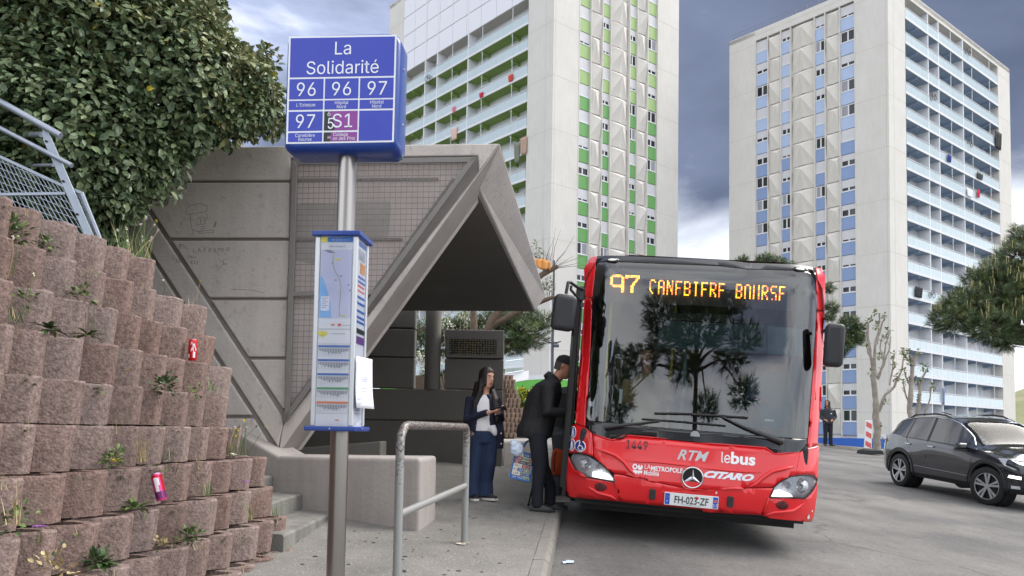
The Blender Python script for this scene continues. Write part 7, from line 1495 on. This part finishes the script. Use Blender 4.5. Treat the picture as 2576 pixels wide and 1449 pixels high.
b = MB(); ed = mat('bag_blue_edge', srgb(46, 120, 205), .5)
for p, q in (((-.112, -.083, -.15), (-.112, -.083, .15)), ((.112, -.083, -.15), (.112, -.083, .15)), ((-.112, -.083, -.15), (.112, -.083, -.15)), ((-.112, -.083, .15), (.112, -.083, .15))): b.tube([p, q], .007, 6)
b.build('edging', ed, sg_, local=True); b = MB(); hl_ = [V((-.06, -.07, .15)), V((-.02, -.05, .27)), V((.06, 0, .33)), V((.10, -.03, .26)), V((.08, -.07, .15))]; b.tube(hl_, .009, 6); b.build('handle', ed, sg_, local=True); b = MB(); b.tube([p + V((.02, .07, .0)) for p in hl_], .008, 6); b.build('handle', mat('handle_pink', srgb(196, 50, 110), .6), sg_, local=True)
pbp = atY(1298, 1128, mp2.y - .06); pb2 = thing('plastic_bag', 'crumpled white plastic carrier bag hanging above the shopping bag', 'bag', pbp, rot=(0, rad(-35), 0)); pb2['local'] = 1; b = MB(); b.loft([ell((0, 0, -.085), .04, .03), ell((0, 0, -.05), .075, .05), ell((.0, 0, .0), .085, .055), ell((.01, 0, .05), .06, .04), ell((.02, 0, .10), .02, .018)]); o_ = remeshed('bag_body', b, mat('thin_plastic', srgb(214, 222, 234), .3, vary=.5, vscale=16, col2=srgb(150, 190, 226), bump=.6, bscale=25), .012, pb2, 1)
for v in o_.data.vertices: v.co += Vector(v.co).normalized() * .012 * mnoise.noise(v.co * 28)
ws_ = thing('walking_stick', 'thin black walking stick beside the man in black', 'walking stick', ongr(1329, 1272, WALK)); q0, q1 = ongr(1329, 1272, WALK), atY(1348, 1190, mp2.y); b = MB(); b.tube([q0, q1], .010, 8); b.build('shaft', blkm, ws_); b = MB(); b.tube([q0, q0.lerp(q1, .04)], .014, 8); b.build('rubber_tip', rubber, ws_)
# ---------- hooded person beyond the road
hp = atY(2083, 1128, 31.5); hp.z = roadz(hp.x, hp.y) + .13; hq = person('person in dark hooded jacket standing far off on the opposite pavement', hp, 1.02)
b = MB(); Hh = V((-.03, -.03, 1.60)); Rq = Matrix.Rotation(rad(-35), 3, 'Z'); head(b, Hh, Rq); limb(b, [V((0, 0, 1.38)), V((-.02, -.01, 1.52))], [.065, .06]); b.loft([ell((0, 0, .86), .15, .11), ell((0, 0, 1.1), .15, .11), ell((0, 0, 1.36), .17, .1), ell((0, 0, 1.42), .08, .07)])
for sx_ in (-1, 1): limb(b, [V((sx_ * .2, 0, 1.36)), V((sx_ * .27, .02, 1.1)), V((sx_ * .16 - .02, -.13, .98))], [.05, .042, .03]); hand(b, V((sx_ * .16 - .02, -.13, .98)), V((-sx_ * .6, -.5, -.3)), V((0, 1, 0)), .17, .5, sx_); limb(b, [V((sx_ * .09, 0, .88)), V((sx_ * .095, -.01, .48)), V((sx_ * .11, 0, .08))], [.1, .065, .045])
remeshed('body', b, skin2, .016, hq, 3); face_marks(hq, Hh, Rq); hj = mat('dark_puffer', srgb(44, 47, 56), .8, vary=.3, vscale=6, bump=.3, bscale=12); b = MB(); b.loft([ell((0, 0, .84), .20, .155), ell((0, 0, 1.1), .205, .155), ell((0, 0, 1.33), .215, .14), ell((0, 0, 1.42), .12, .10)])
for sx_ in (-1, 1): limb(b, [V((sx_ * .2, 0, 1.36)), V((sx_ * .28, .02, 1.1)), V((sx_ * .17 - .02, -.11, .99))], [.09, .085, .06])
remeshed('jacket', b, hj, .016, hq, 3); b = MB(); b.loft([[Hh + Rq @ V((rx * math.cos(a), .03 + ry * math.sin(a), z)) for a in [rad(-52 + 284 * i / 13) for i in range(14)]] + [Hh + Rq @ V((rx * .78 * math.cos(a), .03 + ry * .78 * math.sin(a), z)) for a in [rad(232 - 284 * i / 13) for i in range(14)]] for z, rx, ry in ((-.17, .14, .13), (-.10, .10, .125), (0, .105, .13), (.08, .095, .125), (.13, .05, .07))]); b.lathe(Hh + V((0, .01, .12)), [(.07, -.02), (.05, .01), (.01, .02)], 14); b.build('hood', mat('hood_black', srgb(22, 23, 26), .85), hq, local=True, smooth=50)
b = MB(); b.loft([ell((0, 0, .94), .15, .115), ell((0, 0, .82), .16, .12)])
for sx_ in (-1, 1): limb(b, [V((sx_ * .085, 0, .84)), V((sx_ * .095, -.01, .48)), V((sx_ * .11, 0, .06))], [.105, .08, .07])
remeshed('trousers', b, dt, .016, hq, 3)
for sx_ in (-1, 1): shoe_at(hq, (sx_ * .11, -.02, 0), (sx_ * .3, -1, 0), MATS['black_leather'])
b = MB(); b.box((.07, -.15, 1.22), (.05, .01, .03)); b.build('chest_logo', whitep, hq, local=True)
# ---------- people behind the windscreen
for lb, q, y_, m_, sc in (('person in khaki top standing behind the windscreen of the bus', (1628, 905), 1.15, mat('khaki_top', srgb(150, 128, 92), .85), 1.0), ('bus driver seated at the wheel behind the windscreen', (1945, 900), 1.35, mat('driver_shirt', srgb(92, 108, 128), .85), 1.0)):
    lp = bat(q, y_); wp_ = BM @ lp; o = person(lb, wp_, sc, _yw); b = MB(); head(b, V((0, 0, .05)), Matrix.Identity(3)); limb(b, [V((0, 0, -.16)), V((0, 0, -.06))], [.06, .055]); b.loft([ell((0, 0, -.85), .16, .12), ell((0, 0, -.55), .15, .11), ell((0, 0, -.24), .18, .1), ell((0, 0, -.18), .09, .07)])
    for sx_ in (-1, 1): limb(b, [V((sx_ * .2, 0, -.24)), V((sx_ * .26, -.05, -.5)), V((sx_ * .16, -.28, -.5))], [.05, .04, .03]); hand(b, V((sx_ * .16, -.28, -.5)), V((-sx_ * .2, -1, .1)), V((0, 0, -1)), .17, .6, sx_); limb(b, [V((sx_ * .09, 0, -.82)), V((sx_ * .1, -.1 if 'seated' not in lb else -.4, -1.0)), V((sx_ * .1, -.1 if 'seated' not in lb else -.42, -1.3))], [.09, .065, .05])
    remeshed('body', b, skin2, .018, o, 3); face_marks(o, V((0, 0, .05)), Matrix.Identity(3)); b = MB(); b.loft([ell((0, 0, -.85), .185, .145), ell((0, 0, -.55), .175, .135), ell((0, 0, -.25), .2, .12), ell((0, 0, -.16), .1, .085)])
    for sx_ in (-1, 1): limb(b, [V((sx_ * .2, 0, -.24)), V((sx_ * .26, -.05, -.5)), V((sx_ * .17, -.24, -.5))], [.075, .062, .045])
    remeshed('top', b, m_, .018, o, 3); b = MB(); b.loft([[V((rx * math.cos(a), .012 + ry * math.sin(a), z + .05)) for a in [2 * math.pi * i / 14 for i in range(14)]] for z, rx, ry in ((.02, .077, .099), (.06, .08, .102), (.10, .06, .08), (.125, .02, .03))]); b.build('hair', hairm, o, local=True, smooth=50)
# ================================================================== TREES AND BACKDROP
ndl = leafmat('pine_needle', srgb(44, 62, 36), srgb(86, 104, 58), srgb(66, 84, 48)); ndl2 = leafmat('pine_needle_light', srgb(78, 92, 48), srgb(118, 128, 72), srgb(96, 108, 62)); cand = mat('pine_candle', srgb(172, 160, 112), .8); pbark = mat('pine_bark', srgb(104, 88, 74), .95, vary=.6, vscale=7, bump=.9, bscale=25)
def needles(mb, p, d, L_, n, r, w_=.004):
    """tuft of needles round a shoot pointing along d"""
    d = d.normalized(); a = d.orthogonal().normalized(); b2 = d.cross(a)
    for i in range(n):
        t = r.random(); q = r.uniform(0, 6.283); o = a * math.cos(q) + b2 * math.sin(q); base = p + d * (t * L_ * .9 - L_ * .45); nd = (o * r.uniform(.5, 1) + d * r.uniform(.35, 1.0)).normalized(); tip = base + nd * L_ * r.uniform(.6, 1.0); s_ = nd.cross(d).normalized() * w_ if nd.cross(d).length > 1e-3 else a * w_
        mb.add([base - s_, base + s_, tip], [(0, 1, 2)])
def pine(name, label, base, lobes, ntuft, nn, L_, seed, w_=.005, trunk_top=None, candles=0, group=None):
    o = thing(name, label, 'tree', base, group=group); r = random.Random(seed); fo = MB(); tw = MB(); tot = sum(R ** 2 for _, R in lobes); base = Vector(base)
    ctr = sum((c for c, _ in lobes), Vector()) / len(lobes); tt = trunk_top or ctr + Vector((0, 0, -.2))
    tw.tube([base, base.lerp(tt, .4) + Vector((r.uniform(-.15, .15), 0, 0)), tt], [.2, .15, .08], 10)
    for c, R in lobes:
        md_ = tt.lerp(c, .5) + Vector((0, 0, -.15)); tw.tube([base.lerp(tt, .8), md_, c], [.08, .05, .025], 6); shoots = []
        for i in range(int(ntuft * R * R / tot)):
            v = rdir(r); dp = r.uniform(.35, 1.02) ** .5; p = c + Vector((v.x, v.y, v.z * .72)) * R * dp * (1 + .2 * mnoise.noise(v * 2 + c)); d = (v + Vector((0, 0, .5)) + Vector((r.gauss(0, .3), r.gauss(0, .3), 0))).normalized()
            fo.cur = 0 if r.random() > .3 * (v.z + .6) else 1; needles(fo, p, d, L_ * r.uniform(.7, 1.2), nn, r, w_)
            if r.random() < .25: tw.tube([c.lerp(p, .25), c.lerp(p, .65) + Vector((0, 0, -.04)), p], [.014, .009, .004], 4)
            if candles and v.z > .25 and dp > .85 and r.random() < candles: fo.cur = 2; fo.tube([p, p + Vector((r.gauss(0, .02), r.gauss(0, .02), L_ * 1.1))], [.012, .006], 5)
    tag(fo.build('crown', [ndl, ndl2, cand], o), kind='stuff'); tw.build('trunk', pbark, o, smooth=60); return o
def LB(lst, d): return [(atY(px, py, d + dd), R) for px, py, dd, R in lst]
gz = lambda x, y: roadz(x, y)
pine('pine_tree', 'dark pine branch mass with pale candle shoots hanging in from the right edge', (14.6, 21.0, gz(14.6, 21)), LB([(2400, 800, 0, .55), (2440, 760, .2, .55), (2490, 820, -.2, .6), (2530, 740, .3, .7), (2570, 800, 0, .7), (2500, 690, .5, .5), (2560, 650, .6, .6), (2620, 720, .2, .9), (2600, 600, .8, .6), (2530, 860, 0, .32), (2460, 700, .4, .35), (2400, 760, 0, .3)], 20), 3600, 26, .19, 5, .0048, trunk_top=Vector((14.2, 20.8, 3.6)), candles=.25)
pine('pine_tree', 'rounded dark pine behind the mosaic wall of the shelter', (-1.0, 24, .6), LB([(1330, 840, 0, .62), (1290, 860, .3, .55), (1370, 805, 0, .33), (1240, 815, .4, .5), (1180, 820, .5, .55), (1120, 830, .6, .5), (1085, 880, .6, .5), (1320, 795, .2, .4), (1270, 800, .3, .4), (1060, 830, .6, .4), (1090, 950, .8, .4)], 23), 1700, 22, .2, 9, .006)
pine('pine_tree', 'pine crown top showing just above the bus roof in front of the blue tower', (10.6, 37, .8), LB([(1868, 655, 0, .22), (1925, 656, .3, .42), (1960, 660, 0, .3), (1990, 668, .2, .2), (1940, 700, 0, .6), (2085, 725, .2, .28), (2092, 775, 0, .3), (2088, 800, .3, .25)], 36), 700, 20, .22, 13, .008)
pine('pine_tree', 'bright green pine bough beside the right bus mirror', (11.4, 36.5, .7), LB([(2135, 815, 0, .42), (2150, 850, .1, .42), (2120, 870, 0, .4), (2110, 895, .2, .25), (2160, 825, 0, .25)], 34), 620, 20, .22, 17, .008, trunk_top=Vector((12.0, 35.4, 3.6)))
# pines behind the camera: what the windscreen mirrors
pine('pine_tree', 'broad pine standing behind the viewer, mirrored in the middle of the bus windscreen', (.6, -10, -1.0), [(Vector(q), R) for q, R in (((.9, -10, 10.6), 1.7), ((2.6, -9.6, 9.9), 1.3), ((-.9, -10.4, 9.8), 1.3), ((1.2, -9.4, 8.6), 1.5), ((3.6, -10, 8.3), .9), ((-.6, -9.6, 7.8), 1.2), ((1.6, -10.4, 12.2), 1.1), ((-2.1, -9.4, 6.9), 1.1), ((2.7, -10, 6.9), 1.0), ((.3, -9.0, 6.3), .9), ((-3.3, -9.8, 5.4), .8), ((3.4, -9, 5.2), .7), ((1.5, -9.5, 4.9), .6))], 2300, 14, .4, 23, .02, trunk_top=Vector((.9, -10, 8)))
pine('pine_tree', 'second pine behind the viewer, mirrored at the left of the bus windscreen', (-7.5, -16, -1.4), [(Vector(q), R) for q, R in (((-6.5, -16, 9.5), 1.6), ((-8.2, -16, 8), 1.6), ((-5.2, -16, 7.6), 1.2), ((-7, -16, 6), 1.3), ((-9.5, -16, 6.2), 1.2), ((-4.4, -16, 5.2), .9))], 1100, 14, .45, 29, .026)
# bare pollarded trees
pol = mat('plane_bark', srgb(158, 150, 140), .95, vary=.6, vscale=5, bump=.7, bscale=20, col2=srgb(104, 96, 88)); lg = leafmat('young_leaf', srgb(84, 104, 54), srgb(120, 134, 78), srgb(110, 122, 76))
def Vq(x, y): return (2012.5 + .3008 * x, 737.9 + .3008 * y)
def pollard(label, d, paths, tufts, seed, gx=None):
    P0 = atY(*Vq(*paths[0][0][0]), d); P0.z = roadz(P0.x, d) + .1; o = thing('pollarded_tree', label, 'tree', P0, group='pollarded trees on the far pavement'); r = random.Random(seed); b = MB()
    for pts, r0, r1 in paths:
        n = len(pts); dd = r.uniform(-.4, .4) if pts is not paths[0][0] else 0; P = []
        for i, q in enumerate(pts):
            p = atY(*Vq(*q), d + dd * i / n + r.uniform(-.04, .04)); P.append(p + Vector((r.uniform(-.03, .03), 0, 0)))
        if pts is paths[0][0]: P[0].z = P0.z - .1
        fine = []; rr = []
        for i in range(n - 1):
            for k in range(3): fine.append(P[i].lerp(P[i + 1], k / 3) + Vector((r.gauss(0, .015), r.gauss(0, .015), 0))); rr.append(.55 * (r0 + (r1 - r0) * (i + k / 3) / (n - 1)) * r.uniform(.88, 1.15))
        fine.append(P[-1]); rr.append(r1 * .5); b.tube(fine, rr, 8)
        for i in range(5): q = r.choice(fine[1:]); b.tube([q, q + Vector((r.uniform(-.12, .12), r.uniform(-.1, .1), r.uniform(.02, .14)))], [.025, .008], 5)
    b.build('trunk', pol, o, smooth=60); f = MB()
    for q in tufts:
        c = atY(*Vq(*q), d)
        for i in range(16): v = rdir(r); leaf(f, c + v * r.uniform(0, .14), v + Vector((0, 0, .2)), Vector((0, 0, 1)), .11, .04)
    tag(f.build('leaves', lg, o), kind='stuff')
pollard('tall bare pollarded tree with sparse tufts behind the striped panel', 31, [([(640, 1320), (645, 1150), (640, 980), (625, 850), (620, 700), (612, 590)], .26, .16), ([(612, 600), (585, 480), (562, 340), (566, 250)], .12, .06), ([(618, 650), (632, 450), (652, 320), (657, 165)], .12, .05), ([(640, 420), (675, 270), (705, 190)], .08, .04), ([(648, 720), (690, 560), (720, 420), (740, 310)], .09, .03), ([(650, 700), (700, 600), (742, 480), (766, 360)], .08, .03), ([(660, 990), (710, 850), (780, 780), (850, 640), (872, 510)], .12, .04), ([(750, 770), (775, 600), (790, 510)], .07, .03), ([(600, 560), (560, 470), (552, 330)], .05, .02), ([(690, 540), (680, 430), (685, 340)], .06, .025)], [(566, 235), (590, 215), (628, 165), (700, 195), (738, 310), (722, 380), (565, 420), (660, 520), (780, 510), (795, 600), (600, 660), (870, 490), (800, 700), (830, 700), (710, 915), (670, 1120), (640, 265), (665, 1215)], 3)
pollard('shorter bare pollarded tree just left of the car roof', 29, [([(915, 1180), (915, 1080), (915, 950), (930, 780), (940, 620), (962, 540), (985, 490)], .2, .08), ([(905, 900), (870, 800), (860, 740)], .07, .03), ([(922, 775), (880, 690), (868, 640)], .07, .03), ([(938, 600), (890, 545), (865, 480)], .08, .03), ([(940, 560), (912, 505)], .06, .03)], [(865, 480), (905, 490), (985, 485), (868, 640), (860, 740), (925, 580), (880, 545)], 5)
pollard('forked bare pollarded tree half hidden by the car roof', 30, [([(975, 1180), (985, 1020), (1000, 850), (1005, 760), (1035, 680), (1065, 630)], .13, .05), ([(960, 1100), (975, 950), (990, 850)], .08, .05), ([(1030, 1090), (1050, 990), (1090, 880), (1100, 780)], .08, .04)], [(1060, 625), (1030, 615), (985, 720), (1000, 740), (1105, 775), (1110, 800), (985, 880)], 6)
# pollarded branches with twigs right of the shelter roof
bt = thing('pollarded_tree', 'lopped bare tree with thin twigs poking out behind the shelter roof', 'tree', (-.3, 17.5, .5)); b = MB(); r = random.Random(9); D = 17
J = lambda px, py, dd=0: atY(px, py, D + dd)
b.tube([Vector((-.3, 17.5, .4)), J(1215, 860), J(1240, 800), J(1300, 740), J(1365, 690), J(1403, 670)], [.14, .11, .09, .075, .06, .045], 9); b.tube([J(1235, 820), J(1320, 775), J(1370, 755), J(1394, 747)], [.07, .06, .05, .035], 8); b.tube([J(1195, 880), J(1192, 830), J(1190, 760)], [.09, .08, .06], 8)
for i in range(30):
    t = r.random(); p = J(1365, 690).lerp(J(1400, 671), r.random()) if i < 21 else J(1372, 752).lerp(J(1394, 747), r.random()); a = rad(r.uniform(5, 130)); L_ = r.uniform(.35, .95) if i < 21 else r.uniform(.2, .5); tip = p + Vector((math.cos(a) * L_, r.uniform(-.2, .2), math.sin(a) * L_)); b.tube([p, p.lerp(tip, .5) + Vector((r.gauss(0, .03), 0, r.gauss(0, .03))), tip], [.009, .006, .002], 4)
b.build('trunk', pbark, bt, smooth=60); f = MB()
for q in ((1352, 645), (1358, 632), (1360, 660), (1372, 712), (1380, 722), (1365, 720), (1385, 705), (1362, 735), (1350, 620)):
    c = J(*q, .2)
    for i in range(26): v = rdir(r); leaf(f, c + v * r.uniform(0, .13), v, Vector((0, 0, 1)), .06, .018)
tag(f.build('leaves', leafmat('grey_leaf', srgb(104, 116, 84), srgb(150, 158, 124), srgb(150, 156, 128)), bt), kind='stuff')
oc = thing('orange_cloth', 'torn orange cloth caught on the lopped tree branch', 'cloth', J(1365, 662)); b = MB(); rings = []
for j in range(5): rings.append([J(1344 + 41 * i / 8, 649 + 6 * j + 2.2 * math.sin(i * 1.1 + j) + i * .9, -.1 + .03 * math.sin(i * 2)) for i in range(9)])
b.loft(rings, closed=False); o_ = b.build('fabric', mat('orange_cloth', srgb(214, 150, 84), .8), oc, smooth=60); md = o_.modifiers.new('s', 'SOLIDIFY'); md.thickness = .01
# whitish blossom shrub in the gap
bl_ = thing('blossom_shrub', 'pale blossoming shrub seen through the shelter window gap', 'shrub', (-1.2, 19.5, .6)); f = MB(); bt2 = MB()
for q in ((1160, 790), (1170, 800), (1180, 795), (1125, 800), (1135, 818), (1115, 812), (1108, 905), (1100, 915), (1060, 905), (1055, 890), (1065, 925), (1195, 815), (1220, 822)):
    c = atY(*q, 19.2); bt2.tube([Vector((-1.4, 19.5, 1.0)), c], [.02, .006], 4)
    for i in range(46): v = rdir(r); f.cur = 0 if r.random() < .75 else 1; leaf(f, c + v * r.uniform(0, .15), v, Vector((0, 0, 1)), .05, .02)
tag(f.build('blossom', [mat('blossom_white', srgb(214, 214, 200), .8), lg], bl_), kind='stuff'); bt2.build('stems', pol, bl_)
# yellow-flowered bush, far planter wall, ledge, light fence by the green tower
yb_ = thing('flowering_bush', 'green bush with yellow flowers left of the man in black', 'bush', (.35, 22.5, .8)); f = MB()
for px, py, R in ((1312, 1002, .3), (1328, 1010, .28), (1300, 1025, .25), (1322, 1040, .3), (1338, 1035, .3), (1308, 1050, .2), (1345, 1000, .3)):
    c = atY(px, py, 22)
    for i in range(330): v = rdir(r); p = c + v * R * r.uniform(.5, 1); f.cur = 1 if r.random() < .3 else 0; leaf(f, p, v + Vector((0, 0, .4)), v, .07, .02)
tag(f.build('foliage', [leafmat('bush_green', srgb(78, 98, 44), srgb(120, 136, 66), srgb(100, 116, 60)), mat('bush_yellow', srgb(222, 204, 40), .6)], yb_), kind='stuff')
fwl = thing('retaining_wall', 'small far stack of sandy planter blocks between shelter and bush', 'retaining wall', (-.1, 21, .7)); T0 = base_of(fwl); fm = mat('sandy_block', srgb(160, 138, 122), .95, vary=.5, vscale=4, bump=.6, bscale=40)
fme = BL[0].copy(); fme.materials[0] = fm; rk = random.Random(5)
for j in range(13):
    y_ = 20.5 + .02 * j; xr_ = atY(1319 - 3.6 * j, 1085, y_).x; x_ = xr_ + rk.uniform(0, .06)
    for i in range(10):
        o = put('planter_block', fme, fwl, Vector((x_, y_ + .085 * j, .84 + .128 * j)) - T0, (0, 0, rad(-78 + rk.uniform(-4, 4)))); o.scale = (.75, .115, .575); x_ -= .11
b = MB(); b.hexa([(-3, 20.8, 0), (.25, 20.8, 0), (.25, 24, 0), (-3, 24, 0)], [(-3, 21.2, 2.4), (-.25, 21.2, 2.4), (-.25, 24, 2.4), (-3, 24, 2.4)]); b.build('soil_core', soil, fwl)
lg_ = thing('low_ledge', 'low grey concrete ledge with pale top beyond the shelter', 'low wall', (.5, 15.2, .3)); a0, a1, a2, a3 = atY(1268, 1112, 13.9), atY(1352, 1092, 15.4), atY(1352, 1074, 20), atY(1264, 1080, 18); b = MB(); b.hexa([Vector((p.x, p.y, -.2)) for p in (a0, a1, a2, a3)], [Vector((p.x, p.y, .83)) for p in (a0, a1, a2, a3)]); b.build('ledge_body', mat('ledge_concrete', srgb(178, 172, 164), .9, vary=.3, vscale=2), lg_, bevel=.03)
wf = thing('white_fence', 'short white picket fence on the wall before the green tower', 'fence', atY(1295, 945, 60)); b0, b1 = atY(1271, 942, 60), atY(1316, 935, 62); whp = mat('fence_white', srgb(216, 222, 226), .6)
for i in range(22): p = b0.lerp(b1, i / 21); b = MB(); b.box(p + Vector((0, 0, .5)), (.03, .03, 1.0)); b.build('picket', whp, wf)
for h_ in (.08, .98): b = MB(); b.tube([b0 + Vector((0, 0, h_)), b1 + Vector((0, 0, h_))], .035, 6); b.build('fence_rail', whp, wf)
b = MB(); w0, w1 = atY(1255, 944, 60.3), atY(1330, 932, 62.5); b.prism([w0, w1, Vector((w1.x, w1.y, w1.z - .7)), Vector((w0.x, w0.y, w0.z - .7))], Vector((0, .5, 0))); b.build('fence_plinth', twhite, wf)
# street lamp
sl = thing('street_lamp', 'slim dark street lamp with two arms in front of the green tower', 'street lamp', atY(1389, 1080, 40)); b = MB(); b.tube([atY(1388, 1080, 40), atY(1390, 860, 40), atY(1394, 655, 40)], [.075, .07, .045], 8); b.build('lamp_post', mat('lamp_grey', srgb(72, 78, 92), .5, .3), sl); 
for q0, q1 in (((1391, 862), (1368, 856)), ((1391, 862), (1412, 858))):
    b = MB(); p, q = atY(*q0, 40), atY(*q1, 40); b.loft([[p + Vector((0, 0, .05)), p + Vector((0, .1, 0)), p + Vector((0, 0, -.05)), p + Vector((0, -.1, 0))], [p.lerp(q, .5) + Vector((0, 0, .0)), p.lerp(q, .5) + Vector((0, .12, -.05)), p.lerp(q, .5) + Vector((0, 0, -.1)), p.lerp(q, .5) + Vector((0, -.12, -.05))], [q + Vector((0, 0, .02)), q + Vector((0, .03, 0)), q + Vector((0, 0, -.02)), q + Vector((0, -.03, 0))]]); b.build('lamp_head', MATS['lamp_grey'], sl)
b = MB(); b.box(atY(1399, 870, 40), (.28, .2, .14)); b.build('floodlight', MATS['lamp_grey'], sl, bevel=.02)
# striped marker panel at the far kerb
mk = thing('striped_marker_panel', 'red and white diagonal striped marker panel standing at the far kerb', 'traffic panel', atY(2186, 1129, 30)); c1, c2, c3, c4 = [atY(*Vq(*q), 30) for q in ((549, 1062), (609, 1064), (600, 1302), (538, 1296))]
b = MB(); b.prism([c1, c2, c3, c4], Vector((0, .06, 0))); b.build('panel', mat('panel_white', srgb(222, 222, 224), .5), mk, bevel=.015)
for t0 in (.02, .36, .70):
    def mpnt(u, v): return c1.lerp(c2, u).lerp(c4.lerp(c3, u), v) + Vector((0, -.008, 0))
    b = MB(); b.prism([mpnt(.12, t0 + .02), mpnt(.88, t0 + .11), mpnt(.88, min(.97, t0 + .28)), mpnt(.12, min(.97, t0 + .19))], Vector((0, .006, 0))); b.build('stripe', mat('stripe_red', srgb(206, 92, 88), .5), mk)
b = MB(); q = atY(*Vq(585, 1318), 30); b.loft([[q + Vector((sx_ * .4 * k, sy_ * .25 * k, h_)) for sx_, sy_ in ((-1, -1), (1, -1), (1, 1), (-1, 1))] for k, h_ in ((1, -.12), (.9, .02), (.5, .08))]); b.build('rubber_foot', rubber, mk)
# litter
lt = ongr(1430, 1418); ln = thing('litter', 'flattened pale plastic wrapper lying on the road near the kerb', 'litter', lt); b = MB(); rk = random.Random(4); b.loft([[lt + Vector((-.05 + .10 * i / 5, -.05 + .10 * j / 5 + i * .012, .008 + rk.uniform(0, .012))) for i in range(6)] for j in range(6)], closed=False); b.build('wrapper', mat('wrapper', srgb(196, 216, 232), .4), ln, smooth=30)
for (px, py, nm, lb, c_) in ((920, 1283, 'litter', 'pale scrap of paper on the lower step', (206, 198, 180)), (1160, 1371, 'litter', 'crumbs of pale mortar by the barrier foot', (190, 180, 164))):
    p = ongr(px, py, WALK) + Vector((0, 0, .006)); o = thing(nm, lb, 'litter', p); b = MB(); b.loft([[p + Vector((.03 * (i - 1.5) + rk.uniform(-.01, .01), .02 * (j - 1), rk.uniform(0, .012))) for i in range(4)] for j in range(3)], closed=False); b.build('scrap', mat('scrap_%d' % c_[0], srgb(*c_), .8), o)
# small dark gum spots and leaf crumbs on the pavement
b = MB(); rk = random.Random(14)
for i in range(150):
    y_ = rk.uniform(5, 12); x_ = rk.uniform(-1.5, kx(y_) - .25); s_ = rk.uniform(.006, .022); z_ = roadz(x_, y_) + WALK + .003; b.add([(x_ + s_ * math.cos(a) * rk.uniform(.7, 1.2), y_ + s_ * math.sin(a), z_) for a in [k * math.pi / 4 for k in range(8)]], [tuple(range(8))])
tag(b.build('gum_spots', mat('gum_dark', srgb(62, 60, 58), .8)), 'dark gum spots scattered on the pavement', 'stains', kind='stuff')
# far hill at the right edge
b = MB(); xs2 = frange(150, 420, 40); ys2 = frange(230, 420, 24)
b.v = [(x, y, max(-1.5, 30 * math.exp(-((x - 250) / 75) ** 2 - ((y - 320) / 60) ** 2) + 3 * mnoise.noise(Vector((x * .03, y * .03, 0))))) for y in ys2 for x in xs2]; nx = len(xs2)
b.f = [(j * nx + i, j * nx + i + 1, (j + 1) * nx + i + 1, (j + 1) * nx + i) for j in range(len(ys2) - 1) for i in range(nx - 1)]; b.m = [0] * len(b.f)
tag(b.build('hill', mat('hill_scrub', srgb(112, 120, 84), .95, vary=.7, vscale=.12, col2=srgb(150, 140, 112)), smooth=60), kind='structure')
